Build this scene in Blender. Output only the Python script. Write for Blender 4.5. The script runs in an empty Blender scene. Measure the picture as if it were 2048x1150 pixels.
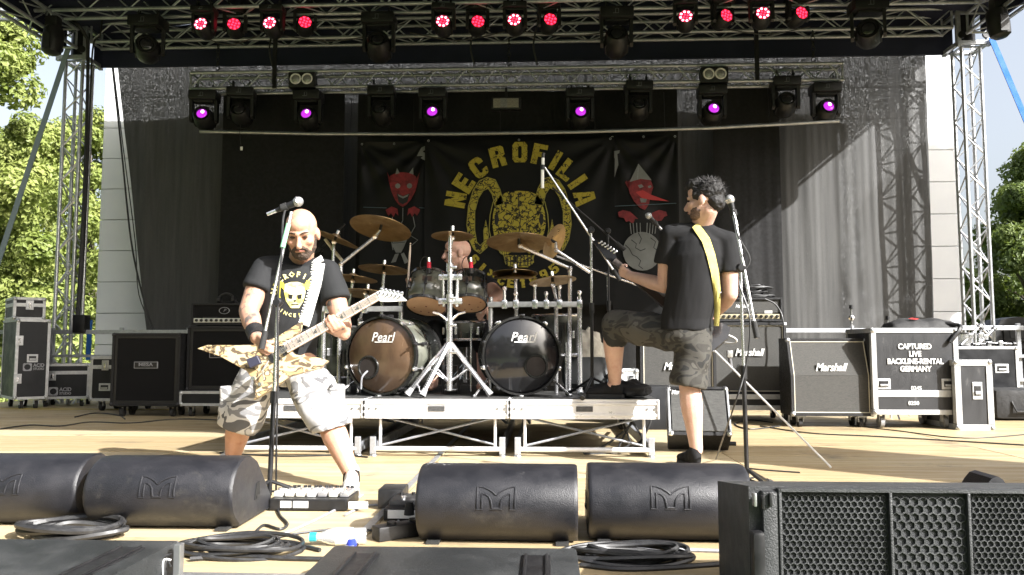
import bpy, bmesh, math, random
from mathutils import Vector, Matrix, noise
V = Vector
R = math.radians
random.seed(7)
sc = bpy.context.scene
col = sc.collection
# ---------------------------------------------------------------- camera
FPX = 1550.0                      # focal length in pixels of the 2048 px wide photograph
CAMZ = 0.756
cam = bpy.data.objects.new('camera', bpy.data.cameras.new('camera'))
col.objects.link(cam)
cam.location = (0, 0, CAMZ)
cam.rotation_euler = (R(90 + 4.46), 0, R(2.4))
cam.data.sensor_width = 36
cam.data.lens = 36 * FPX / 2048
cam.data.clip_start = 0.05
cam.data.clip_end = 1500
sc.camera = cam
# ---------------------------------------------------------------- sky, sun, exposure
SUN = V((1.2, -.87, .985)).normalized()
w = bpy.data.worlds.new('World'); sc.world = w; w.use_nodes = True
nt = w.node_tree
sky = nt.nodes.new('ShaderNodeTexSky'); sky.sky_type = 'NISHITA'; sky.sun_disc = False
sky.sun_elevation = math.asin(SUN.z); sky.sun_rotation = math.atan2(SUN.x, SUN.y)
sky.air_density = 1.0; sky.dust_density = 6.0; sky.ozone_density = 1.0
hs = nt.nodes.new('ShaderNodeHueSaturation'); hs.inputs['Saturation'].default_value = .5
nt.links.new(sky.outputs[0], hs.inputs['Color'])
bg = nt.nodes['Background']; bg.inputs[1].default_value = 0.115
nt.links.new(hs.outputs[0], bg.inputs[0])
sun = bpy.data.objects.new('sun', bpy.data.lights.new('sun', 'SUN'))
col.objects.link(sun)
sun.data.energy = 5.0; sun.data.angle = R(0.5); sun.data.color = (1.0, 0.982, 0.955)
sun.rotation_euler = (-SUN).to_track_quat('-Z', 'Y').to_euler()
sun.location = (20, -18, 17)
sc.view_settings.view_transform = 'Standard'
sc.view_settings.look = 'None'
sc.view_settings.gamma = 1
sc.view_settings.use_curve_mapping = False
sc.view_settings.exposure = 1.52
try:
    sc.cycles.max_bounces = 5; sc.cycles.diffuse_bounces = 3; sc.cycles.glossy_bounces = 3; sc.cycles.transparent_max_bounces = 6
except Exception: pass
# ---------------------------------------------------------------- helpers
CR = cam.rotation_euler.to_matrix()
def ray(px, py): return CR @ V(((px - 1024) / FPX, -(py - 575) / FPX, -1))
def at(px, py, Y):               # point seen at a photograph pixel, at stage depth Y
    d = ray(px, py); return V((0, 0, CAMZ)) + d * (Y / d.y)
def fl(px, py, z=0.0):           # point on the level z seen at a pixel
    d = ray(px, py); return V((0, 0, CAMZ)) + d * ((z - CAMZ) / d.z)
WM = {}
def wm(o): return WM.get(o.name, Matrix.Identity(4)) if o else Matrix.Identity(4)
def frame(o, x, y, z):           # matrix from origin and three axes
    m = Matrix((x, y, z)).transposed().to_4x4(); m.translation = o; return m
def axisM(a, b):                 # local Z runs from a to b
    z = (b - a).normalized(); t = V((0, 0, 1)) if abs(z.z) < .95 else V((0, 1, 0))
    x = t.cross(z).normalized(); return frame(a, x, z.cross(x), z)
def loc(x, y, z, rx=0, ry=0, rz=0):
    return Matrix.Translation((x, y, z)) @ Matrix.Rotation(R(rz), 4, 'Z') @ Matrix.Rotation(R(ry), 4, 'Y') @ Matrix.Rotation(R(rx), 4, 'X')
def tag(o, label, cat, group=None, kind=None):
    if label: o['label'] = label
    if cat: o['category'] = cat
    if group: o['group'] = group
    if kind: o['kind'] = kind
    return o
def thing(name, label, cat, M=None, group=None):
    o = bpy.data.objects.new(name, None); col.objects.link(o)
    o.empty_display_size = .1
    if M is None: M = Matrix.Identity(4)
    elif not isinstance(M, Matrix): M = Matrix.Translation(M)
    o.matrix_world = M; WM[o.name] = M.copy()
    return tag(o, label, cat, group)
def place(o, M):
    o.matrix_world = M; WM[o.name] = M.copy(); return o
def kids(o): return [c for c in col.objects if c.parent == o]
def dup(root, M, label=None, group=None, deep=None):
    deep = deep or tree_of(root)
    def cp(node, par):
        c = node[0].copy(); col.objects.link(c); c.parent = par
        for k in node[1]: cp(k, c)
        return c
    c = cp(deep, None); place(c, M)
    if label: c['label'] = label
    if group: c['group'] = group
    return c
def tree_of(o):
    return (o, [tree_of(k) for k in kids(o)])
class MB:
    def __init__(s): s.v = []; s.f = []; s.M = None; s.mi = []
    def add(s, vs, fs, M=None, mi=0):
        n = len(s.v); A = M if M is not None else None
        for p in vs:
            p = V(p)
            if A is not None: p = A @ p
            if s.M is not None: p = s.M @ p
            s.v.append(p)
        for f in fs: s.f.append([i + n for i in f]); s.mi.append(mi)
        return s
    def box(s, c, d, M=None, b=0.0, mi=0):
        x, y, z = d[0] / 2, d[1] / 2, d[2] / 2; c = V(c)
        if b <= 0:
            vs = [c + V((i * x, j * y, k * z)) for i in (-1, 1) for j in (-1, 1) for k in (-1, 1)]
            fs = [(0, 1, 3, 2), (4, 6, 7, 5), (0, 4, 5, 1), (2, 3, 7, 6), (0, 2, 6, 4), (1, 5, 7, 3)]
            return s.add(vs, fs, M, mi)
        bm = bmesh.new(); bmesh.ops.create_cube(bm, size=1)
        for v in bm.verts: v.co = V((v.co.x * d[0], v.co.y * d[1], v.co.z * d[2])) + c
        bmesh.ops.bevel(bm, geom=list(bm.edges), offset=min(b, min(d) * .45), segments=2, profile=.6, affect='EDGES')
        bm.verts.index_update()
        s.add([v.co.copy() for v in bm.verts], [[v.index for v in f.verts] for f in bm.faces], M, mi); bm.free(); return s
    def cyl(s, a, b, r0, r1=None, n=10, caps=True, mi=0):
        a, b = V(a), V(b); r1 = r0 if r1 is None else r1; m = axisM(a, b); L = (b - a).length
        vs = []
        for i in range(n):
            t = 2 * math.pi * i / n; vs.append((math.cos(t) * r0, math.sin(t) * r0, 0))
        for i in range(n):
            t = 2 * math.pi * i / n; vs.append((math.cos(t) * r1, math.sin(t) * r1, L))
        fs = [(i, (i + 1) % n, n + (i + 1) % n, n + i) for i in range(n)]
        if caps: fs += [list(range(n))[::-1], list(range(n, 2 * n))]
        return s.add(vs, fs, m, mi)
    def tube(s, pts, r, n=6, mi=0):
        pts = [V(p) for p in pts]; vs = []; k = len(pts); rr = r if isinstance(r, (list, tuple)) else [r] * k
        up = V((0, 0, 1)); px = None
        for i, p in enumerate(pts):
            t = (pts[min(i + 1, k - 1)] - pts[max(i - 1, 0)]).normalized()
            if px is None:
                u = up if abs(t.z) < .9 else V((0, 1, 0)); px = u.cross(t).normalized()
            else:
                px = (px - t * px.dot(t)); px = px.normalized() if px.length > 1e-6 else V((1, 0, 0))
            py = t.cross(px)
            for j in range(n):
                a = 2 * math.pi * j / n; vs.append(p + (px * math.cos(a) + py * math.sin(a)) * rr[i])
        fs = [(i * n + j, i * n + (j + 1) % n, (i + 1) * n + (j + 1) % n, (i + 1) * n + j) for i in range(k - 1) for j in range(n)]
        fs += [list(range(n))[::-1], list(range((k - 1) * n, k * n))]
        return s.add(vs, fs, None, mi)
    def lathe(s, prof, M=None, n=24, mi=0, close=False):
        vs = []; fs = []; k = len(prof)
        for (r, z) in prof:
            for j in range(n):
                a = 2 * math.pi * j / n; vs.append((r * math.cos(a), r * math.sin(a), z))
        for i in range(k - 1):
            for j in range(n):
                fs.append((i * n + j, i * n + (j + 1) % n, (i + 1) * n + (j + 1) % n, (i + 1) * n + j))
        if close:
            for j in range(n): fs.append(((k - 1) * n + j, (k - 1) * n + (j + 1) % n, (j + 1) % n, j))
        else:
            if prof[0][0] > .0015 and abs(prof[0][1] - prof[1][1]) > 1e-6: fs.append(list(range(n))[::-1])
            if prof[-1][0] > .0015 and abs(prof[-1][1] - prof[-2][1]) > 1e-6: fs.append(list(range((k - 1) * n, k * n)))
        return s.add(vs, fs, M, mi)
    def ring(s, Rr, r, M=None, n=28, m=6, mi=0):
        return s.lathe([(Rr + r * math.cos(2 * math.pi * i / m), r * math.sin(2 * math.pi * i / m)) for i in range(m)], M, n, mi, True)
    def prism(s, poly, M, h, mi=0):      # poly in local XY, thickness along local Z
        n = len(poly); vs = [(x, y, 0) for x, y in poly] + [(x, y, h) for x, y in poly]
        fs = [list(range(n))[::-1], list(range(n, 2 * n))] + [(i, (i + 1) % n, n + (i + 1) % n, n + i) for i in range(n)]
        return s.add(vs, fs, M, mi)
    def sph(s, c, r, M=None, n=12, mi=0):
        r = V((r, r, r)) if not hasattr(r, '__len__') else V(r); m2 = max(4, n // 2); c = V(c)
        prof = [(math.sin(math.pi * i / m2), -math.cos(math.pi * i / m2)) for i in range(m2 + 1)]
        A = Matrix.Translation(c) @ Matrix.Diagonal((r.x, r.y, r.z, 1))
        if M is not None: A = M @ A
        return s.lathe(prof, A, n, mi)
    def strip(s, pts, w, M=None, t=0.002, mi=0):   # flat ribbon drawn along 2-D points, local XY, thickness t
        pts = [V((p[0], p[1], 0)) for p in pts]; vs = []; k = len(pts)
        for i, p in enumerate(pts):
            d = (pts[min(i + 1, k - 1)] - pts[max(i - 1, 0)]).normalized(); nn = V((-d.y, d.x, 0)) * (w / 2)
            vs += [p - nn, p + nn, p - nn + V((0, 0, t)), p + nn + V((0, 0, t))]
        fs = []
        for i in range(k - 1):
            a, b = i * 4, i * 4 + 4
            fs += [(a + 2, b + 2, b + 3, a + 3), (a, a + 1, b + 1, b), (a, b, b + 2, a + 2), (a + 1, a + 3, b + 3, b + 1)]
        fs += [(0, 2, 3, 1), ((k - 1) * 4, (k - 1) * 4 + 1, (k - 1) * 4 + 3, (k - 1) * 4 + 2)]
        return s.add(vs, fs, M, mi)
    def build(s, name, m, parent=None, smooth=False, ang=40):
        me = bpy.data.meshes.new(name); W = wm(parent)
        if parent is None:
            xs = [p.x for p in s.v]; ys = [p.y for p in s.v]; zs = [p.z for p in s.v]
            W = Matrix.Translation(((min(xs) + max(xs)) / 2, (min(ys) + max(ys)) / 2, min(zs)))
        I = W.inverted()
        me.from_pydata([I @ p for p in s.v], [], s.f)
        for mm in (m if isinstance(m, (list, tuple)) else [m]): me.materials.append(mm)
        if any(s.mi): me.polygons.foreach_set('material_index', s.mi)
        if smooth:
            me.polygons.foreach_set('use_smooth', [True] * len(me.polygons))
            try: me.set_sharp_from_angle(angle=R(ang))
            except Exception: pass
        me.update()
        o = bpy.data.objects.new(name, me); col.objects.link(o)
        if parent is not None: o.parent = parent; WM[o.name] = W
        else: o.matrix_world = W; WM[o.name] = W.copy()
        return o
def share(name, src, parent, M):          # another copy of a mesh part, placed by M in the parent's space
    o = bpy.data.objects.new(name, src.data); col.objects.link(o); o.parent = parent; o.matrix_local = M; return o
def text(s, size, m, M, parent=None, name='lettering', bold=0.0, ext=0.001, shear=0, xs=1.0, sp=1.0, align='CENTER', res=3):
    c = bpy.data.curves.new('t', 'FONT'); c.body = s; c.size = size; c.offset = bold * size; c.extrude = ext
    c.shear = shear; c.align_x = align; c.align_y = 'CENTER'; c.space_character = sp; c.resolution_u = res
    t = bpy.data.objects.new('t', c); col.objects.link(t)
    dg = bpy.context.evaluated_depsgraph_get(); me = bpy.data.meshes.new_from_object(t.evaluated_get(dg))
    b = MB(); b.add([(v.co.x * xs, v.co.y, v.co.z) for v in me.vertices], [list(p.vertices) for p in me.polygons], M)
    bpy.data.objects.remove(t); bpy.data.curves.remove(c); bpy.data.meshes.remove(me)
    return b.build(name, m, parent) if name else b
# ---------------------------------------------------------------- materials
def mat(n, c, r=.5, m=0, c2=None, s=8, bump=0, bs=60, emit=None, es=0, coat=0, lo=.35, hi=.65, det=5, rv=.12, st=None, sss=0, spec=None, vary=True):
    M = bpy.data.materials.new(n); M.use_nodes = True; T = M.node_tree; N = T.nodes; L = T.links
    P = N['Principled BSDF']; P.inputs['Metallic'].default_value = m; P.inputs['Roughness'].default_value = r
    P.inputs['Base Color'].default_value = (*c, 1)
    tc = N.new('ShaderNodeTexCoord'); src = tc.outputs['Object']
    if vary:
        oi = N.new('ShaderNodeObjectInfo'); ml = N.new('ShaderNodeMath'); ml.operation = 'MULTIPLY'; ml.inputs[1].default_value = 13.0; va = N.new('ShaderNodeVectorMath')
        L.new(oi.outputs['Random'], ml.inputs[0]); L.new(src, va.inputs[0]); L.new(ml.outputs[0], va.inputs[1]); src = va.outputs[0]
    if st:
        mp = N.new('ShaderNodeMapping'); mp.inputs['Scale'].default_value = st; L.new(src, mp.inputs[0]); src = mp.outputs[0]
    if c2 is not None or rv:
        no = N.new('ShaderNodeTexNoise'); no.inputs['Scale'].default_value = s; no.inputs['Detail'].default_value = det
        no.inputs['Roughness'].default_value = .6; L.new(src, no.inputs['Vector'])
        if c2 is not None:
            cr = N.new('ShaderNodeValToRGB'); e = cr.color_ramp.elements
            e[0].position = lo; e[1].position = hi; e[0].color = (*c, 1); e[1].color = (*c2, 1)
            L.new(no.outputs[0], cr.inputs[0]); L.new(cr.outputs[0], P.inputs['Base Color'])
        if rv:
            mr = N.new('ShaderNodeMapRange'); mr.inputs[1].default_value = .3; mr.inputs[2].default_value = .7
            mr.inputs[3].default_value = max(.02, r - rv); mr.inputs[4].default_value = min(1, r + rv)
            L.new(no.outputs[0], mr.inputs[0]); L.new(mr.outputs[0], P.inputs['Roughness'])
    if bump:
        n2 = N.new('ShaderNodeTexNoise'); n2.inputs['Scale'].default_value = bs; n2.inputs['Detail'].default_value = 4
        L.new(src, n2.inputs['Vector'])
        bp = N.new('ShaderNodeBump'); bp.inputs['Strength'].default_value = bump; bp.inputs['Distance'].default_value = .01
        L.new(n2.outputs[0], bp.inputs['Height']); L.new(bp.outputs[0], P.inputs['Normal'])
    if emit: P.inputs['Emission Color'].default_value = (*emit, 1); P.inputs['Emission Strength'].default_value = es
    if coat: P.inputs['Coat Weight'].default_value = coat; P.inputs['Coat Roughness'].default_value = .08
    if sss: P.inputs['Subsurface Weight'].default_value = sss; P.inputs['Subsurface Radius'].default_value = (.012, .004, .002)
    if spec is not None: P.inputs['Specular IOR Level'].default_value = spec
    return M
def camo(n, cols, scale, r=.85, pos=(.0, .42, .52, .6)):
    M = mat(n, cols[0], r, rv=0, bump=.2, bs=200); T = M.node_tree; N = T.nodes; L = T.links; P = N['Principled BSDF']
    tc = N.new('ShaderNodeTexCoord'); no = N.new('ShaderNodeTexNoise'); no.inputs['Scale'].default_value = scale
    no.inputs['Detail'].default_value = 1.6; no.inputs['Distortion'].default_value = .9
    mp = N.new('ShaderNodeMapping'); mp.inputs['Scale'].default_value = (1, 1, 1.7); L.new(tc.outputs['Object'], mp.inputs[0]); L.new(mp.outputs[0], no.inputs['Vector'])
    cr = N.new('ShaderNodeValToRGB'); cr.color_ramp.interpolation = 'CONSTANT'; e = cr.color_ramp.elements
    while len(e) < len(cols): e.new(.5)
    for i, c in enumerate(cols): e[i].position = pos[i]; e[i].color = (*c, 1)
    L.new(no.outputs[0], cr.inputs[0]); L.new(cr.outputs[0], P.inputs['Base Color']); return M
ALU = mat('aluminium', (.62, .63, .65), .38, .85, (.5, .51, .53), 30)
ALUD = mat('aluminium dull', (.48, .50, .54), .45, .65, (.37, .39, .42), 25)
STEEL = mat('galvanised steel', (.5, .51, .52), .42, .9, (.38, .39, .4), 12)
CHROME = mat('chrome', (.8, .8, .82), .24, .9, rv=.08)
BLK = mat('black plastic', (.009, .009, .010), .45, 0, (.015, .015, .016), 20, .1, 200)
BLKM = mat('black metal', (.012, .012, .013), .4, .2, (.02, .02, .021), 14)
RUB = mat('rubber', (.02, .02, .02), .8)
TOLEX = mat('black vinyl', (.010, .010, .011), .55, 0, (.02, .02, .021), 30, .5, 350, spec=.3)
LAMIN = mat('black laminate', (.009, .010, .012), .45, 0, (.017, .018, .021), 6, .15, 120, spec=.3)
WHITE = mat('white paint', (.78, .78, .76), .5, 0, (.7, .7, .68), 12)
WPRINT = mat('white print', (.72, .72, .7), .7, 0, (.5, .5, .48), 40, lo=.5, hi=.75)
def scuff(M, colr, scale, lo, hi, st=(1, 1, 1), det=8):     # worn or dirty patches laid over the base colour
    N = M.node_tree.nodes; L = M.node_tree.links; P = N['Principled BSDF']; s = P.inputs['Base Color']; tc = N.new('ShaderNodeTexCoord'); oi = N.new('ShaderNodeObjectInfo')
    ml = N.new('ShaderNodeMath'); ml.operation = 'MULTIPLY'; ml.inputs[1].default_value = 29.0; L.new(oi.outputs['Random'], ml.inputs[0])
    va = N.new('ShaderNodeVectorMath'); L.new(tc.outputs['Object'], va.inputs[0]); L.new(ml.outputs[0], va.inputs[1]); mp = N.new('ShaderNodeMapping'); mp.inputs['Scale'].default_value = st; L.new(va.outputs[0], mp.inputs[0])
    no = N.new('ShaderNodeTexNoise'); no.inputs['Scale'].default_value = scale; no.inputs['Detail'].default_value = det; no.inputs['Roughness'].default_value = .7; L.new(mp.outputs[0], no.inputs['Vector'])
    mr = N.new('ShaderNodeMapRange'); mr.inputs[1].default_value = lo; mr.inputs[2].default_value = hi; L.new(no.outputs[0], mr.inputs[0])
    mx = N.new('ShaderNodeMixRGB'); mx.inputs[2].default_value = (*colr, 1); L.new(mr.outputs[0], mx.inputs[0])
    if s.links: L.new(s.links[0].from_socket, mx.inputs[1])
    else: mx.inputs[1].default_value = s.default_value
    L.new(mx.outputs[0], s); return M
scuff(LAMIN, (.10, .10, .10), 7, .66, .8, (1, 1, 4)); scuff(TOLEX, (.07, .068, .065), 9, .68, .82); scuff(BLK, (.035, .034, .033), 14, .62, .85)
GPRINT = mat('grey print', (.3, .31, .33), .7, 0, (.2, .2, .22), 40)
# ================================================================ setting
GRASS = mat('grass', (.05, .085, .02), .9, 0, (.09, .12, .035), 3, .5, 30)
b = MB(); b.add([(-600, -300, -1.15), (600, -300, -1.15), (600, 900, -1.15), (-600, 900, -1.15)], [(0, 1, 2, 3)])
tag(b.build('ground', GRASS), None, None, kind='structure')
def floor_mat(n, a, c, st):
    M = mat(n, a, .5, 0, c, 1.2, .12, 30, st=st, lo=.3, hi=.7, rv=.15, spec=.22)
    scuff(M, (.10, .085, .07), 1.6, .56, .74, (1, 1, 1), 10); scuff(M, (.55, .50, .42), 5, .6, .78, (.5, 6, 1), 9); scuff(M, (.05, .045, .04), 11, .68, .74, (.7, 3, 1), 6); return M
PLY = [floor_mat('plywood deck %d' % i, a, c, (1.2, 9, 4)) for i, (a, c) in enumerate((
    ((.46, .37, .225), (.36, .28, .16)), ((.51, .42, .27), (.41, .33, .205)), ((.42, .325, .19), (.33, .25, .14))))]
DARKWOOD = mat('stage understructure', (.03, .026, .022), .8)
b = MB(); b.box((0, 6.85, -.6), (15.2, 8.5, 1.14))
stage = tag(b.build('stage_floor', DARKWOOD), None, None, kind='structure')
XS = [-7.6, -6.72, -4.72, -2.72, -.72, 1.28, 3.28, 5.28, 7.6]
y = 2.62; k = 0
while y < 11.05:
    for i in range(len(XS) - 1):
        x0, x1 = XS[i], XS[i + 1]; b = MB()
        dz = random.uniform(-.0015, .0015)
        b.box(((x0 + x1) / 2, y + .25, -.0145 + dz), (x1 - x0 - .007, .494, .029), b=.002)
        b.build('deck_board', PLY[(i * 2 + k + random.randint(0, 1)) % 3], stage)
    y += .5; k += 1
b = MB(); b.box((0, 2.585, -.05), (15.2, .05, .12), b=.004); b.build('edge_trim', ALU, stage)
b = MB(); b.strip([(-.745, 2.65), (-.745, 9.2)], .035, Matrix.Translation((0, 0, .003)), .003); b.build('metal_joint_strip', ALU, stage)
b = MB(); b.strip([(-7.5, 9.42), (-4.6, 9.42)], .05, Matrix.Translation((0, 0, .003)), .003)
b.build('yellow_edge_strip', mat('yellow tape', (.5, .4, .08), .7), stage)
# white board wall behind the stage
WB = mat('white wall board', (.78, .79, .8), .6, 0, (.74, .75, .77), 2.5, .03, 60)
WX0, WX1 = at(190, 680, 11.65).x, at(1926, 650, 11.65).x
wall = thing('board_wall', 'white wall of wide horizontal boards standing behind the black stage curtain', 'wall', (0, 11.65, -1.15))
b = MB(); b.box(((WX0 + WX1) / 2, 11.75, 2.1), (WX1 - WX0 - .05, .1, 6.4)); b.build('backing', mat('wall gap', (.3, .31, .33), .9), wall)
z = -1.13
while z < 5.3:
    b = MB(); b.box(((WX0 + WX1) / 2, 11.67, z + .24), (WX1 - WX0, .05, .474), b=.006); b.build('wall_board', WB, wall); z += .484
# ---- mesh curtain
def cloth(name, mname, xa, xb, xa2, xb2, z0, z1, Y, nx, nz, fold, m, seed, parent=None):
    b = MB(); vs = []; fs = []
    for j in range(nz + 1):
        t = j / nz; z = z1 + (z0 - z1) * t
        l = xa + (xa2 - xa) * t; r = xb + (xb2 - xb) * t
        for i in range(nx + 1):
            u = i / nx; x = l + (r - l) * u
            d = fold * (noise.noise(V((x * 2.1 + seed, 0, z * .12))) * 1.1 + .55 * noise.noise(V((x * 5.3 + seed, 3, z * .2))) + .25 * noise.noise(V((x * 13 + seed, 9, z * .5))))
            d += fold * .25 * noise.noise(V((x * .8, z * .9, seed)))
            vs.append((x, Y + d, z))
    for j in range(nz):
        for i in range(nx):
            a = j * (nx + 1) + i; fs.append((a, a + 1, a + nx + 2, a + nx + 1))
    b.add(vs, fs); return b.build(name, m, parent, True, 180)
def mesh_fabric(n, a, c, holes, scale):
    M = mat(n, a, .75, 0, c, 3, 0, st=(6, 1, .35), rv=.1); T = M.node_tree; N = T.nodes; L = T.links; P = N['Principled BSDF']
    tc = N.new('ShaderNodeTexCoord'); no = N.new('ShaderNodeTexNoise'); no.inputs['Scale'].default_value = scale; no.inputs['Detail'].default_value = 3
    mp = N.new('ShaderNodeMapping'); mp.inputs['Scale'].default_value = (1, .2, .55); L.new(tc.outputs['Object'], mp.inputs[0]); L.new(mp.outputs[0], no.inputs['Vector'])
    mr = N.new('ShaderNodeMapRange'); mr.inputs[1].default_value = holes[0]; mr.inputs[2].default_value = holes[1]; mr.inputs[3].default_value = 0; mr.inputs[4].default_value = holes[2]
    L.new(no.outputs[0], mr.inputs[0])
    tr = N.new('ShaderNodeBsdfTransparent'); mx = N.new('ShaderNodeMixShader'); L.new(mr.outputs[0], mx.inputs[0]); L.new(P.outputs[0], mx.inputs[1]); L.new(tr.outputs[0], mx.inputs[2])
    L.new(mx.outputs[0], N['Material Output'].inputs[0]); return M
MESHF = mesh_fabric('black mesh fabric', (.034, .034, .033), (.062, .062, .06), (.5, .78, .26), 120)
CY = 10.95
cu = cloth('stage_curtain', 'c', at(232, 105, CY).x, at(1848, 80, CY).x, at(312, 660, CY).x, at(1866, 650, CY).x, .02, 5.06, CY, 700, 24, .045, MESHF, 3)
tag(cu, 'wide black see-through mesh curtain hanging across the back of the stage', 'curtain')
DRAPE = mat('black drape cloth', (.005, .005, .006), .9, 0, (.008, .008, .008), 20, .2, 200)
DY = 10.62
for (xa, xb, lab) in ((447, 690, 'plain black drape hanging left of the devil banner'), (716, 1354, 'wide plain black drape hanging behind the three banners'),
                      (1424, 1556, 'narrow plain black drape hanging right of the cone hat banner')):
    d = cloth('black_drape', 'd', at(xa, 185, DY).x, at(xb, 185, DY).x, at(xa, 185, DY).x, at(xb, 185, DY).x, .02, at(1000, 183, DY).z, DY, 60, 16, .03, DRAPE, xa)
    tag(d, lab, 'drape', 'inner black drapes')
# ---- trees (those in the photograph, then unseen ones added to shade the stage)
LEAF = [mat('leaves %d' % i, a, .6, 0, c, .9, sss=0, lo=.3, hi=.7) for i, (a, c) in enumerate((((.12, .165, .03), (.25, .28, .075)), ((.07, .11, .025), (.16, .2, .05)), ((.045, .08, .025), (.11, .15, .04))))]
for m in LEAF:
    m.node_tree.nodes['Principled BSDF'].inputs['Transmission Weight'].default_value = 0
    N = m.node_tree.nodes; L = m.node_tree.links; tl = N.new('ShaderNodeBsdfTranslucent'); tl.inputs[0].default_value = (.2, .26, .04, 1)
    mx = N.new('ShaderNodeMixShader'); mx.inputs[0].default_value = .3; L.new(N['Principled BSDF'].outputs[0], mx.inputs[1]); L.new(tl.outputs[0], mx.inputs[2]); L.new(mx.outputs[0], N['Material Output'].inputs[0])
BARK = mat('bark', (.07, .055, .04), .9, 0, (.12, .1, .08), 6, .8, 20)
def tree(base, h, rad, label, seed, n=16000, leaf=.17, m=0, low=.12):
    rnd = random.Random(seed); root = thing('tree', label, 'tree', base, 'park trees around the stage')
    t = MB(); top = V(base) + V((0, 0, h * .8))
    t.tube([V(base), V(base) + V((.1, 0, h * .3)), V(base) + V((-.1, .1, h * .55)), top], [.28, .22, .14, .05], 9)
    blobs = []
    for i in range(100 if n > 15000 else 46):
        u = rnd.uniform(low, 1); a = rnd.uniform(0, 6.283); prof = math.sin(math.pi * min(1, (u - low * .6) / (1 - low * .6)) ** .75) ** .6 if u < .98 else .3
        rr = rad * prof * rnd.uniform(.45, .95)
        c = V(base) + V((math.cos(a) * rr, math.sin(a) * rr, u * h)); s = rad * (rnd.uniform(.13, .3) if n > 15000 else rnd.uniform(.2, .36))
        blobs.append((c, s))
        if i % 6 == 0:
            q = V(base) + V((0, 0, u * h * .7)); t.tube([q, (q + c) / 2 + V((0, 0, .2)), c], [.08, .05, .015], 5)
    t.build('trunk', BARK, root, True)
    vs = []; fs = []
    for i in range(n):
        c, s = blobs[rnd.randrange(len(blobs))]
        d = V((rnd.gauss(0, 1), rnd.gauss(0, 1), rnd.gauss(0, 1))).normalized() * s * rnd.random() ** .35; d.z *= .8
        p = c + d; nrm = (d.normalized() + V((rnd.gauss(0, .5), rnd.gauss(0, .5), rnd.gauss(.35, .4)))).normalized()
        x = nrm.orthogonal().normalized(); x.rotate(Matrix.Rotation(rnd.uniform(0, 6.28), 3, nrm)); yv = nrm.cross(x)
        l = leaf * rnd.uniform(.6, 1.3); k = len(vs)
        vs += [p - x * l * .5, p - yv * l * .3 + nrm * l * .08, p + x * l * .55, p + yv * l * .3 + nrm * l * .08]; fs.append((k, k + 1, k + 2, k + 3))
    c = MB(); c.v = [V(q) for q in vs]; c.f = fs; c.mi = [0] * len(fs)
    c.build('crown', LEAF[m], root)
    return root
G = -1.15
def tp(px, Y): q = at(px, 600, Y); return (q.x, q.y, G)
tree(tp(-92, 21), 12.2, 3.1, 'tall pale green tree at the left frame edge beside the truss tower', 1, 80000, .17, 0, .0)
tree(tp(56, 26), 9.6, 3.4, 'rounded yellow green tree behind the left truss tower', 2, 52000, .17, 0, .0)
tree(tp(178, 30), 11.4, 2.9, 'green tree between the left truss tower and the white wall', 3, 46000, .17, 0, .0)
tree(tp(-20, 24), 6.0, 2.4, 'low bushy tree behind the stacked flight cases', 4, 40000, .15, 1, .0)
tree(tp(2070, 24), 6.7, 2.2, 'dark green tree behind the right truss tower', 5, 42000, .15, 1, .0)
tree(tp(2095, 30), 9.6, 2.4, 'taller light green tree at the right frame edge', 6, 34000, .17, 1, .1)
tree(tp(1960, 34), 5.0, 2.4, 'low dark bush seen through the right truss tower', 8, 16000, .18, 2, .0)

tree((10.75, 7.9, G), 8.8, 1.0, 'slim tree added out of view at right to shade the wall strip and curtain edge', 77, 16000, .3, 1, .3)  # unseen tree, added so its crown shades the right wall and curtain edge
rt = random.Random(31)
for i in range(6): tree((17.5 + (i % 2) * 2, -8 + i * 5.4, G), 8.2 + rt.random(), 3.2, 'leafy tree added out of view around the stage to block low sky light', 90 + i, 6500, .62, 1 + i % 2, .0)  # unseen row at right, added to keep low sky light off the floor
for i in range(17):  # unseen trees left and behind the camera, added to cut fill light
    an = R(-168 + i * 22.5 * .98) if i < 8 else R(-178 + (i - 8) * 21)
    if i < 8: px_, py_, hh = -16 - 3 * (i % 2), -26 + i * 4.6, 13 + 3 * rt.random()
    else: px_, py_, hh = -14 + (i - 8) * 4.6, -27 - 3 * (i % 2), (14 if i < 13 else 9.5) + 2 * rt.random()
    tree((px_, py_, G), hh, 3.6 + rt.random(), 'leafy tree added out of view around the stage to block low sky light', 40 + i, 6500, .62, 1 + i % 2, .02)
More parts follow.
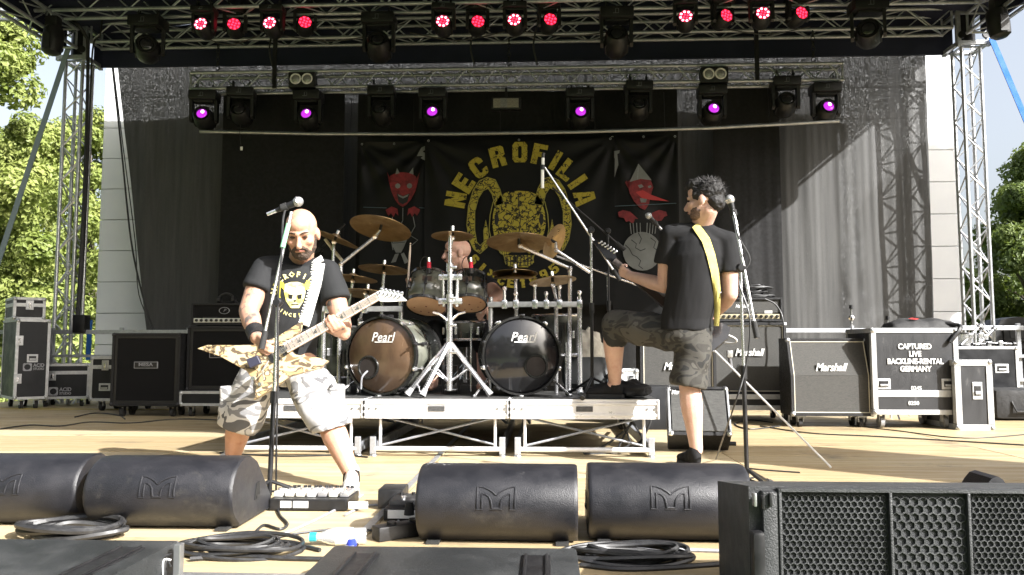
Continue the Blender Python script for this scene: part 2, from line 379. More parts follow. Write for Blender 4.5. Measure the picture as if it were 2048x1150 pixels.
# ================================================================ roof, trusses, towers
def truss(name, label, a, b, wd=.24, rc=.025, rb=.010, per=.25, group=None, up=V((0, 0, 1)), m=None, cat='truss', phase=0):
    m = m or ALU; a, b = V(a), V(b); x = (b - a).normalized(); L = (b - a).length
    yv = up.cross(x)
    yv = V((0, 1, 0)) if yv.length < .01 else yv.normalized()
    z = x.cross(yv); root = thing(name, label, cat, frame(a, x, yv, z), group)
    h = wd / 2; W = wm(root)
    q = MB(); q.M = W; q.cyl((0, -h, -h), (L, -h, -h), rc, n=10); ch = q.build('chord', m, root, True)
    for (sy, sz) in ((1, -1), (-1, 1), (1, 1)): share('chord', ch, root, Matrix.Translation((0, h + sy * h, h + sz * h)))
    n = max(2, int(round(L / per))); p = L / n
    q = MB(); q.M = W; q.cyl((0, 0, -h), (p, 0, h), rb, n=6, caps=False); br = q.build('brace', m, root, True); br.matrix_local = Matrix.Translation((0, -h, 0))
    for f in range(4):
        Rm = Matrix.Rotation(R(90 * f), 4, 'X')
        for i in range(n):
            if f == 0 and i == 0: continue
            F = Matrix.Identity(4)
            if (i + f + phase) % 2: F = Matrix.Translation((p, 0, 0)) @ Matrix.Diagonal((-1, 1, 1, 1))
            share('brace', br, root, Rm @ Matrix.Translation((i * p, -h, 0)) @ F)
    for s in (0, 1):
        e = MB(); e.M = W
        for t in (-h, h): e.cyl((s * (L - .02) + .01, t, -h), (s * (L - .02) + .01, t, h), .016, n=6); e.cyl((s * (L - .02) + .01, -h, t), (s * (L - .02) + .01, h, t), .016, n=6)
        e.build('end_frame', m, root, True)
    return root
TY = 10.45
TLX = (at(143, 500, TY).x) + 0.0; TRX = at(1950, 500, TY).x
tl = truss('truss_tower', 'silver lattice truss tower standing left of the white wall', (TLX, TY, -1.1), (TLX, TY, 4.78), m=ALU, cat='tower', group='roof truss towers')
tr = truss('truss_tower', 'silver lattice truss tower standing right of the white wall', (TRX, TY, -1.1), (TRX, TY, 4.78), m=ALU, cat='tower', group='roof truss towers')
zB = at(1000, 62, TY).z
truss('roof_truss', 'rear roof truss spanning between the two towers above the curtain', (TLX + .25, TY - .05, zB), (TRX - .25, TY - .05, zB), .26, m=ALUD, group='horizontal lighting trusses', per=.3)
AY = 9.7
pA0, pA1 = at(-60, 18, AY), at(2000, -22, AY); zA = (at(300, 24, AY).z) + .12
truss('roof_truss', 'front lighting truss along the top edge carrying the red lamps', (pA0.x, AY, zA), (pA1.x - .2, AY, zA), .26, m=ALUD, group='horizontal lighting trusses', per=.28)
CTY = 10.2
zC = at(1040, 158, CTY).z
truss('hanging_truss', 'lower lighting truss hung on chains below the roof carrying the purple lamps', (at(388, 160, CTY).x, CTY, zC), (at(1680, 140, CTY).x, CTY, zC), .22, rc=.022, rb=.008, m=ALUD, group='horizontal lighting trusses', per=.2)
for sx, X, lab in ((-1, TLX, 'side roof truss running forward from the left tower top'), (1, TRX, 'side roof truss running forward from the right tower top')):
    truss('roof_truss', lab, (X, TY - .3, 5.02), (X, 4.0, 5.02), .26, m=ALUD, group='side roof trusses', per=.3)
TARP = mat('navy roof tarpaulin', (.008, .010, .03), .7, 0, (.014, .017, .045), 4, .3, 8)
b = MB(); nx, ny = 24, 18; vs = []; fs = []
RX0, RX1, RY0, RY1 = TLX - .1, TRX + .12, 2.1, 10.62
for j in range(ny + 1):
    for i in range(nx + 1):
        u, v = i / nx, j / ny; x = RX0 + (RX1 - RX0) * u; yy = RY0 + (RY1 - RY0) * v
        vs.append((x, yy, 5.2 + .5 * math.sin(math.pi * u) + .03 * noise.noise(V((x, yy, 0)))))
for j in range(ny):
    for i in range(nx):
        a = j * (nx + 1) + i; fs.append((a, a + 1, a + nx + 2, a + nx + 1))
b.add(vs, fs)
roof = thing('stage_roof', 'dark navy tarpaulin roof stretched over the stage trusses', 'roof', (0, 6, 5.2))
b.build('canopy', TARP, roof, True, 180)
b = MB(); b.prism([(RX0 + .2, 4.78), (RX1 - .2, 4.78), (RX1 - .2, 5.24)] + [(RX0 + (RX1 - RX0) * k / 12, 5.2 + .5 * math.sin(math.pi * k / 12)) for k in range(11, 0, -1)] + [(RX0 + .2, 5.24)], frame(V((0, RY1 + .02, 0)), V((1, 0, 0)), V((0, 0, 1)), V((0, -1, 0))), .03); b.build('rear_skirt', TARP, roof)
for sx, X in ((-1, RX0), (1, RX1)):
    b = MB(); b.box((X, (RY0 + RY1) / 2 - .1, 5.08), (.03, RY1 - RY0 - .5, .28)); b.build('side_skirt', TARP, roof)
b = MB(); b.box(((at(222, 95, 10.8).x + at(1884, 70, 10.8).x) / 2, 10.8, at(1000, 94, 10.8).z), (at(1884, 70, 10.8).x - at(222, 95, 10.8).x, .05, .2), b=.008)
tag(b.build('curtain_rail', BLKM), 'long flat black beam carrying the top of the mesh curtain', 'beam')
# tower heads
for X, lab in ((TLX, 'dark lifting sleeve block on top of the left tower'), (TRX, 'dark lifting sleeve block on top of the right tower')):
    s = thing('sleeve_block', lab, 'block', (X, TY, 4.72), 'tower sleeve blocks')
    b = MB()
    for i in (-1, 1):
        for j in (-1, 1): b.box((X + i * .19, TY + j * .19, 5.0), (.05, .05, .5), b=.004)
    for zz in (4.8, 5.22):
        for i in (-1, 1): b.box((X + i * .19, TY, zz), (.046, .33, .05)); b.box((X, TY + i * .19, zz), (.33, .046, .05))
    b.build('cage', ALUD, s)
    b = MB(); b.cyl((X, TY, 4.86), (X, TY, 5.4), .12, n=14); b.build('hoist_motor', BLKM, s, True)
    b = MB()
    for i in (-1, 1): b.cyl((X + i * .16, TY - .23, 4.9), (X + i * .16, TY - .2, 4.9), .05, n=12)
    b.build('roller', BLK, s, True)
# unseen speaker stack, added to cast the shadow band on the right floor
o = thing('shadow_casting_stack', 'tall black loudspeaker stack added out of view off the right stage end to cast the floor shadow', 'loudspeaker', (5.75, 2.75, -1.15))
for k in range(5):
    b = MB(); b.box((5.75, 2.75, -1.15 + .92 * (k + .5)), (.95, .75, .91), loc(0, 0, 0), b=.02); e = b.build('enclosure', BLK, o, True)
    b = MB(); b.box((5.75, 2.37, -1.15 + .92 * (k + .5)), (.85, .02, .8), b=.005); b.build('grille', BLKM, e)
# guy straps
def strap(a, c, wdt, m, label):
    b = MB(); d = (c - a).normalized(); n = V((0, 1, 0)).cross(d).normalized() * wdt / 2; t = V((0, .006, 0))
    b.add([a - n - t, a + n - t, c + n - t, c - n - t, a - n + t, a + n + t, c + n + t, c - n + t], [(0, 1, 2, 3), (7, 6, 5, 4), (0, 4, 5, 1), (3, 2, 6, 7), (1, 5, 6, 2), (0, 3, 7, 4)])
    tag(b.build('guy_strap', m), label, 'strap', 'guy straps')
strap(at(138, 92, 10.2), at(-45, 650, 10.2), .075, mat('grey webbing', (.2, .25, .28), .8), 'grey blue guy strap slanting down from the left tower top')
strap(at(1982, 74, 10.2), at(2090, 330, 10.2), .075, mat('blue webbing', (.02, .12, .42), .8), 'bright blue guy strap slanting down from the right tower top')
strap(at(180, 640, 10.75), at(176, 720, 10.75), .07, bpy.data.materials['blue webbing'], 'short blue strap hanging behind the foot of the left tower')
# pipe, straps and chains
PY = 10.12
b = MB(); b.tube([at(400, 263, PY), at(640, 268, PY), at(900, 268, PY), at(1150, 264, PY), at(1420, 256, PY), at(1678, 242, PY)], .024, 10)
pipe = thing('banner_pipe', 'long thin steel pipe above the banners hung under the lower truss', 'pipe', at(1040, 266, PY))
b.build('tube', STEEL, pipe, True)
for px in (480, 700, 826, 1000, 1190, 1330, 1540): b = MB(); q = at(px, 267 - (px > 1000) * (px - 1000) * .036, PY); b.tube([q + V((0, 0, -.03)), q + V((0, .02, .03)), q + V((0, .06, .5))], .006, 5); b.build('tie', BLK, pipe)
for px, y0, y1, lab in ((550, 40, 176, 'flat black hanger bar between the trusses left of centre'), (1513, 30, 160, 'flat black hanger bar between the trusses right of centre')):
    q0, q1 = at(px, y0, 10.0), at(px, y1, 10.0); b = MB(); b.box((q0 + q1) / 2, (.055, .03, (q0 - q1).z), b=.004)
    tag(b.build('hanger_bar', BLKM), lab, 'bar', 'truss hangers')
def chain(px, y0, y1, lab):
    root = thing('lifting_chain', lab, 'chain', at(px, y1, 10.2), 'lifting chains'); q0, q1 = at(px, y0, 10.2), at(px, y1, 10.2); n = 6; h = (q0.z - q1.z) / n
    for i in range(n):
        M = Matrix.Translation(q1 + V((0, 0, h * (i + .5)))) @ Matrix.Rotation(R(90 * (i % 2)), 4, 'Z') @ Matrix.Rotation(R(90), 4, 'X') @ Matrix.Diagonal((.6, 1, 1, 1))
        b = MB(); b.ring(h * .58, .009, M, 14, 5); b.build('link', BLKM, root, True)
chain(435, 88, 140, 'dark lifting chain holding the left end of the lower truss'); chain(1627, 62, 124, 'dark lifting chain holding the right end of the lower truss')
chain(1018, 78, 132, 'dark lifting chain holding the middle of the lower truss')
# ---------------------------------------------------------------- stage lamps
LENSD = mat('dark lens', (.02, .02, .022), .08, 0, coat=1)
PURP = mat('lit purple lens', (.3, .02, .3), .1, emit=(.42, .025, .55), es=.6, coat=.6)
PURPH = mat('lit purple core', (.8, .5, .8), .1, emit=(1, .55, 1), es=2.5)
LEDB = mat('lit pink led', (.8, .1, .2), .2, emit=(1, .22, .32), es=3.2)
LEDD = mat('lit red led', (.8, .02, .05), .2, emit=(1, .03, .08), es=1.3)
REDG = mat('red lens plate', (.12, .004, .01), .2, emit=(.9, .01, .04), es=.4)
SYM = mat('grey symbol print', (.16, .17, .18), .6)
def fixture(w, lensr, kind, tilt=0, pan=0, tall=1.0):
    """moving head hanging from z=0, lens towards -Y"""
    o = thing('moving_head', '', 'lamp'); h = w * .34 * tall
    b = MB(); b.box((0, 0, -.05 - h / 2), (w, w * .7, h), b=.02); base = b.build('base', BLK, o, True)
    b = MB()
    for s in (-1, 1): b.box((s * w * .3, 0, -.02), (.03, .05, .09), b=.006); b.ring(.03, .008, loc(s * w * .3, 0, .03, 0, 90), 12, 5)
    b.build('clamp', BLKM, o, True)
    b = MB(); M = Matrix.Translation((0, -w * .35 - .002, -.05 - h / 2)); f = Matrix.Rotation(R(90), 4, 'X')
    sx = w * .13
    b.strip([(-sx, -h * .2), (sx * .3, -h * .2), (sx * .3, h * .2), (-sx * .4, h * .2), (-sx * .4, -h * .2)], .006, M @ f, .001); b.build('display', SYM, base)
    zc = -.05 - h - w * .62; P = loc(0, 0, zc, -tilt, 0, pan)
    b = MB()
    for s in (-1, 1):
        A = loc(0, 0, 0, 0, 0, pan)
        b.prism([(-w * .16, -.05 - h), (w * .16, -.05 - h), (w * .13, zc - w * .12), (0, zc - w * .2), (-w * .13, zc - w * .12)], A @ frame(V((s * w * .44 - .02, 0, 0)), V((0, 1, 0)), V((0, 0, 1)), V((1, 0, 0))), .04)
    b.box((0, 0, -.06 - h), (w * .7, w * .4, .03), b=.008)
    b.build('yoke', BLK, o)
    H = P @ Matrix.Rotation(R(90), 4, 'X')           # local +Z of the head looks to -Y
    r = w * .36; b = MB()
    b.lathe([(.001, -w * .5), (r * .75, -w * .5), (r * 1.02, -w * .36), (r * 1.08, -w * .05), (r * 1.0, w * .12), (r * .9, w * .3), (r * .82, w * .34), (r * .78, w * .3), (.001, w * .3)], H, 22)
    hd = b.build('head', BLK, o, True, 35)
    for s in (-1, 1): b = MB(); b.box((s * r * .9, 0, -w * .15), (.03, r * 1.2, w * .35), H, b=.01); b.build('vent', BLKM, hd)
    if kind == 'led':
        b = MB(); b.lathe([(.001, w * .31), (r * .76, w * .31)], H, 20); b.build('lens_plate', REDG, hd)
    else:
        b = MB(); b.lathe([(lensr * 1.2, w * .3), (lensr * 1.2, w * .345), (lensr * 1.02, w * .345), (lensr * .98, w * .31)], H, 22); b.build('lens_ring', BLKM, hd, True)
        b = MB(); b.lathe([(lensr, w * .305), (lensr * .8, w * .33), (lensr * .45, w * .35), (.001, w * .357)], H, 22)
        b.build('lens', PURP if kind == 'purple' else LENSD, hd, True, 180)
        if kind == 'purple': b = MB(); b.sph((lensr * .15, lensr * .3, w * .34), (lensr * .34, lensr * .42, .012), H, 10); b.build('lit_bulb', PURPH, hd, True)
    if kind == 'led' or kind == 'led2':
        pass
    return o, H, r, hd
def led_fixture(bright, tilt, pan):
    o, H, r, hd = fixture(.30, .1, 'led', tilt, pan, .8); m = LEDB if bright else LEDD
    s = None
    for i in range(8):
        a = 2 * math.pi * i / 8 + .2; Mi = Matrix.Translation((math.cos(a) * r * .6, math.sin(a) * r * .6, .3 * .315))
        b = MB(); b.sph((0, 0, 0), (r * .15, r * .15, .012), H @ Mi, 8); b.build('led', m, hd, True)
    for i in range(4):
        a = 2 * math.pi * i / 4 + .4; Mi = Matrix.Translation((math.cos(a) * r * .24, math.sin(a) * r * .24, .3 * .312))
        b = MB(); b.sph((0, 0, 0), (r * .13, r * .13, .008), H @ Mi, 8); b.build('inner_led', LEDD, hd, True)
    return o
XL = (408, 470, 545, 610, 887, 955, 1030, 1098, 1371, 1445, 1523, 1595); YL = (58, 57, 56, 53, 53, 52, 50, 48, 43, 40, 37, 35)
nth = ('first', 'second', 'third', 'fourth'); grp = ('left', 'middle', 'right')
pb = led_fixture(True, 12, -4); pd = led_fixture(False, 8, 16); tb, td = tree_of(pb), tree_of(pd); ub = ud = False
for i in range(12):
    br = i % 2 == 0; Y = AY - .16 if br else AY + .12
    q = at(XL[i], YL[i], Y); zt = q.z + .05 + .3 * .34 * .8 + .3 * .62 + .01
    M = loc(q.x, Y, zt, 0, 0, random.uniform(-9, 9)); lab = '%s led moving lamp, %s from the left in the %s cluster of four' % ('bright pink' if br else 'dim red', nth[i % 4], grp[i // 4])
    if br and not ub: place(pb, M); pb['label'] = lab; pb['group'] = 'led lamps on the front truss'; ub = True
    elif not br and not ud: place(pd, M); pd['label'] = lab; pd['group'] = 'led lamps on the front truss'; ud = True
    else: dup(None, M, lab, 'led lamps on the front truss', tb if br else td)
for (px, py, t, p, lab) in ((295, 97, 5, 22, 'large unlit moving lamp on the front truss beside the left tower'), (758, 92, 20, 4, 'large unlit moving lamp between the left and middle red clusters'),
                         (1233, 82, 24, -2, 'large unlit moving lamp between the middle and right red clusters'), (1737, 66, 4, -24, 'large unlit moving lamp on the front truss beside the right tower')):
    o = fixture(.42, .09, 'dark', t, p)[0]; q = at(px, py, AY - .1); place(o, loc(q.x, AY - .1, q.z + .05 + .42 * .34 + .42 * .62)); o['label'] = lab; o['group'] = 'large unlit lamps on the front truss'
pp = fixture(.37, .07, 'purple', 14, 2)[0]; pk = fixture(.36, .085, 'dark', 20, -6)[0]; tpp, tpk = tree_of(pp), tree_of(pk); up_ = uk = False
ordn = ('first', 'second', 'third', 'fourth', 'fifth', 'sixth'); n1 = n2 = 0
for (px, py, on) in ((408, 236, 1), (482, 228, 0), (617, 236, 1), (763, 226, 0), (866, 232, 1), (1160, 232, 1), (1277, 216, 0), (1424, 226, 1), (1571, 208, 0), (1651, 222, 1)):
    w_ = .37 if on else .36; q = at(px, py, CTY - .05); M = loc(q.x, CTY - .05, q.z + .05 + w_ * .34 + w_ * .62, 0, 0, random.uniform(-13, 13))
    if on: lab = 'moving lamp with glowing purple lens, %s from the left under the lower truss' % ordn[n1]; n1 += 1
    else: lab = 'unlit dark moving lamp, %s from the left under the lower truss' % ordn[n2]; n2 += 1
    g = 'purple lamps on the lower truss' if on else 'unlit lamps on the lower truss'
    if on and not up_: place(pp, M); pp['label'] = lab; pp['group'] = g; up_ = True
    elif not on and not uk: place(pk, M); pk['label'] = lab; pk['group'] = g; uk = True
    else: dup(None, M, lab, g, tpp if on else tpk)
LAMPG = mat('blinder glass', (.35, .36, .36), .15, .3, (.25, .25, .25), 60); RIM = mat('white rim', (.75, .75, .73), .4)
for px, py, lab in ((602, 158, 'pair of round white rimmed blinder lamps on the left of the lower truss'), (1430, 148, 'pair of round white rimmed blinder lamps on the right of the lower truss')):
    q = at(px, py, CTY - .2); o = thing('blinder_lamp', lab, 'lamp', q, 'blinders')
    b = MB(); b.box(q + V((0, .08, 0)), (.36, .14, .21), b=.015); b.build('housing', BLK, o, True)
    for s in (-1, 1):
        M = loc(q.x + s * .078, q.y + .01, q.z + .01, 90)
        b = MB(); b.ring(.066, .011, M, 24, 6); ri = b.build('rim', RIM, o, True)
        b = MB(); b.lathe([(.06, -.004), (.05, .006), (.001, .012)], M, 20); b.build('bulb_glass', LAMPG, o, True)
q = at(1012, 206, CTY - .05); o = thing('work_light', 'small rectangular flood light hanging at the centre of the lower truss', 'lamp', q)
b = MB(); b.box(q + V((0, .05, 0)), (.4, .1, .17), b=.01); b.build('housing', BLKM, o)
b = MB(); b.box(q + V((0, -.004, 0)), (.34, .012, .125), b=.004); b.build('glass', mat('flood glass', (.5, .47, .4), .12, .4, (.3, .28, .24), 12, st=(3, 1, 8)), o)
b = MB(); b.box(q + V((-.03, -.012, 0)), (.09, .006, .125)); b.build('bulb_shade', LAMPG, o)
b = MB(); b.box(q + V((0, .05, .15)), (.03, .03, .15)); b.build('bracket', BLKM, o)
for px, py, X, lab in ((105, 84, 0, 'dark flood lamp hanging on the side roof truss at far left'), (1997, 50, 1, 'dark covered lamp hanging on the side roof truss at far right')):
    q = at(px, py, 9.4); o = thing('side_lamp', lab, 'lamp', q, 'side lamps')
    b = MB(); b.lathe([(.001, -.17), (.07, -.165), (.115, -.13), (.125, .0), (.12, .14), (.09, .2), (.001, .2)], Matrix.Translation(q) @ Matrix.Rotation(R(-8 if X else 6), 4, 'Y'), 18); b.build('housing', BLK, o, True)
    b = MB(); b.box(q + V((0, 0, .26)), (.16, .12, .14), b=.015); b.build('bracket', BLKM, o, True)
    b = MB(); b.box(q + V((.0, -.125, -.02)), (.1, .012, .2), b=.004); b.build('front_plate', BLKM, o)
# hanging cables
CAB = mat('black cable', (.016, .016, .018), .5, 0, (.03, .03, .03), 30)
def cable(pts, r, label, m=None, group=None, name='cable', n=6):
    P = [V(p) for p in pts]; out = []
    for i in range(len(P) - 1):                      # Catmull-Rom
        p0, p1, p2, p3 = P[max(i - 1, 0)], P[i], P[i + 1], P[min(i + 2, len(P) - 1)]
        for k in range(6):
            t = k / 6; out.append(.5 * ((2 * p1) + (p2 - p0) * t + (2 * p0 - 5 * p1 + 4 * p2 - p3) * t * t + (3 * p1 - p0 - 3 * p2 + p3) * t ** 3))
    out.append(P[-1]); b = MB(); b.tube(out, r, n)
    if label is None: return b
    return tag(b.build(name, m or CAB, None, True), label, 'cable', group)
cable([at(222, 108, 10.7), at(243, 300, 10.7), at(262, 480, 10.7), at(285, 590, 10.7), at(307, 662, 10.7)], .014, 'thick black cable hanging down past the left curtain edge', group='hanging cables')
cable([at(224, 110, 10.68), at(247, 300, 10.68), at(270, 480, 10.68), at(278, 590, 10.68), at(311, 664, 10.68)], .008, 'thin black cable running beside the thick one at the left curtain edge', group='hanging cables')
cable([at(120, 30, 10.1), at(150, 45, 10.05), at(170, 70, 10.15), at(176, 105, 10.2), at(172, 300, 10.2), at(163, 500, 10.2), at(154, 640, 10.2)], .024, 'thick black cable bundle running down the left tower', group='hanging cables')
cable([at(205, 30, 10.1), at(200, 70, 10.1), at(185, 102, 10.15), at(177, 300, 10.22), at(168, 500, 10.22), at(158, 640, 10.2)], .013, 'thinner black cable running down the left tower beside the bundle', group='hanging cables')
q = at(163, 648, 10.1); b = MB(); b.box(q, (.16, .14, .24), b=.01); tag(b.build('motor_box', BLKM, None, True), 'small black motor control box strapped to the left tower', 'box')
for i, (x0, x1, dy) in enumerate(((400, 520, 8), (560, 760, 6), (820, 1010, 7), (1040, 1240, 5), (1440, 1620, 6))):
    y0 = 72 - (x0 - 400) * .016
    cable([at(x0, y0, AY), at((x0 + x1) / 2, y0 + dy * 2.2, AY), at(x1, y0 - 2, AY)], .008, 'thin black lamp cable drooping under the front truss, %s from the left' % ordn[i], group='lamp cables')
for i, (px, y0, y1) in enumerate(((545, 60, 140), (947, 60, 130), (1073, 55, 130))):
    cable([at(px, y0, 10.0), at(px - 6, (y0 + y1) / 2, 10.0), at(px + 2, y1, 10.05)], .012, 'vertical black feed cable between the two trusses, %s from the left' % ordn[i], group='feed cables')
q = at(483, 297, 10.0); cable([at(479, 262, 10.05), at(482, 290, 10.0)], .004, 'thin string hanging under the lower truss at left')
b = MB(); b.box(q, (.03, .01, .05)); tag(b.build('paper_tag', WHITE), 'tiny white paper tag dangling on a string under the lower truss', 'tag')
# ================================================================ banners
BANN = mat('black banner cloth', (.006, .006, .006), .5, 0, (.009, .009, .009), 5, .05, 300, spec=.2)
YEL = mat('worn yellow print', (.42, .34, .035), .75, 0, (.016, .015, .012), 6.5, lo=.62, hi=.66, det=9)
YELC = mat('cracked yellow print', (.42, .35, .04), .75, 0, (.014, .013, .01), 9, lo=.56, hi=.6, det=10)
def crackle(M, scale, w0, w1, dark=(.012, .011, .009, 1)):
    N = M.node_tree.nodes; L = M.node_tree.links; P = N['Principled BSDF']; old = P.inputs['Base Color'].links[0].from_socket
    tc = N.new('ShaderNodeTexCoord'); no = N.new('ShaderNodeTexNoise'); no.inputs['Scale'].default_value = 9; ad = N.new('ShaderNodeMixRGB'); ad.blend_type = 'ADD'; ad.inputs[0].default_value = .22
    L.new(tc.outputs['Object'], no.inputs['Vector']); L.new(tc.outputs['Object'], ad.inputs[1]); L.new(no.outputs['Color'], ad.inputs[2])
    vo = N.new('ShaderNodeTexVoronoi'); vo.feature = 'DISTANCE_TO_EDGE'; vo.inputs['Scale'].default_value = scale; L.new(ad.outputs[0], vo.inputs['Vector'])
    mr = N.new('ShaderNodeMapRange'); mr.inputs[1].default_value = w0; mr.inputs[2].default_value = w1; L.new(vo.outputs['Distance'], mr.inputs[0])
    mx = N.new('ShaderNodeMixRGB'); mx.inputs[1].default_value = dark; L.new(mr.outputs[0], mx.inputs[0]); L.new(old, mx.inputs[2]); L.new(mx.outputs[0], P.inputs['Base Color'])
crackle(YELC, 11, .035, .075)
crackle(YEL, 9, .01, .03)
YLINE = mat('yellow line print', (.30, .27, .06), .75)
REDP = mat('red print', (.24, .012, .016), .6, 0, (.10, .006, .008), 14)
REDD = mat('dark red print', (.12, .006, .008), .6); BLKP = mat('black print', (.008, .008, .008), .6)
GREYP = mat('light grey print', (.19, .2, .195), .6, 0, (.13, .135, .13), 3)
BLUEL = mat('blue grey line print', (.06, .10, .12), .6)
def banner(name, label, x0, x1, y0, y1, Y, seed):
    A, B = at(x0, y0, Y), at(x1, y0, Y); zt = at((x0 + x1) / 2, y0, Y).z; zb = at((x0 + x1) / 2, y1, Y).z
    b = MB(); nx, nz = 70, 60; vs = []; fs = []
    for j in range(nz + 1):
        for i in range(nx + 1):
            u, t = i / nx, j / nz; x = A.x + (B.x - A.x) * u; z = zt + (zb - zt) * t; d = 0
            for cx in (0, 1):
                du = abs(u - cx) * (B.x - A.x); dz = t * (zt - zb); ang = math.atan2(dz, du + .01); rr = math.hypot(du, dz)
                d += .022 * math.sin(ang * 13 + seed + cx * 2) * math.exp(-rr * .8) * min(1, rr * 4)
            d += .012 * noise.noise(V((x * 1.4, z * 1.1, seed)))
            vs.append((x, Y + d, z))
    for j in range(nz):
        for i in range(nx):
            a = j * (nx + 1) + i; fs.append((a, a + 1, a + nx + 2, a + nx + 1))
    b.add(vs, fs); root = thing(name, label, 'banner', ((A.x + B.x) / 2, Y, zb)); b.build('cloth', BANN, root, True, 180)
    g = MB()
    for u in (0.02, .5, .98): g.ring(.012, .004, loc(A.x + (B.x - A.x) * u, Y - .018, zt - .03, 90), 10, 5)
    g.build('eyelet', STEEL, root); return root
BY = 10.3
MAIN = banner('band_banner', 'wide black band banner with yellow NECROFILIA lettering and horned skull', 850, 1228, 276, 610, BY, 1)
SL = banner('side_banner', 'black side banner with a red horned devil face', 722, 856, 284, 640, BY + .07, 4)
SR = banner('side_banner', 'black side banner with a red face wearing a grey cone hat', 1222, 1352, 270, 640, BY + .07, 7)
# a drawing frame: 1 unit = 1 photograph pixel, laid on the banner plane
def draw(Y, lift):
    o = at(1040, 450, Y); s = Y / FPX * 1.003
    return lambda px, py: ((px - 1040) * s, -(py - 450) * s), frame(o + V((0, -lift, 0)), V((1, 0, 0)), V((0, 0, 1)), V((0, -1, 0))), s
D, DM, DS = draw(BY, .03)
LET = {'N': [[(0, 0), (.36, 0), (.36, .45), (.62, 0), (1, 0), (1, 1), (.64, 1), (.64, .55), (.38, 1), (0, 1)]],
       'E': [[(0, 0), (.95, 0), (.95, .24), (.42, .24), (.42, .4), (.85, .4), (.85, .62), (.42, .62), (.42, .77), (.95, .77), (.95, 1), (0, 1)]],
       'C': [[(1, .34), (.62, .34), (.62, .25), (.5, .19), (.4, .26), (.4, .74), (.5, .81), (.62, .74), (.62, .62), (1, .62), (1, .78), (.88, .95), (.7, 1), (.3, 1), (.1, .94), (0, .78), (0, .22), (.1, .06), (.3, 0), (.7, 0), (.88, .05), (1, .22)]],
       'F': [[(0, 0), (.42, 0), (.42, .38), (.85, .38), (.85, .62), (.42, .62), (.42, .77), (.95, .77), (.95, 1), (0, 1)]],
       'I': [[(.25, 0), (.75, 0), (.75, 1), (.25, 1)]], 'L': [[(0, 0), (.95, 0), (.95, .24), (.42, .24), (.42, 1), (0, 1)]]}
def loopglyph(outer, inner):       # ring with a hole as one strip of quads around matching outlines
    return ('ring', outer, inner)
def oct_(x0, x1, y0, y1, c): return [(x0 + c, y0), (x1 - c, y0), (x1, y0 + c), (x1, y1 - c), (x1 - c, y1), (x0 + c, y1), (x0, y1 - c), (x0, y0 + c)]
def glyph(ch, M, wid, hgt, m, parent, name='letter', th=.002):
    b = MB(); S = lambda P: [((x - .5) * wid, (y - .5) * hgt) for x, y in P]
    def ringm(o, i):
        o, i = S(o), S(i); n = len(o); b.add([(x, y, th) for x, y in o] + [(x, y, th) for x, y in i], [(k, (k + 1) % n, n + (k + 1) % n, n + k) for k in range(n)], M)
    def poly(P): b.add([(x, y, th) for x, y in S(P)], [list(range(len(P)))], M)
    if ch == 'O': ringm(oct_(0, 1, 0, 1, .16), oct_(.38, .62, .2, .8, .06))
    elif ch == 'R':
        ringm([(0, .45), (.8, .45), (1, .55), (1, .9), (.85, 1), (0, 1)], [(.4, .6), (.55, .6), (.62, .66), (.62, .76), (.56, .8), (.4, .8)]); poly([(0, 0), (.4, 0), (.4, .4), (.56, .4), (.62, 0), (1, 0), (.98, .38), (.82, .449), (0, .449)])
    elif ch == 'A':
        poly([(0, 0), (.36, 0), (.4, .18), (.6, .18), (.64, 0), (1, 0), (.9, .38), (.1, .38)]); ringm([(.101, .384), (.899, .384), (.74, 1), (.26, 1)], [(.42, .384), (.58, .384), (.52, .8), (.48, .8)])
    elif ch == '9':
        ringm(oct_(0, 1, .38, 1, .15), oct_(.36, .64, .56, .82, .06)); poly([(0, .1), (.2, 0), (.8, 0), (1, .15), (1, .52), (.86, .379), (.62, .379), (.62, .2), (.36, .2), (.36, .3), (0, .3)])
    elif ch == '5': poly([(0, .1), (.2, 0), (.8, 0), (1, .15), (1, .5), (.8, .65), (.4, .65), (.4, .8), (.95, .8), (.95, 1), (0, 1), (0, .45), (.55, .45), (.62, .4), (.62, .22), (.38, .22), (.38, .32), (0, .32)])
    elif ch == 'S': poly([(0, .1), (.2, 0), (.8, 0), (1, .15), (1, .45), (.8, .58), (.4, .68), (.4, .8), (.6, .8), (.6, .7), (1, .7), (1, .88), (.8, 1), (.2, 1), (0, .86), (0, .6), (.2, .46), (.6, .34), (.6, .2), (.4, .2), (.4, .32), (0, .32)])
    elif ch == '1': poly([(.3, 0), (.75, 0), (.75, 1), (.45, 1), (.1, .8), (.1, .62), (.3, .68)])
    else:
        for P in LET[ch]: poly(P)
    bm = bmesh.new(); me = bpy.data.meshes.new('g'); me.from_pydata(b.v, [], b.f); bm.from_mesh(me)
    bmesh.ops.triangulate(bm, faces=bm.faces[:], ngon_method='EAR_CLIP'); c = MB(); bm.verts.index_update()
    c.v = [v.co.copy() for v in bm.verts]; c.f = [[v.index for v in f.verts] for f in bm.faces]; c.mi = [0] * len(c.f); bm.free(); bpy.data.meshes.remove(me)
    return c.build(name, m, parent)
for ch, px, py, ang in (('N', 910, 398, 80), ('E', 927, 364, 58), ('C', 956, 333, 36), ('R', 995, 311, 14), ('O', 1040, 302, 0), ('F', 1080, 307, -12), ('I', 1112, 320, -30), ('L', 1136, 340, -38), ('I', 1156, 364, -56), ('A', 1170, 396, -76)):
    x, yy = D(px, py); glyph(ch, DM @ Matrix.Translation((x, yy, 0)) @ Matrix.Rotation(R(ang), 4, 'Z'), DS * (30 if ch != 'I' else 24), DS * 42, YEL, MAIN)
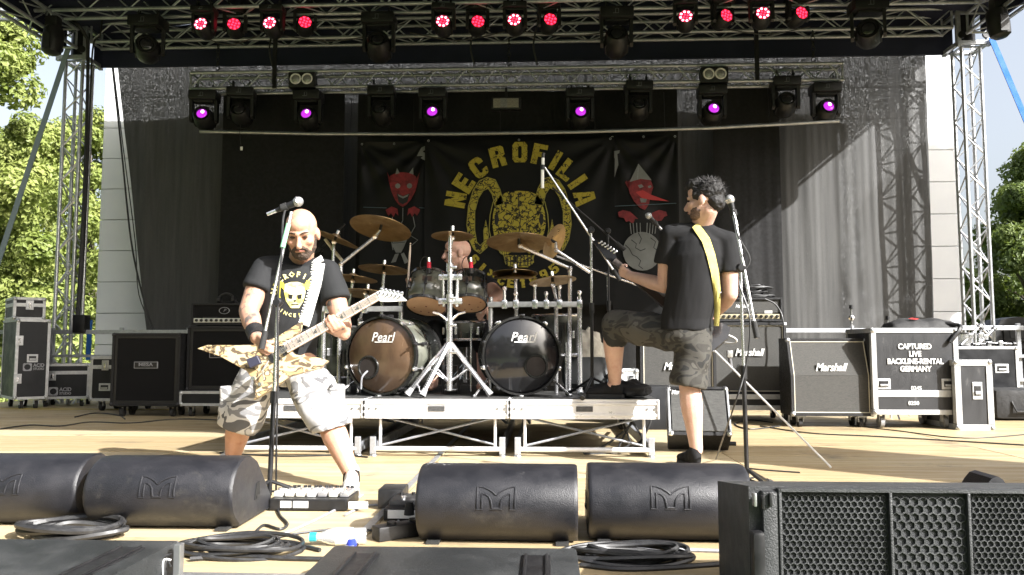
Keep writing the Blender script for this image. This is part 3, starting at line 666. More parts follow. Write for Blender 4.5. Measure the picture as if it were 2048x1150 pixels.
for ch, px, py, ang in (('S', 948, 520, -50), ('I', 964, 537, -40), ('N', 982, 551, -28), ('C', 1003, 562, -18), ('E', 1022, 567, -8), ('1', 1046, 567, 4), ('9', 1066, 562, 14), ('9', 1088, 551, 26), ('5', 1108, 539, 38)):
    x, yy = D(px, py); glyph(ch, DM @ Matrix.Translation((x, yy, 0)) @ Matrix.Rotation(R(ang), 4, 'Z'), DS * 15, DS * 20, YEL, MAIN)
def poly(pts, m, parent, name, M=None, lift=0, DD=None, th=.0015):
    DD = DD or D; M = M or DM; b = MB(); P = [DD(*p) for p in pts]
    bm = bmesh.new(); vs = [bm.verts.new((x, y, 0)) for x, y in P]; f = bm.faces.new(vs); f.normal_update(); bmesh.ops.triangulate(bm, faces=[f], ngon_method='EAR_CLIP'); bm.verts.index_update()
    b.add([(v.co.x, v.co.y, lift) for v in bm.verts], [[v.index for v in f.verts] for f in bm.faces], M); bm.free(); return b.build(name, m, parent)
def line(pts, wd, m, parent, name, M=None, lift=.0, DD=None, ds=None):
    DD = DD or D; b = MB(); b.strip([DD(*p) for p in pts], wd * (ds or DS), (M or DM) @ Matrix.Translation((0, 0, lift)), .0008); return b.build(name, m, parent)
# horned skull, one pixel grid
def mir(P): return [(2080 - x - 4, y) for x, y in P][::-1]
horn = [(1008, 408), (1000, 378), (990, 358), (974, 353), (958, 360), (946, 378), (936, 412), (933, 450), (938, 480), (948, 500), (960, 508), (974, 496), (977, 470), (971, 440), (967, 462), (968, 484), (960, 492), (953, 484), (949, 460), (949, 424), (956, 396), (966, 380), (976, 376), (984, 388), (990, 412)]
for P in (horn, mir(horn)):
    poly(P, YELC, MAIN, 'horn_print')
    cx = sum(p[0] for p in P) / len(P); line([P[i % len(P)] for i in range(len(P) + 1)], 1.6, YLINE, MAIN, 'horn_outline', lift=.001)
for (cx, cy) in ((974, 366), (958, 378), (950, 396), (945, 420), (942, 446), (945, 474), (958, 494)):
    for s in (0, 1):
        x = cx if not s else 2076 - cx; line([(x - 6, cy - 3), (x + 1, cy + 2), (x + 6, cy + 1)], 1.6, BLKP, MAIN, 'horn_ridge', lift=.0018)
cran = [(1000, 390), (1016, 383), (1038, 381), (1060, 383), (1076, 390), (1084, 404), (1090, 426), (1092, 450), (1088, 470), (1082, 484), (1060, 486), (1038, 480), (1016, 486), (994, 484), (988, 470), (984, 450), (986, 426), (992, 404)]
poly(cran, YELC, MAIN, 'cranium_print')
line([(998, 386), (986, 404), (980, 430), (978, 460), (984, 486), (996, 500), (1008, 512), (1012, 530)], 1.8, YLINE, MAIN, 'skull_outline', lift=.001)
line([(1078, 386), (1090, 404), (1096, 430), (1098, 460), (1092, 486), (1080, 500), (1068, 512), (1064, 530)], 1.8, YLINE, MAIN, 'skull_outline', lift=.001)
for s in (0, 1):
    F = (lambda P: P) if not s else mir
    poly(F([(990, 490), (1006, 488), (1024, 494), (1028, 500), (1016, 510), (1002, 510), (994, 500)]), YELC, MAIN, 'cheek_print')
    poly(F([(1000, 494), (1014, 493), (1020, 499), (1010, 504), (1002, 501)]), BLKP, MAIN, 'eye_socket_print', lift=.0018)
    poly(F([(989, 430), (995, 426), (998, 440), (994, 454), (989, 446)]), BLKP, MAIN, 'temple_print', lift=.0018)
    for (x0, y0, x1, y1) in ((1002, 400, 1020, 408), (1012, 420, 1030, 424), (1006, 436, 1022, 448), (1016, 456, 1034, 460), (1000, 464, 1018, 474)):
        P = F([(x0, y0), ((x0 + x1) / 2, y0 + 5), (x1, y1)]); line(P, 1.5, BLKP, MAIN, 'crack_print', lift=.0018)
line([(1038, 384), (1037, 410), (1041, 440), (1037, 478)], 1.8, BLKP, MAIN, 'crack_print', lift=.0018)
poly([(1010, 512), (1066, 512), (1068, 526), (1056, 536), (1020, 536), (1008, 526)], YELC, MAIN, 'jaw_print')
for i in range(8): line([(1014 + i * 7, 513), (1015 + i * 6.6, 532)], 1.8, BLKP, MAIN, 'tooth_gap', lift=.0018)
line([(1010, 523), (1038, 526), (1066, 523)], 1.8, BLKP, MAIN, 'tooth_gap', lift=.0026)
# left banner: red horned devil holding strings of a grey puppet
D2, DM2, DS2 = draw(BY + .07, .03); K = dict(M=DM2, DD=D2)
face = [(776, 348), (788, 342), (803, 341), (818, 343), (829, 350), (832, 364), (828, 380), (820, 396), (810, 408), (803, 412), (795, 408), (786, 396), (779, 380), (775, 364)]
poly(face, REDP, SL, 'face_print', **K)
poly([(778, 356), (770, 340), (775, 366)], REDP, SL, 'ear_print', **K); poly([(829, 356), (836, 342), (832, 366)], REDP, SL, 'ear_print', **K)
for P in ([(787, 345), (790, 332), (796, 343)], [(815, 343), (823, 331), (824, 346)]): poly(P, GREYP, SL, 'horn_print', lift=.001, **K)
for x in (792, 816): poly([(x + 5.5 * math.cos(a * .785), 369 + 5.5 * math.sin(a * .785)) for a in range(8)], GREYP, SL, 'eye_print', lift=.001, **K)
line([(782, 358), (792, 361), (800, 367)], 2.5, REDD, SL, 'brow_print', lift=.002, DD=D2, M=DM2); line([(826, 358), (816, 361), (808, 367)], 2.5, REDD, SL, 'brow_print', lift=.002, DD=D2, M=DM2)
poly([(790, 384), (803, 390), (817, 384), (812, 402), (803, 407), (794, 402)], BLKP, SL, 'mouth_print', lift=.001, **K)
poly([(792, 386), (803, 391), (815, 386), (812, 391), (803, 395), (795, 391)], GREYP, SL, 'teeth_print', lift=.002, **K)
for s in (0, 1):
    m_ = (lambda P: P) if not s else (lambda P: [(1606 - x, y) for x, y in P][::-1])
    poly(m_([(768, 418), (780, 411), (792, 416), (794, 430), (788, 424), (784, 433), (779, 425), (774, 430), (770, 424)]), REDP, SL, 'hand_print', **K)
for P in ([(782, 432), (778, 470), (784, 500)], [(824, 432), (828, 452), (818, 470), (834, 480), (822, 490)], [(803, 414), (803, 440), (795, 455)]): line(P, 1.6, GREYP, SL, 'string_print', DD=D2, M=DM2)
poly([(785, 472), (806, 470), (812, 480), (806, 494), (800, 506), (790, 506), (782, 490)], GREYP, SL, 'puppet_body_print', **K)
poly([(788, 508), (796, 507), (790, 524), (780, 526)], GREYP, SL, 'puppet_leg_print', **K); poly([(800, 508), (806, 505), (816, 524), (808, 528)], GREYP, SL, 'puppet_leg_print', **K)
line([(784, 486), (808, 484)], 1.4, BLKP, SL, 'puppet_joint_print', lift=.0018, DD=D2, M=DM2); line([(790, 506), (802, 506)], 1.4, BLKP, SL, 'puppet_joint_print', lift=.0018, DD=D2, M=DM2)
line([(722, 412), (770, 414)], 1.2, BLUEL, SL, 'line_print', DD=D2, M=DM2); line([(836, 414), (849, 415)], 1.2, BLUEL, SL, 'line_print', DD=D2, M=DM2)
poly([(834, 300), (840, 290), (849, 286), (849, 294), (842, 299), (849, 302), (849, 318), (838, 312), (843, 308), (831, 308)], GREYP, SL, 'cut_off_letter', **K)
# right banner
face = [(1255, 366), (1262, 360), (1282, 358), (1302, 362), (1307, 376), (1302, 392), (1298, 410), (1290, 422), (1280, 418), (1268, 404), (1260, 388)]
poly(face, REDP, SR, 'face_print', **K)
poly([(1257, 378), (1251, 366), (1254, 362), (1260, 370)], REDP, SR, 'ear_print', **K)
poly([(1278, 328), (1304, 362), (1282, 359), (1260, 365)], GREYP, SR, 'hat_print', lift=.001, **K); line([(1278, 329), (1276, 360)], 1.2, GPRINT, SR, 'hat_fold_print', lift=.002, DD=D2, M=DM2)
poly([(1272, 386), (1286, 382), (1304, 392), (1338, 405), (1304, 402), (1284, 398)], mat('bright red print', (.42, .03, .03), .6), SR, 'nose_print', lift=.001, **K)
poly([(1276, 372), (1284, 370), (1288, 375), (1280, 378)], GREYP, SR, 'eye_print', lift=.001, **K); poly([(1296, 374), (1302, 372), (1304, 376), (1298, 378)], GREYP, SR, 'eye_print', lift=.001, **K)
poly([(1280, 398), (1294, 400), (1292, 407), (1282, 407)], GREYP, SR, 'teeth_print', lift=.002, **K)
for P in ([(1236, 426), (1246, 422), (1260, 425), (1276, 440), (1270, 440), (1266, 450), (1258, 444), (1252, 446), (1248, 438), (1238, 436)], [(1332, 426), (1318, 422), (1304, 428), (1296, 440), (1304, 440), (1308, 450), (1316, 444), (1322, 444), (1328, 436), (1334, 434)]): poly(P, REDP, SR, 'hand_print', **K)
for x in (1260, 1266, 1273, 1280, 1294, 1300, 1306, 1312): line([(x, 448), (x + (1282 - x) * .1, 470)], 1.6, GREYP, SR, 'string_print', DD=D2, M=DM2)
poly([(1283 + 38 * math.cos(a * .2618), 505 + 39 * math.sin(a * .2618)) for a in range(24)], GREYP, SR, 'globe_print', **K)
for P in ([(1250, 492), (1258, 500), (1264, 512), (1272, 516), (1280, 524), (1276, 534), (1284, 540)], [(1262, 482), (1272, 490), (1270, 498), (1280, 504), (1290, 500)], [(1276, 468), (1282, 480), (1278, 490)], [(1300, 478), (1310, 486), (1306, 498), (1314, 504)]): line(P, 1.6, BLKP, SR, 'coast_print', lift=.0015, DD=D2, M=DM2)
poly([(1229, 302), (1241, 300), (1240, 306), (1236, 308), (1238, 330), (1233, 345), (1230, 356), (1231, 318), (1229, 312)], GREYP, SR, 'cut_off_letter', **K)
line([(1229, 414), (1352, 409)], 1.2, BLUEL, SR, 'line_print', DD=D2, M=DM2)
# ================================================================ flight cases, amplifiers, cabinets
GRILL = mat('black grille cloth', (.007, .007, .008), .9, 0, (.012, .012, .012), 60, .6, 500, st=(1, 1, 3), spec=.15)
GRILLG = mat('grey checked grille cloth', (.05, .05, .047), .85, 0, (.085, .083, .078), 50, .6, 400, st=(1, 1, 4))
GOLD = mat('pale piping', (.6, .56, .45), .6); PANEL = mat('control panel', (.62, .62, .6), .35, .3, (.55, .55, .53), 20)
GOLDP = mat('gold panel', (.5, .44, .3), .4, .5)
EDGE = mat('case edge aluminium', (.52, .53, .54), .45, .4, (.42, .43, .44), 25)
SCRATCH = mat('scratched case panel', (.022, .023, .026), .5, 0, (.09, .09, .09), 5, .1, 80, lo=.62, hi=.78, st=(3, 3, 1.2), det=9)
def caster_into(root, x, y, m=None, r=.05, fork=None):
    b = MB(); b.box((x, y, 2 * r + .022), (.09, .09, .012)); b.box((x - .025, y, r + .045), (.006, .05, r + .03)); b.box((x + .025, y, r + .045), (.006, .05, r + .03))
    c = b.build('caster', fork or STEEL, root)
    b = MB(); b.cyl((x - .018, y + .01, r), (x + .018, y + .01, r), r, n=18); b.build('wheel', m or RUB, c, True)
def case(label, w, d, h, M, cast=.0, lid=None, mt=None, handles=(), latches=(), texts=(), group='flight cases', base=None, ew=.032, wheel=None, name='flight_case'):
    """box with front at y=0 running back to +d, resting on casters of radius cast; local coordinates, placed by M"""
    o = thing(name, label, 'case', None, group); z0 = 2 * cast + .028 if cast else 0
    if cast:
        for x in (-w / 2 + .1, w / 2 - .1):
            for y in (.09, d - .09): caster_into(o, x, y, wheel, cast)
    b = MB(); b.box((0, d / 2, z0 + h / 2), (w, d, h)); b.build('body', mt or LAMIN, o)
    e = .006
    for zc in ([z0, z0 + h] + ([z0 + lid] if lid else []) + ([z0 + base] if base else [])):
        mid = zc not in (z0, z0 + h); eh = ew * (1.4 if mid else 1)
        zz = zc + (eh / 2 - e if zc == z0 else (-eh / 2 + e if zc == z0 + h else 0))
        for yy in (-e / 2, d + e / 2): b = MB(); b.box((0, yy, zz), (w + 2 * e, e, eh), b=.002); b.build('edge_trim', EDGE, o)
        for xx in (-w / 2 - e / 2, w / 2 + e / 2): b = MB(); b.box((xx, d / 2, zz), (e, d, eh), b=.002); b.build('edge_trim', EDGE, o)
    for xx in (-1, 1):
        for yy in (0, 1):
            b = MB(); b.box((xx * (w / 2 - ew / 2 + e), (-e / 2 - .0015 if yy == 0 else d + e / 2 + .0015), z0 + h / 2), (ew, e, h - 2 * ew), b=.002)
            b.box((xx * (w / 2 + e / 2 + .0015), (ew / 2 - e if yy == 0 else d - ew / 2 + e), z0 + h / 2), (e, ew, h - 2 * ew), b=.002); b.build('edge_trim', EDGE, o)
            for zz in (z0 + .018, z0 + h - .018):
                b = MB(); b.sph((xx * (w / 2 - .012), (.012 if yy == 0 else d - .012), zz), .03, n=10); b.build('ball_corner', STEEL, o, True)
    for (x, z, hw, hh) in handles:
        b = MB(); b.box((x, -.003, z0 + z), (hw, .008, hh), b=.004); p = b.build('handle_dish', EDGE, o)
        b = MB(); b.box((x, -.008, z0 + z), (hw * .66, .004, hh * .55)); b.build('recess', BLK, p)
        b = MB(); b.box((x, -.014, z0 + z - hh * .12), (hw * .56, .012, hh * .2), b=.004); b.build('grip', STEEL, p)
    for (x, z) in latches:
        b = MB(); b.box((x, -.008, z0 + z), (.085, .01, .12), b=.004); p = b.build('latch', STEEL, o)
        b = MB(); b.box((x, -.017, z0 + z - .005), (.03, .012, .06), b=.004); b.build('latch_key', CHROME, p)
    for (s, x, z, size, m, kw) in texts:
        text(s, size, m, Matrix.Translation((x, -.0045 - .003, z0 + z)) @ Matrix.Rotation(R(90), 4, 'X'), o, **kw)
    place(o, M); return o
def logo(o, x, z, s, m):       # square badge with ring next to stacked lettering
    b = MB(); M = Matrix.Translation((x - s * .62, -.007, z)) @ Matrix.Rotation(R(90), 4, 'X')
    n = 16; sq = [(max(-1, min(1, 1.42 * math.cos(2 * math.pi * (i + .5) / n))) * s * .42, max(-1, min(1, 1.42 * math.sin(2 * math.pi * (i + .5) / n))) * s * .42) for i in range(n)]
    rg = [(math.cos(2 * math.pi * (i + .5) / n) * s * .3, math.sin(2 * math.pi * (i + .5) / n) * s * .3) for i in range(n)]
    b.add([(u, v, 0) for u, v in sq] + [(u, v, 0) for u, v in rg], [(i, (i + 1) % n, n + (i + 1) % n, n + i) for i in range(n)], M); b.build('logo_badge', m, o)
    text('ACID', s * .5, m, Matrix.Translation((x + s * .45, -.007, z + s * .17)) @ Matrix.Rotation(R(90), 4, 'X'), o, bold=.03, xs=.9)
    text('STUDIO', s * .34, m, Matrix.Translation((x + s * .45, -.007, z - s * .22)) @ Matrix.Rotation(R(90), 4, 'X'), o, bold=.03, xs=.85)
def at_floor(px, Y, rz=0, z=0): q = at(px, 700, Y); return loc(q.x, Y, z, 0, 0, rz)
# left side cases
I4 = Matrix.Identity(4)
o = case('tall black flight case with studio logo at the far left', .36, .75, .98, I4, .05, handles=((-.0, .5, .12, .1),), latches=((-.15, .72), (-.15, .25)))
logo(o, .02, .52, .115, GPRINT); place(o, loc(at(32, 700, 9.3).x + .18 * math.cos(R(46)), 9.3 + .18 * math.sin(R(46)), 0, 0, 0, 46))
o = case('small black flight case lying on top of the tall left case', .34, .55, .27, I4, 0, lid=.18, latches=((0, .18),))
place(o, loc(at(20, 700, 9.35).x + .17 * math.cos(R(44)), 9.38 + .17 * math.sin(R(44)), 1.116, 0, 0, 44))
o = case('low wide flight case with studio logo behind the tall left case', .62, .5, .44, I4, .04, lid=.33, latches=((-.12, .29),)); logo(o, -.02, .2, .13, GPRINT); place(o, at_floor(128, 9.8, 18))
case('flight case with steel latch and handle standing behind the speaker cabinet at left', .6, .5, .52, at_floor(232, 9.15), .05, lid=.4, handles=((-.12, .16, .14, .09),), latches=((-.12, .42),))
def rail(x0, x1, y, Y, label, posts):
    a, c = at(x0, y, Y), at(x1, y, Y); o = thing('guard_rail', label, 'rail', ((a.x + c.x) / 2, Y, 0), 'stage guard rails')
    b = MB(); b.box((a + c) / 2, ((c - a).x, .05, .055), b=.004); b.build('top_rail', ALUD, o)
    for zz in (.35, .65): b = MB(); b.box(V(((a.x + c.x) / 2, Y, zz)), ((c - a).x, .03, .035), b=.004); b.build('lower_rail', ALUD, o)
    for px in posts: q = at(px, y, Y); b = MB(); b.box((q.x, Y + .045, q.z / 2 + .03), (.05, .035, q.z + .06), b=.004); b.build('post', ALUD, o)
rail(-40, 385, 664, 10.1, 'aluminium guard rail along the back of the stage at left', (100, 240, 375))
rail(1556, 1770, 661, 10.1, 'aluminium guard rail behind the right amplifier cabinets', (1562, 1706))
rail(1916, 2100, 656, 10.1, 'aluminium guard rail at the right edge in front of the loudspeaker', (1920, 2040))
# ---- speaker cabinets
def cabinet(label, w, h, d, M, kind, cast=.045, slant=0, logo_s=None, group='guitar speaker cabinets', base_z=0):
    o = thing('speaker_cabinet', label, 'cabinet', None, group); z0 = 2 * cast + .03 if cast else 0; t = .028
    if cast:
        for x in (-w / 2 + .1, w / 2 - .1):
            for y in (.08, d - .08): caster_into(o, x, y, None, cast, STEEL if kind == 'm' else BLKM)
    hm = h * .52; s = slant
    side = [(0, 0), (d, 0), (d, h), (s, h), (0, hm if s else h)] if s else [(0, 0), (d, 0), (d, h), (0, h)]
    for sx in (-1, 1):
        b = MB(); b.prism(side, frame(V((sx * (w / 2 - t / 2) - t / 2, 0, z0)), V((0, 1, 0)), V((0, 0, 1)), V((1, 0, 0))), t); b.build('side_panel', TOLEX, o)
    b = MB(); b.box((0, d / 2 + s / 2, z0 + h - t / 2), (w - 2 * t - .001, d - s, t), b=.004); b.build('top_panel', TOLEX, o)
    b = MB(); b.box((0, d / 2, z0 + t / 2), (w - 2 * t - .001, d, t), b=.004); b.build('bottom_panel', TOLEX, o)
    b = MB(); b.box((0, d - .01, z0 + h / 2), (w - 2 * t - .002, .018, h - 2 * t - .002)); b.build('back_panel', TOLEX, o)
    g = GRILLG if kind == 'm' else GRILL; wi, y0 = w - 2 * t - .002, .018; b = MB()
    if s:
        sl = (h - t - hm); b.box((0, y0 + .006, z0 + (t + hm) / 2), (wi, .012, hm - t)); b.build('lower_grille', g, o); b = MB()
        a = math.atan2(s * (h - t - hm) / (h - hm), sl); b.box((0, 0, sl / 2 / math.cos(a)), (wi, .012, sl / math.cos(a)), Matrix.Translation((0, y0 + .007, z0 + hm)) @ Matrix.Rotation(-a, 4, 'X')); b.build('upper_grille', g, o)
    else:
        b.box((0, y0 + .006, z0 + h / 2), (wi, .012, h - 2 * t)); b.build('grille', g, o)
    pm = GOLD if kind == 'm' else BLK
    if kind == 'm':
        for sx in (-1, 1):
            b = MB(); b.tube([(sx * (wi / 2 - .006), y0 - .004, z0 + t + .004), (sx * (wi / 2 - .006), y0 - .004, z0 + hm), (sx * (wi / 2 - .006), y0 - .004 + s * .93, z0 + h - t - .004)], .005, 6); b.build('piping', pm, o)
        for zz, yy in ((z0 + t + .006, y0 - .004), (z0 + h - t - .006, y0 - .004 + s * .93)): b = MB(); b.cyl((-wi / 2, yy, zz), (wi / 2, yy, zz), .005, n=6); b.build('piping', pm, o)
        zt = z0 + h * .62 if s else z0 + h * .58; yo = y0 - .012 + (s * .2 if s else 0)
        text('Marshall', .105, WPRINT, Matrix.Translation((0, yo, zt)) @ Matrix.Rotation(R(90), 4, 'X'), o, bold=.018, shear=.35, ext=.004, xs=.82)
    else:
        b = MB(); f = .03
        for sx in (-1, 1): b.box((sx * (wi / 2 - f / 2), y0 - .005, z0 + h / 2), (f, .01, h - 2 * t), b=.003)
        for zz in (z0 + t + f / 2, z0 + h - t - f / 2): b.box((0, y0 - .0053, zz), (wi - 2 * f, .01, f), b=.003)
        b.build('grille_frame', BLK, o)
        b = MB(); b.box((0, y0 - .006, z0 + h * .56), (.27, .012, .075), b=.006); p = b.build('name_plate', GPRINT, o)
        b = MB(); b.box((0, y0 - .0125, z0 + h * .56), (.25, .004, .06), b=.004); b.build('plate_field', BLKM, p)
        text('MESA', .05, GPRINT, Matrix.Translation((0, y0 - .0155, z0 + h * .565)) @ Matrix.Rotation(R(90), 4, 'X'), p, bold=.02, xs=1.35)
    for sx in (-1, 1):
        for zz in (z0 + .02, z0 + h - .02):
            b = MB(); b.sph((sx * (w / 2 - .014), .012 + (s if zz > z0 + h / 2 else 0), zz), .026, n=8); b.build('corner_cap', BLKM if kind != 'm' else STEEL, o, True)
    b = MB()
    M2 = M @ Matrix.Translation((0, 0, base_z)); place(o, M2); return o
cabinet('black speaker cabinet on casters with small name plate left of the stacked amplifier', .77, .80, .36, at_floor(292, 8.4), 'b')
CZ = .245
def dolly(label, w, d, M, num=None, cast=.05, ewm=.03):
    return case(label, w, d, .15, M, cast, texts=(((num, .05, .075, .045, WPRINT, dict(bold=.01)),) if num else ()), group='wheeled case bases', ew=ewm, name='case_base')
dolly('low wheeled case base marked 0261 under the left amplifier stack', .92, .55, at_floor(444, 8.42), '0261')
cabinet('black speaker cabinet with name plate under the left amplifier head', .77, .72, .36, at_floor(442, 8.5), 'b', 0, base_z=.279)
def amp_head(label, w, h, d, M, kind):
    o = thing('amplifier_head', label, 'amplifier', None, 'amplifier heads'); t = .022
    for sx in (-1, 1): b = MB(); b.box((sx * (w / 2 - t / 2), d / 2, h / 2), (t, d, h), b=.004); b.build('side_panel', TOLEX, o)
    for zz in (t / 2, h - t / 2): b = MB(); b.box((0, d / 2, zz), (w - 2 * t - .001, d, t), b=.004); b.build('shell_panel', TOLEX, o)
    wi = w - 2 * t - .004; hp = h * .2; b = MB(); b.box((0, .03, t + hp + .012 + (h - 2 * t - hp) / 2), (wi, .02, h - 2 * t - hp - .02)); b.build('front_grille', GRILL if kind != 'm' else GRILLG, o)
    b = MB(); b.box((0, .022, t + hp / 2 + .006), (wi, .02, hp), b=.003); p = b.build('control_panel', PANEL if kind != 'm' else GOLDP, o)
    b = MB(); k = 12
    for i in range(k): b = MB(); x = -wi * .45 + wi * .9 * i / (k - 1); b.cyl((x, .013, t + hp / 2 + .006), (x, -.008, t + hp / 2 + .006), hp * .36, hp * .26, n=10); b.build('knob', BLK, p, True)
    if kind != 'm':
        b = MB(); M2 = Matrix.Translation((0, .0175, h * .66)) @ Matrix.Rotation(R(90), 4, 'X') @ Matrix.Diagonal((1.6, 1, 1, 1)); b.ring(.036, .003, M2, 20, 5); b.build('oval_emblem', GPRINT, o)
        text('P', .05, GPRINT, Matrix.Translation((0, .0175, h * .66)) @ Matrix.Rotation(R(90), 4, 'X'), o, shear=.4)
    else:
        text('Marshall', .05, WPRINT, Matrix.Translation((-.06, .0175, h * .64)) @ Matrix.Rotation(R(90), 4, 'X'), o, bold=.02, shear=.35, xs=.8)
        b = MB(); b.box((wi * .32, .0185, h * .4), (.08, .004, .03)); b.build('badge', PANEL, o)
    b = MB(); b.tube([(-.11, d / 2, h), (-.1, d / 2, h + .02), (.1, d / 2, h + .02), (.11, d / 2, h)], .011, 6); b.build('handle', RUB, o)
    for sx in (-1, 1): b = MB(); b.cyl((sx * w * .4, .05, -.012), (sx * w * .4, .05, 0), .018, n=8); b.build('foot', RUB, o)
    place(o, M); return o
amp_head('black amplifier head with white knob strip on the left cabinet stack', .74, .245, .26, at_floor(445, 8.52, 0, 1.012), 'p')
q = at(452, 600, 8.6); o = thing('headphones', 'black headphones lying on top of the left amplifier head', 'headphones', (q.x, 8.62, 1.26))
b = MB(); b.tube([V((q.x + .1 * math.cos(a), 8.62, 1.27 + .1 * math.sin(a))) for a in [math.pi * i / 10 for i in range(11)]], .014, 6); b.build('band', BLK, o, True)
for s in (-1, 1): b = MB(); b.cyl((q.x + s * .1, 8.62, 1.30), (q.x + s * .065, 8.62, 1.30), .04, n=14); b.build('ear_cup', BLK, o, True)
# ---- right side
dolly('low wheeled case base under the right amplifier stack', .93, .6, at_floor(1500, 8.08), None, .05, .05)
cabinet('straight speaker cabinet with white script logo under the right amplifier head', .77, .74, .36, at_floor(1498, 8.14), 'm', 0, base_z=.279)
amp_head('black amplifier head with gold knob strip on the right cabinet stack', .72, .25, .26, at_floor(1498, 8.2, 0, 1.032), 'm')
cabinet('slant front speaker cabinet with white script logo standing alone on casters', .77, .74, .36, at_floor(1662, 7.55), 'm', .04, .11)
cabinet('grey fronted speaker cabinet half hidden behind the guitarist in dark shorts', .74, .8, .36, at_floor(1356, 7.7), 'm', .04, 0)
case('large black flight case lettered CAPTURED LIVE BACKLINE-RENTAL GERMANY', .79, .6, .8, at_floor(1829, 7.5), .055, base=.19, mt=SCRATCH, handles=((-.3, .28, .13, .1), (.3, .28, .13, .1)),
     texts=(('CAPTURED', 0, .63, .07, WPRINT, dict(bold=.035, xs=.88)), ('LIVE', 0, .56, .07, WPRINT, dict(bold=.035, xs=.88)), ('BACKLINE-RENTAL', 0, .49, .07, WPRINT, dict(bold=.035, xs=.86)),
            ('GERMANY', 0, .42, .07, WPRINT, dict(bold=.035, xs=.88)), ('0245', 0, .24, .05, WPRINT, dict(bold=.02)), ('0250', -.03, .1, .05, WPRINT, dict(bold=.02))), ew=.045, wheel=mat('grey wheel', (.25, .25, .25), .6))
case('slim upright flight case with one handle beside the large lettered case', .33, .62, .64, at_floor(1944, 7.42), 0, mt=SCRATCH, handles=((.03, .36, .09, .16),), ew=.055)
case('black flight case with cymbal stands piled on top at right', .68, .6, .62, at_floor(1972, 8.9), .06, handles=((.16, .38, .15, .1), (-.2, .38, .15, .1)))
# loudspeakers behind the right tower
for (px, Y, lab) in ((2040, 11.3, 'moulded black loudspeaker box behind the right truss tower'),):
    q = at(px, 690, Y); o = thing('loudspeaker', lab, 'loudspeaker', (q.x, Y, .1))
    b = MB(); prof = [(-.36, 0), (.36, 0), (.38, .35), (.34, .9), (.24, 1.06), (0, 1.1), (-.24, 1.06), (-.34, .9), (-.38, .35)]
    b.prism(prof, frame(V((q.x, Y + .4, .1)), V((1, 0, 0)), V((0, 0, 1)), V((0, -1, 0))), .4); b.build('enclosure', BLK, o)
    b = MB(); b.lathe([(.25, 0), (.24, .02), (.1, -.04), (.001, -.03)], frame(V((q.x, Y - .012, .5)), V((1, 0, 0)), V((0, 0, 1)), V((0, -1, 0))), 24); b.build('woofer', BLKM, o, True)
    b = MB(); b.box((q.x, Y - .01, .95), (.46, .03, .22), b=.02); hn = b.build('horn', BLKM, o)
    b = MB(); b.box((q.x, Y - .028, .95), (.3, .012, .12), b=.005); b.build('horn_throat', BLKP, hn)
    b = MB(); b.box((q.x, Y + .2, -.5), (.7, .5, 1.19)); b.build('stand_box', BLKM, o)
q = fl(2055, 842); b = MB(); o = thing('black_bag', 'soft black equipment bag on the floor at the right frame edge', 'bag', q)
b.box((q.x, q.y + .2, .17), (.62, .4, .32), b=.07); b.build('body', mat('black nylon', (.016, .016, .017), .8, 0, (.028, .028, .028), 12, .8, 18), o, True)
b = MB(); b.tube([(q.x - .15, q.y, .2), (q.x - .12, q.y - .03, .1), (q.x + .1, q.y - .03, .1), (q.x + .14, q.y, .2)], .012, 6); b.build('carry_strap', BLK, o)
# stuff on top of the rear right case
for i, (x0, y0, x1, y1) in enumerate(((1922, 690, 1962, 650), (1955, 690, 1990, 655), (1945, 688, 2015, 690), (1975, 686, 2030, 692), (1960, 684, 1962, 655))):
    b = MB(); o = thing('folded_stand', ('folded chrome stand leaning left on the rear right case', 'folded chrome stand leaning right on the rear right case', 'black stand tube lying along the rear right case top',
        'black stand tube lying at the right end of the rear case top', 'short upright stand tube on the rear right case')[i], 'stand', at(x0, y0, 9.1), 'stands on the rear right case')
    a, c = at(x0, y0, 9.1), at(x1, y1, 9.15); a.z = max(a.z, .785); c.z = max(c.z, .80)
    b.cyl(a, c, .014, n=8); b.build('tube', CHROME if i in (0, 1, 4) else BLKM, o, True); b = MB(); b.cyl(a + (c - a) * .9, c, .028, n=10); b.build('clamp', CHROME if i < 2 else BLK, o, True)
    b = MB(); b.box(a + (c - a) * .45, (.05, .05, .06), b=.01); b.build('joint', CHROME, o)
q = at(1948, 678, 8.95); o = thing('snare_drum', 'small silver drum sitting among stands on the rear right case', 'drum', (q.x, 9.25, .77))
b = MB(); b.cyl((q.x, 9.25, .772), (q.x, 9.25, .93), .15, n=22); b.build('shell', CHROME, o, True); b = MB()
for zz in (.78, .925): b = MB(); b.ring(.152, .008, Matrix.Translation((q.x, 9.25, zz)), 24, 6); b.build('hoop', BLKM, o, True)
# gig bag on the lettered case
q = at(1840, 655, 7.75); o = thing('gig_bag', 'flat black gig bag with strap lying on the large lettered case', 'bag', (q.x, 7.75, .94))
b = MB(); nx, ny = 26, 12; vs = []; fs = []; zt = .943
for side in (1, -1):
    for j in range(ny + 1):
        for i in range(nx + 1):
            u, v = i / nx, j / ny; e = max(0, 1 - (2 * u - 1) ** 4) * max(0, 1 - (2 * v - 1) ** 4)
            hgt = (.012 + .075 * e ** .5 * (1 + .5 * noise.noise(V((u * 5, v * 3, 1)))) if side > 0 else .002) if 0 < i < nx and 0 < j < ny else .008
            vs.append((q.x + (u - .5) * (.62 - .1 * (v - .5)), 7.58 + v * .42, zt + hgt))
n1_ = (nx + 1) * (ny + 1)
for s in (0, 1):
    for j in range(ny):
        for i in range(nx):
            a = s * n1_ + j * (nx + 1) + i; f = (a, a + 1, a + nx + 2, a + nx + 1); fs.append(f if s == 0 else f[::-1])
b.add(vs, fs); b.build('padded_body', mat('gig bag nylon', (.02, .02, .021), .7, 0, (.035, .035, .035), 14, .8, 16), o, True, 60)
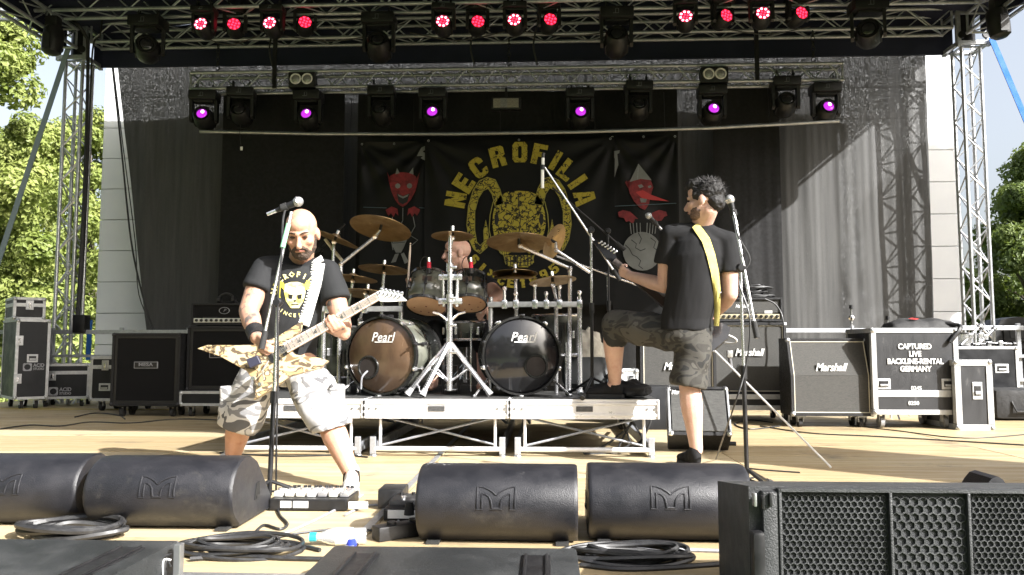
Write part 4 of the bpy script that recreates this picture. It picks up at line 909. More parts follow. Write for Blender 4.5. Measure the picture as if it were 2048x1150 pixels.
cb = cable([(q.x + .18, 7.62, .99), (q.x + .27, 7.55, .97), (q.x + .24, 7.485, .93), (q.x + .18, 7.475, .86), (q.x + .14, 7.476, .81)], .02, None); cb.build('strap', BLK, o, True)
b = MB(); b.prism([(-.05, 0), (0, .03), (.05, 0), (0, -.03)], Matrix.Translation((q.x - .1, 7.66, 1.035)) @ Matrix.Rotation(R(20), 4, 'X'), .004); b.build('red_patch', mat('red patch', (.35, .02, .02), .7), o)
# pedals and cables on the right amplifier head
q = at(1440, 608, 8.2)
for i, (px, m_) in enumerate(((1438, (.6, .58, .56)), (1461, (.45, .05, .16)))):
    x = at(px, 608, 8.3).x; o = thing('effect_pedal', ('white effect pedal on the right amplifier head', 'pink red effect pedal on the right amplifier head')[i], 'pedal', (x, 8.3, 1.285), 'pedals on the amplifier')
    b = MB(); b.box((x, 8.3, 1.318), (.09, .12, .06), b=.008); b.build('housing', mat('pedal paint %d' % i, m_, .35), o, True)
    b = MB(); b.cyl((x, 8.27, 1.348), (x, 8.27, 1.362), .012, n=10); b.build('foot_switch', CHROME, o, True)
    b = MB(); b.cyl((x - .02, 8.32, 1.348), (x - .02, 8.32, 1.36), .01, n=8); b.build('knob', BLK, o, True)
o = thing('cable_heap', 'tangled heap of thin black cables on the right amplifier head', 'cable', (at(1505, 600, 8.3).x, 8.3, 1.29)); rnd = random.Random(5); cx = at(1508, 600, 8.3).x
for i in range(9):
    ph = rnd.uniform(0, 6); rr = rnd.uniform(.08, .19); zz = 1.295 + .014 * i
    pts = [(cx + rr * math.cos(a * .7 + ph) * 1.25 + rnd.uniform(-.02, .02), 8.32 + rr * .55 * math.sin(a * .7 + ph), zz + rnd.uniform(0, .025)) for a in range(13)]
    cable(pts, .007, None).build('loop', CAB, o, True)
cable([at(1530, 598, 8.1), at(1552, 610, 8.1), at(1566, 640, 8.05), at(1568, 700, 8.05), at(1566, 770, 8.0), at(1572, 835, 7.95)], .008, 'black cable hanging from the right amplifier head down the cabinet side')
cable([at(1425, 665, 7.9), at(1450, 668, 7.85), at(1472, 678, 7.85), at(1468, 686, 7.9), at(1440, 684, 8.05)], .008, 'short pale cable curling in front of the right amplifier head', WHITE)
# microphone hanging in front of the right cabinet
MICM = mat('mic body', (.25, .25, .26), .4, .6)
o = thing('cabinet_microphone', 'small grey microphone hanging in front of the straight right cabinet', 'microphone', at(1459, 715, 7.85)); q = at(1459, 708, 7.85)
b = MB(); b.box(q, (.055, .06, .07), b=.01); b.build('head', mat('mic grille', (.45, .45, .44), .4, .6), o, True); b = MB(); b.cyl(q + V((.0, 0, -.03)), q + V((.015, 0, -.13)), .018, n=10); b.build('body', MICM, o, True)
cable([q + V((.015, 0, -.13)), q + V((.05, 0, -.17)), q + V((.09, 0, -.1)), q + V((.13, .05, -.22)), q + V((.16, .1, -.34))], .005, None).build('lead', CAB, o)
# wedge combo amplifier leaning back beside the riser
o = thing('combo_amplifier', 'battered combo amplifier leaning back beside the drum riser', 'amplifier', None); W_, H_, D_ = .44, .40, .25
b = MB(); b.box((0, D_ / 2, H_ / 2), (W_, D_, H_), b=.012); b.build('cabinet', TOLEX, o, True)
b = MB(); b.box((0, -.004, H_ / 2 - .005), (W_ - .05, .012, H_ - .07), b=.004); b.build('grille', mat('ribbed grille', (.06, .06, .058), .8, 0, (.10, .10, .095), 40, .8, 260, st=(.6, 1, 3)), o)
b = MB(); b.box((0, -.006, H_ - .02), (W_ - .03, .012, .022), b=.003); b.build('top_frame', BLK, o)
for s in (-1, 1):
    b = MB(); b.box((s * (W_ / 2 - .008), -.004, H_ / 2), (.014, .016, H_ - .03), b=.003); b.build('side_trim', STEEL, o)
    for zz in (.02, H_ - .02): b = MB(); b.sph((s * (W_ / 2 - .016), .008, zz), .024, n=8); b.build('corner_cap', CHROME, o, True)
text('Marshall', .05, WPRINT, Matrix.Translation((-.13, -.0125, H_ - .06)) @ Matrix.Rotation(R(90), 4, 'X'), o, bold=.02, shear=.3, xs=.7)
b = MB(); b.cyl((W_ / 2 - .02, .19, .03), (W_ / 2 + .05, .19, .03), .016, n=10); b.build('jack_plug', BLK, o, True)
q = at(1396, 800, 5.72); TL = 32
place(o, Matrix.Translation((q.x, 5.66, D_ * math.sin(R(TL)) - .0)) @ Matrix.Rotation(R(-6), 4, 'Z') @ Matrix.Rotation(R(-TL), 4, 'X'))
b = MB(); b.cyl(at(1418, 690, 5.9), fl(1662, 935, .012), .007, n=8); tag(b.build('stand_leg_tube', WHITE, None, True), 'long pale thin tube slanting from the cabinets down to the floor at right', 'tube')
# small drum stands behind the slant cabinet
for i, (px, y0, y1) in enumerate(((1702, 612, 700), (1775, 634, 664))):
    o = thing('cymbal_stand', ('bare chrome cymbal stand behind the slant front cabinet', 'short stand rod behind the large lettered case')[i], 'stand', at(px, 760, 8.6)); a, c = at(px, y0, 8.6), at(px, y1, 8.6); c.z = 0
    b = MB(); b.cyl(c, a, .011, n=8); b.build('rod', CHROME, o, True); b = MB(); b.cyl(a - V((0, 0, .03)), a + V((0, 0, .01)), .022, n=10); b.build('felt', BLK, o, True)
    b = MB(); b.sph(a - V((0, 0, .13)), .032, n=8); b.build('tilter', CHROME, o, True)
    for k in range(3): b = MB(); an = k * 2.1 + .4; b.cyl(c + V((0, 0, .3)), c + V((.28 * math.cos(an), .28 * math.sin(an), .012)), .01, n=6); b.build('leg', CHROME, o)
# ================================================================ drum riser
RZ = .403; RF = 5.42; RX = [-2.28, -1.262, -.244, .792]
DECKT = mat('black deck plate', (.03, .03, .03), .7, 0, (.05, .05, .048), 10, .2, 80)
FRAMEA = mat('deck frame aluminium', (.8, .8, .81), .36, .35, (.72, .72, .74), 14)
for i in range(3):
    x0, x1 = RX[i] + .004, RX[i + 1] - .004; xm = (x0 + x1) / 2; wd = x1 - x0; dp = 2.0
    o = thing('riser_deck', ('left aluminium stage deck of the drum riser', 'middle aluminium stage deck of the drum riser', 'right aluminium stage deck of the drum riser under the raised shoe')[i], 'platform', (xm, RF + 1, 0), 'drum riser decks')
    b = MB(); b.box((xm, RF + dp / 2, RZ - .012), (wd - .02, dp - .02, .022)); b.build('top_plate', DECKT, o)
    for yy, nm in ((RF, 1), (RF + dp, 0)):
        b = MB(); prof = [(0, 0), (.03, 0), (.03, .135), (0, .135), (0, .118), (-.006, .112), (-.006, .1), (.003, .094), (.003, .04), (-.006, .034), (-.006, .02), (0, .014)]
        M = frame(V((x0, yy, RZ - .137)), V((0, 1, 0)), V((0, 0, 1)), V((1, 0, 0))); b.prism(prof, M, wd); r_ = b.build('frame_rail', FRAMEA, o)
        if nm:
            b = MB(); b.box((xm, RF - .001, RZ - .068), (.115, .006, .036)); b.build('type_plate', mat('grey type plate', (.035, .035, .037), .6, 0, (.07, .07, .07), 60), r_)
            for dx in (-.47, -.42, .42, .47): b = MB(); b.cyl((xm + dx * wd, RF + .004, RZ - .068), (xm + dx * wd, RF - .003, RZ - .068), .009, n=10); b.build('bolt', STEEL, r_, True)
            for s in (-1, 1): b = MB(); b.box((xm + s * (wd / 2 - .006), RF - .008, RZ - .068), (.012, .006, .125)); b.build('corner_plate', FRAMEA, r_)
    for xx in (x0 + .015, x1 - .015): b = MB(); b.box((xx, RF + dp / 2, RZ - .07), (.028, dp - .07, .13)); b.build('frame_rail', FRAMEA, o)
    for xx in (x0 + .1, x1 - .1):
        for yy in (RF + .06, RF + dp - .06): b = MB(); b.cyl((xx, yy, .045), (xx, yy, RZ - .12), .011, n=8); b.build('leg', FRAMEA, o, True)
        b = MB(); b.box((xx - .05 if xx < xm else xx + .05, RF + dp / 2 + .01, .06), (.035, dp - .12, .07), b=.004); b.build('base_beam', ALUD, o)
        b = MB(); b.box((xx - .05 if xx < xm else xx + .05, RF + .055, .075), (.042, .02, .12), b=.004); b.build('base_cap', ALUD, o)
        b = MB(); b.cyl((xx - .05 if xx < xm else xx + .05, RF + .07, 0), (xx - .05 if xx < xm else xx + .05, RF + .07, .03), .03, .012, n=10); b.build('foot', STEEL, o, True)
        b = MB(); b.tube([(xx, RF + .3, RZ - .13), (xx, RF + 1.6, .09)], .012, 6); b.build('side_brace', ALUD, o)
    if i < 2:
        for zz in (.025, .068, .11): b = MB(); b.box((RX[i + 1], RF - .009, RZ - zz), (.016, .01, .026), b=.003); b.build('joint_clip', BLK, o)
    b = MB(); b.cyl((x0 + .06, RF + .06, .05), (x1 - .06, RF + .06, .05), .018, n=10); b.build('bottom_tube', FRAMEA, o, True)
    b = MB(); b.cyl((x0 + .1, RF + .1, .07), (x1 - .1, RF + .16, RZ - .14), .009, n=6); b.build('cross_brace', ALUD, o); b = MB(); b.cyl((x1 - .1, RF + .13, .07), (x0 + .1, RF + .18, RZ - .14), .009, n=6); b.build('cross_brace', ALUD, o)
# ================================================================ drums
SHELL = mat('black green fade drum lacquer', (.010, .011, .010),      .22, 0, (.15, .155, .125), 3.2, coat=.8, st=(1, 1, 1), lo=.42, hi=.68, det=2)
HEADB = mat('glossy black drum head', (.010, .010, .011), .16, 0, coat=.5, rv=.05)
HEADT = mat('tan drum head', (.48, .28, .16), .5, 0, (.55, .34, .2), 6)
HOOP = mat('black drum hoop', (.014, .014, .014), .25, 0, coat=.5); BRZ = mat('bronze cymbal', (.42, .29, .14), .38, .75, (.30, .20, .10), 9, .15, 40)
def FY(M): return M @ Matrix.Rotation(R(90), 4, 'X')          # local +Z looks to -Y
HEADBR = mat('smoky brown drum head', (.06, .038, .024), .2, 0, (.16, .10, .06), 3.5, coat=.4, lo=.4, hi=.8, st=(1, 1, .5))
def bass_drum(label, px, rz, port, hm=None):
    o = thing('bass_drum', label, 'drum', None, 'bass drums'); r = .28; dp = .42
    F = FY(Matrix.Identity(4)); b = MB(); b.lathe([(r, -dp), (r + .002, -dp * .5), (r, 0)], F, 40); b.build('shell', SHELL, o, True, 180)
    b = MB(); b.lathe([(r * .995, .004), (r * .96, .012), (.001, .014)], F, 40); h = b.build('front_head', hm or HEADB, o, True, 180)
    b = MB(); b.lathe([(r, -dp), (.001, -dp)], F, 30); b.build('rear_head', HEADT, o)
    for z in (.0, -dp): b = MB(); b.lathe([(r * .985, z + .026), (r * 1.04, z + .026), (r * 1.045, z), (r * 1.04, z - .018), (r * 1.005, z - .018)], F, 40); b.build('hoop', HOOP, o, True, 30)
    b = MB(); b.lathe([(.001, .016), (.074, .016)], F @ Matrix.Translation((port[0], port[1], 0)), 24); b.build('port_hole', mat('port dark', (.012, .008, .006), .8), h)
    b = MB(); b.ring(.08, .009, F @ Matrix.Translation((port[0], port[1], .016)), 28, 6); b.build('port_ring', HOOP, h, True)
    T = F @ Matrix.Translation((0.01, .135, .0158)); text('Pearl', .095, WPRINT, T, h, bold=.006, shear=.3, ext=.0006, xs=.92, sp=1.06)
    b = MB(); b.strip([(-.065, .1), (.085, .1)], .007, F @ Matrix.Translation((.01, 0, .0158)), .0006); b.build('underline', WPRINT, h)
    for k in range(10):
        a = 2 * math.pi * k / 10 + .3; c, s = math.cos(a), math.sin(a); E = F @ Matrix.Rotation(a, 4, 'Z')
        b = MB(); b.box((r * 1.055, 0, .012), (.018, .03, .05), E, b=.004); b.cyl(E @ V((r * 1.055, 0, .03)), E @ V((r * 1.055, 0, .055)), .006, n=6); b.cyl(E @ V((r * 1.055, 0, -.1)), E @ V((r * 1.055, 0, .0)), .0055, n=6); b.box((r * 1.045, 0, -.12), (.03, .022, .055), E, b=.005); b.build('lug', CHROME if k % 2 else BLKM, o, True)
    for s in (-1, 1): b = MB(); b.tube([F @ V((s * r * .85, -r * .6, -.1)), F @ V((s * r * 1.25, -r * 1.04, .06))], .009, 7); b.sph(F @ V((s * r * 1.25, -r * 1.03, .06)), .014, n=6); b.build('spur', CHROME, o, True)
    q = at(px, 712, 5.72); place(o, loc(q.x, 5.72, RZ + r * 1.045 + .004, 0, 0, rz)); return o
bass_drum('left bass drum with a glossy smoky brown head', 764, -17, (-.105, -.088), HEADBR); bass_drum('right bass drum with a dark blue black glossy head', 1043, 9, (.105, -.077))
cable([at(722, 778, 5.66), at(724, 755, 5.63), at(735, 742, 5.66)], .007, 'short grey cable running into the port of the left bass drum', GPRINT)
def tom(label, px, py, r, h, tx, tz, Y=5.95):
    o = thing('rack_tom', label, 'drum', None, 'rack toms'); b = MB(); b.lathe([(r, 0), (r * 1.004, h / 2), (r, h)], None, 36); b.build('shell', SHELL, o, True, 180)
    b = MB(); b.lathe([(r * .98, -.012), (.001, -.012)], None, 32); bh = b.build('bottom_head', HEADT, o)
    for (x, y) in ((.02, .02), (.02, -.01), (.5, .35), (-.6, .2), (.1, .6), (-.3, .55), (.7, -.2)): b = MB(); b.lathe([(.001, -.0132), (.007, -.0132)], Matrix.Translation((x * r, y * r, 0)), 8); b.build('stain', REDD, bh)
    b = MB(); b.lathe([(r * .98, h + .01), (.001, h + .01)], None, 32); b.build('top_head', WHITE, o)
    for z in (-.005, h + .003): b = MB(); b.lathe([(r * .99, z - .012), (r * 1.05, z - .012), (r * 1.055, z + .01), (r * 1.0, z + .012)], None, 36); b.build('hoop', HOOP, o, True, 30)
    for k in range(6):
        E = Matrix.Rotation(2 * math.pi * k / 6 + .5, 4, 'Z'); b = MB(); b.box((r + .012, 0, h * .5), (.022, .022, .05), E, b=.005); b.cyl(E @ V((r + .018, 0, 0)), E @ V((r + .018, 0, h)), .004, n=6); b.build('lug', BLKM, o, True)
    b = MB(); b.box((0, -r - .002, h * .62), (.07, .004, .04)); b.build('badge', mat('brown badge', (.05, .03, .02), .5), o)
    q = at(px, py, Y); place(o, Matrix.Translation(q) @ Matrix.Rotation(R(tz), 4, 'Y') @ Matrix.Rotation(R(-tx), 4, 'X')); return o
tom('left rack tom with a tan bottom head', 852, 610, .152, .24, 27, 5); tom('right rack tom with a tan bottom head', 938, 606, .132, .22, 27, -2)
for i, (px, py) in enumerate(((858, 527), (942, 527))):
    o = thing('clip_microphone', ('red banded clip microphone on the left rack tom', 'red banded clip microphone on the right rack tom')[i], 'microphone', at(px, py, 5.9), 'tom microphones'); q = at(px, py, 5.9)
    b = MB(); b.cyl(q + V((0, 0, -.035)), q + V((0, 0, .012)), .016, n=10); b.build('red_band', mat('red band', (.6, .02, .05), .5), o, True); b = MB(); b.cyl(q + V((0, 0, .0125)), q + V((-.004, 0, .045)), .012, n=8); b.build('connector', CHROME, o, True)
    b = MB(); b.cyl(q + V((0, 0, -.075)), q + V((0, 0, -.036)), .02, n=10); b.build('body', BLK, o, True)
    cable([q + V((-.004, 0, .045)), q + V((-.05, .02, .05)), q + V((-.07, .03, -.03)), q + V((.02, .02, -.14))], .0035, None).build('lead', CAB, o)
# ---- hardware
def tripod(o, base, spread, hz, m=CHROME, rot=.3, foot=True, r=.011):
    for k in range(3):
        a = rot + k * 2.0944; e = base + V((math.cos(a) * spread, math.sin(a) * spread, .012)); t = base + V((0, 0, hz))
        b = MB(); b.tube([t, e], r, 8); b.build('leg', m, o, True)
        mid = t + (e - t) * .52; b = MB(); b.tube([mid, base + V((0, 0, .07))], r * .6, 6); b.build('leg_strut', m, o)
        if foot: b = MB(); d = (e - t).normalized(); b.cyl(e - d * .05, e + d * .005, r * 1.5, r * 2.1, n=8); b.build('rubber_foot', RUB if m is not CHROME else mat('grey foot', (.3, .3, .3), .7), o, True)
def cyl_part(o, a, c, r, m, name, n=8): b = MB(); b.cyl(a, c, r, n=n); return b.build(name, m, o, True)
X0 = at(899, 700, 5.72).x; o = thing('tom_stand', 'chrome double braced tom stand in front of the two rack toms', 'stand', (X0, 5.72, RZ)); B0 = V((X0, 5.72, RZ))
for (z0, z1, r) in ((.04, .5, .023), (.5, .95, .019), (.95, 1.22, .014)): cyl_part(o, B0 + V((0, 0, z0)), B0 + V((0, 0, z1)), r, CHROME, 'pole', 12)
for z in (.32, .52, .72, .95): b = MB(); b.cyl(B0 + V((0, 0, z - .03)), B0 + V((0, 0, z + .03)), .028, n=12); b.box(B0 + V((.03, -.02, z)), (.05, .02, .02), b=.006); b.build('clamp', CHROME, o, True)
for k, (dx, dy) in enumerate(((-.30, -.06), (-.17, -.2), (.31, -.08))):
    t = B0 + V((0, 0, .40)); e = B0 + V((dx, dy, .015)); mid = t + (e - t) * .5
    b = MB(); b.tube([t, mid, e], .018, 8); b.build('leg', CHROME, o, True); b = MB(); b.tube([mid, B0 + V((0, 0, .1))], .009, 6); b.build('leg_strut', CHROME, o)
    d = (e - t).normalized(); b = MB(); b.cyl(e - d * .07, e, .016, .026, n=8); b.build('rubber_foot', mat('grey rubber', (.35, .35, .35), .7), o, True)
for s in (-1, 1):
    for z in (.88, .70): b = MB(); b.box(B0 + V((s * .045, .03, z)), (.09, .04, .045), b=.01); b.build('tom_bracket', CHROME, o, True)
    b = MB(); b.tube([B0 + V((s * .05, .03, .66)), B0 + V((s * .055, .02, .9)), B0 + V((s * .07, .12, .93))], .012, 8); b.build('tom_arm', CHROME, o, True)
    b = MB(); b.tube([B0 + V((s * .02, .0, .56)), B0 + V((s * .07, -.04, .6)), B0 + V((s * .12, -.04, .615))], .009, 6); b.build('wing_lever', CHROME, o, True)
def cymbal(label, px, py, dia, Y, tx, ty, stand, m=None, group='cymbals'):
    """tx, ty tilt in degrees; stand = list of pixel points down from the cymbal centre, last one reaches the riser"""
    q = at(px, py, Y); o = thing('cymbal', label, 'cymbal', q if not stand else V((at(*stand[-1], Y).x, Y, RZ)), group); r = dia / 2
    M = Matrix.Translation(q) @ Matrix.Rotation(R(ty), 4, 'Y') @ Matrix.Rotation(R(tx), 4, 'X')
    b = MB(); b.lathe([(.006, .028), (r * .12, .024), (r * .2, .008), (r * .6, -.004), (r, -.018), (r, -.0195), (r * .6, -.0065), (r * .2, .005), (.006, .02)], M, 40, close=True); b.build('plate', m or BRZ, o, True, 60)
    b = MB(); b.cyl(M @ V((0, 0, .02)), M @ V((0, 0, .06)), .014, n=8); b.build('wing_nut', CHROME, o, True); b = MB(); b.cyl(M @ V((0, 0, -.035)), M @ V((0, 0, .012)), .012, n=8); b.build('felt', RUB, o, True)
    P = [M @ V((0, 0, -.03))] + [at(x, y, Y) for x, y in stand]
    for i in range(len(P) - 1):
        b = MB(); b.cyl(P[i], P[i + 1], .012 + .002 * i, n=8); b.build('tube', CHROME, o, True)
        b = MB(); b.sph(P[i + 1] if i < len(P) - 2 else P[i], .022, n=8); b.build('joint', CHROME, o, True)
    return o
def feet(Y, x): return (x, 696 + (CAMZ - RZ) * FPX / Y)
cymbal('large crash cymbal on a boom at left above the guitar headstock', 762, 453, .49, 6.05, -16, 8, [(750, 474), (682, 528), feet(6.05, 676)]); cymbal('splash cymbal in front of the drummer face', 905, 468, .32, 5.78, -6, 0, [(901, 492)])
cymbal('large crash cymbal in front of the skull print', 1038, 481, .51, 6.0, -10, 0, [(1041, 492), (1140, 537), feet(6.0, 1138)]); cymbal('small splash cymbal turned on edge beside the skull print', 1105, 482, .30, 6.1, -25, -62, [(1112, 500), (1180, 545)])
cymbal('dark cymbal left of the left rack tom, uppermost of three', 768, 535, .42, 6.3, -6, 4, [(768, 545), (764, 600), feet(6.3, 764)]); cymbal('dark cymbal left of the left rack tom, middle of three', 706, 553, .40, 6.2, -5, 5, [(706, 562), (696, 620), feet(6.2, 697)])
cymbal('dark cymbal just above the guitar headstock, lowest of three', 735, 584, .55, 6.1, -5, 4, [(735, 590), (720, 640), feet(6.1, 718)]); cymbal('tilted cymbal far left behind the guitarist shoulder', 672, 474, .44, 6.4, -4, 21, [(668, 484), (664, 560), feet(6.4, 664)])
o = cymbal('upper plate of the right hi hat', 1030, 543, .37, 6.2, -6, 0, [(1031, 556), (1032, 600), feet(6.2, 1033)]); cymbal('lower plate of the right hi hat', 1030, 551, .36, 6.2, 8, 0, [])
cymbal('flat ride cymbal at right above the white rack bar', 1105, 558, .37, 6.05, -7, -6, [(1106, 568), (1112, 600), feet(6.05, 1113)])
# white rack bar with clamps
for (xa, xb, yy, lab) in ((975, 1165, 609, 'silver drum rack bar to the right of the toms'), (640, 805, 618, 'silver drum rack bar to the left of the toms')):
    a, c = at(xa, yy, 6.0), at(xb, yy, 6.0); c.z = a.z; o = thing('drum_rack', lab, 'rack', ((a.x + c.x) / 2, 6.0, RZ), 'drum rack bars')
    b = MB(); b.box((a + c) / 2, ((c - a).x, .038, .042), b=.008); b.build('bar', EDGE, o, True)
    for u in ((.18, .3, .5, .62, .76, .97) if xa > 900 else (.1, .3, .55)):
        q = a + (c - a) * u; hh = .05 + .04 * math.sin(u * 17); b = MB(); b.box(q, (.045, .055, .07), b=.012); b.build('clamp', CHROME, o, True); b = MB(); b.cyl(q + V((0, 0, .03)), q + V((0, 0, .06 + hh)), .011, n=8); b.sph(q + V((0, 0, .07 + hh)), .02, n=8); b.build('clamp_post', CHROME, o, True)
    for u in (.03, .97): q = a + (c - a) * u; b = MB(); b.cyl((q.x, 6.04, RZ), (q.x, 6.04, q.z + .06), .019, n=10); b.build('post', CHROME, o, True); b = MB(); b.box((q.x, 6.0, RZ + .015), (.05, .3, .03), b=.01); b.build('foot', CHROME, o, True)
# floor tom, snare
def simple_drum(label, px, Y, z0, z1, r, m, name, top=WHITE):
    X = at(px, 650, Y).x; o = thing(name, label, 'drum', (X, Y, RZ)); b = MB(); b.lathe([(r, z0), (r, z1)], Matrix.Translation((X, Y, 0)), 32); b.build('shell', m, o, True)
    b = MB(); b.lathe([(r * .98, z1 + .006), (.001, z1 + .006)], Matrix.Translation((X, Y, 0)), 28); b.build('head', top, o)
    for z in (z0, z1): b = MB(); b.ring(r * 1.01, .011, Matrix.Translation((X, Y, z)), 32, 6); b.build('hoop', CHROME, o, True)
    for k in range(6): a = k * 1.047 + .2; b = MB(); b.box((X + r * 1.04 * math.cos(a), Y + r * 1.04 * math.sin(a), (z0 + z1) / 2), (.02, .02, .06), b=.005); b.build('lug', CHROME, o)
    for k in range(3): a = k * 2.094 - 1.2; p = V((X + r * 1.06 * math.cos(a), Y + r * 1.06 * math.sin(a), 0)); b = MB(); b.tube([p + V((0, 0, z0 + .1)), p + V((0, 0, RZ + .01))], .008, 6); b.build('leg', CHROME, o, True)
simple_drum('black floor tom behind the right bass drum', 1112, 6.45, RZ + .3, RZ + .62, .2, SHELL, 'floor_tom'); simple_drum('black floor tom behind the left bass drum', 690, 6.3, RZ + .12, RZ + .52, .22, SHELL, 'floor_tom'); simple_drum('snare drum in front of the seated drummer', 930, 6.3, RZ + .42, RZ + .56, .17, SHELL, 'snare_drum')
# mic stands on the riser
def boom_stand(label, base, top, b0, b1, mic=None, m=BLKM, spread=.3, hz=.14, rot=.5, name='microphone_stand', mlen=.16, sil=False):
    o = thing(name, label, 'stand', base, 'microphone stands'); d = top - base
    b = MB(); b.cyl(base + V((0, 0, .05)), base + d * .52, .0125, n=10); b.build('lower_pole', m, o, True); b = MB(); b.cyl(base + d * .5, top, .009, n=10); b.build('upper_pole', CHROME if sil else m, o, True)
    b = MB(); b.cyl(base + d * .5, base + d * .56, .018, n=10); b.build('height_clutch', m, o, True); b = MB(); b.sph(top, .026, n=10); b.cyl(top + V((0, -.03, 0)), top + V((0, .03, 0)), .018, n=10); b.build('boom_clutch', m, o, True)
    b = MB(); b.cyl(b0, b1, .0085, n=8); b.build('boom', CHROME if sil else m, o, True); b = MB(); b.cyl(b0, b0 + (b1 - b0).normalized() * .09, .016, n=10); b.build('counterweight', RUB, o, True)
    tripod(o, base, spread, hz, m, rot, True, .009)
    return o
def microphone(label, tip, dirv, L=.17, ballm=None):
    o = thing('microphone', label, 'microphone', tip, 'microphones'); d = dirv.normalized(); t = tip + d * 0
    b = MB(); b.cyl(t - d * (L - .02), t - d * .045, .0115, .019, n=12); b.build('body', BLK, o, True); b = MB(); b.sph((0, 0, 0), (.026, .026, .028), axisM(t - d * .03, t), n=16); b.build('ball_grille', ballm or mat('mic ball', (.6, .6, .6), .45, .7, (.35, .35, .35), 300), o, True)
    b = MB(); b.ring(.0265, .0025, axisM(t - d * .03, t), 16, 5); b.build('grille_band', CHROME, o, True); b = MB(); b.cyl(t - d * (L - .02), t - d * (L + .03), .01, n=8); b.build('plug', CHROME, o, True)
    b = MB(); b.cyl(t - d * .12, t - d * .09, .021, n=10); b.build('clip', RUB, o, True); return o
q = at(1182, 460, 5.62); boom_stand('black boom microphone stand on the riser right of the right bass drum', V((q.x, 5.62, RZ)), q, at(1240, 560, 5.62), at(1090, 335, 5.75), sil=True, spread=.26, rot=.2)
o = thing('overhead_microphone', 'long white and black overhead microphone hanging in front of the banner', 'microphone', at(1085, 375, 5.76))
b = MB(); b.cyl(at(1085, 376, 5.76), at(1085, 340, 5.76), .0125, n=12); b.build('body', WHITE, o, True); b = MB(); b.cyl(at(1085, 339.5, 5.76), at(1086, 330, 5.76), .015, n=10); b.build('clip', BLK, o, True); b = MB(); b.cyl(at(1086, 329.5, 5.76), at(1086, 316, 5.76), .012, n=10); b.build('rear_body', WHITE, o, True); b = MB(); b.cyl(at(1086, 315.5, 5.76), at(1087, 306, 5.76), .012, n=8); b.build('plug', BLK, o, True)
q = at(1216, 462, 6.4); boom_stand('second boom stand further back behind the right bass drum', V((q.x, 6.4, RZ)), q, at(1250, 500, 6.4), at(1105, 375, 6.45), spread=.26)
q = at(1215, 548, 6.6); boom_stand('thin boom stand with a low boom pointing at the ride cymbal', V((q.x + .02, 6.6, RZ)), q, at(1330, 590, 6.6), at(1112, 512, 6.5), sil=True, spread=.24)
microphone('vocal microphone with grey ball beside the cone hat banner print', at(1292, 426, 6.0), V((-.55, -.2, .55)))
q = at(650, 470, 6.6); o = boom_stand('overhead boom stand behind the left guitarist shoulder', V((at(640, 500, 6.6).x, 6.6, RZ)), at(640, 500, 6.6), at(628, 512, 6.6), at(690, 448, 6.6), spread=.24)
o = thing('pencil_microphone', 'thin pale pencil microphone angled behind the left guitarist shoulder', 'microphone', at(684, 520, 6.5)); cyl_part(o, at(650, 478, 6.5), at(662, 494, 6.5), .013, GOLD, 'rear_body'); cyl_part(o, at(663, 495.5, 6.5), at(685, 522, 6.5), .014, GOLD, 'body')
# things around the kit
o = thing('drum_pedal', 'chrome bass drum pedal between the two bass drums', 'pedal', (at(905, 780, 6.1).x, 6.15, RZ)); X = at(905, 780, 6.15).x
b = MB(); b.box((X, 6.15, RZ + .03), (.09, .3, .015), Matrix.Identity(4), b=.004); b.build('footboard', CHROME, o); b = MB(); b.tube([(X - .06, 6.02, RZ), (X - .06, 6.02, RZ + .22), (X + .06, 6.02, RZ + .22), (X + .06, 6.02, RZ)], .011, 6); b.build('frame', BLKM, o); b = MB(); b.cyl((X, 6.02, RZ + .22), (X, 5.98, RZ + .33), .006, n=6); b.sph((X, 5.98, RZ + .34), .03, n=8); b.build('beater', CHROME, o, True)
CLOTHW = mat('pale crumpled cloth', (.5, .47, .4), .9, 0, (.3, .28, .24), 9, .9, 14)
def crumple(name, label, cat, c, size, m, seed, parent=None):
    b = MB(); n = 22; vs = []; fs = []
    for j in range(n + 1):
        for i in range(2 * n):
            th = math.pi * j / n; ph = math.pi * i / n; d = V((math.sin(th) * math.cos(ph), math.sin(th) * math.sin(ph), math.cos(th)))
            k = 1 + .28 * noise.noise(d * 2.2 + V((seed, 0, 0))) + .16 * abs(noise.noise(d * 5 + V((seed, 2, 0)))) ; p = V((d.x * size[0], d.y * size[1], d.z * size[2])) * k
            p.z = max(p.z, -size[2] * .55); vs.append(V(c) + p)
    for j in range(n):
        for i in range(2 * n): a = j * 2 * n + i; e = j * 2 * n + (i + 1) % (2 * n); fs.append((a, e, e + 2 * n, a + 2 * n))
    b.add(vs, fs); return tag(b.build(name, m, parent, True, 50), label, cat)
q = at(1172, 700, 7.0); crumple('cloth_bundle', 'pale crumpled cloth bundle behind the drum hardware', 'cloth', (q.x, 7.0, .66), (.17, .15, .24), CLOTHW, 3)
q = at(1172, 760, 6.5); b = MB(); b.box((0, 0, 0), (.40, .16, .26), loc(q.x, 6.5, RZ + .15, -18, 0, 4), b=.09); tag(b.build('seat_cushion', mat('dark grey vinyl', (.03, .034, .036), .5), None, True), 'rounded dark grey cushion standing behind the boom stand', 'cushion')
q = at(1262, 785, 5.6); crumple('jacket', 'black jacket crumpled on the riser beside the raised shoe', 'jacket', (q.x, 5.62, RZ + .05), (.13, .12, .07), mat('black jacket cloth', (.012, .012, .013), .85, 0, (.02, .02, .02), 20, .8, 24), 8)
q = at(1258, 755, 7.0); case('small white equipment box behind the raised leg', .15, .2, .16, loc(q.x, 7.0, RZ), 0, mt=WHITE, handles=((.02, .09, .06, .05),), ew=.02, name='equipment_box', group='small boxes')
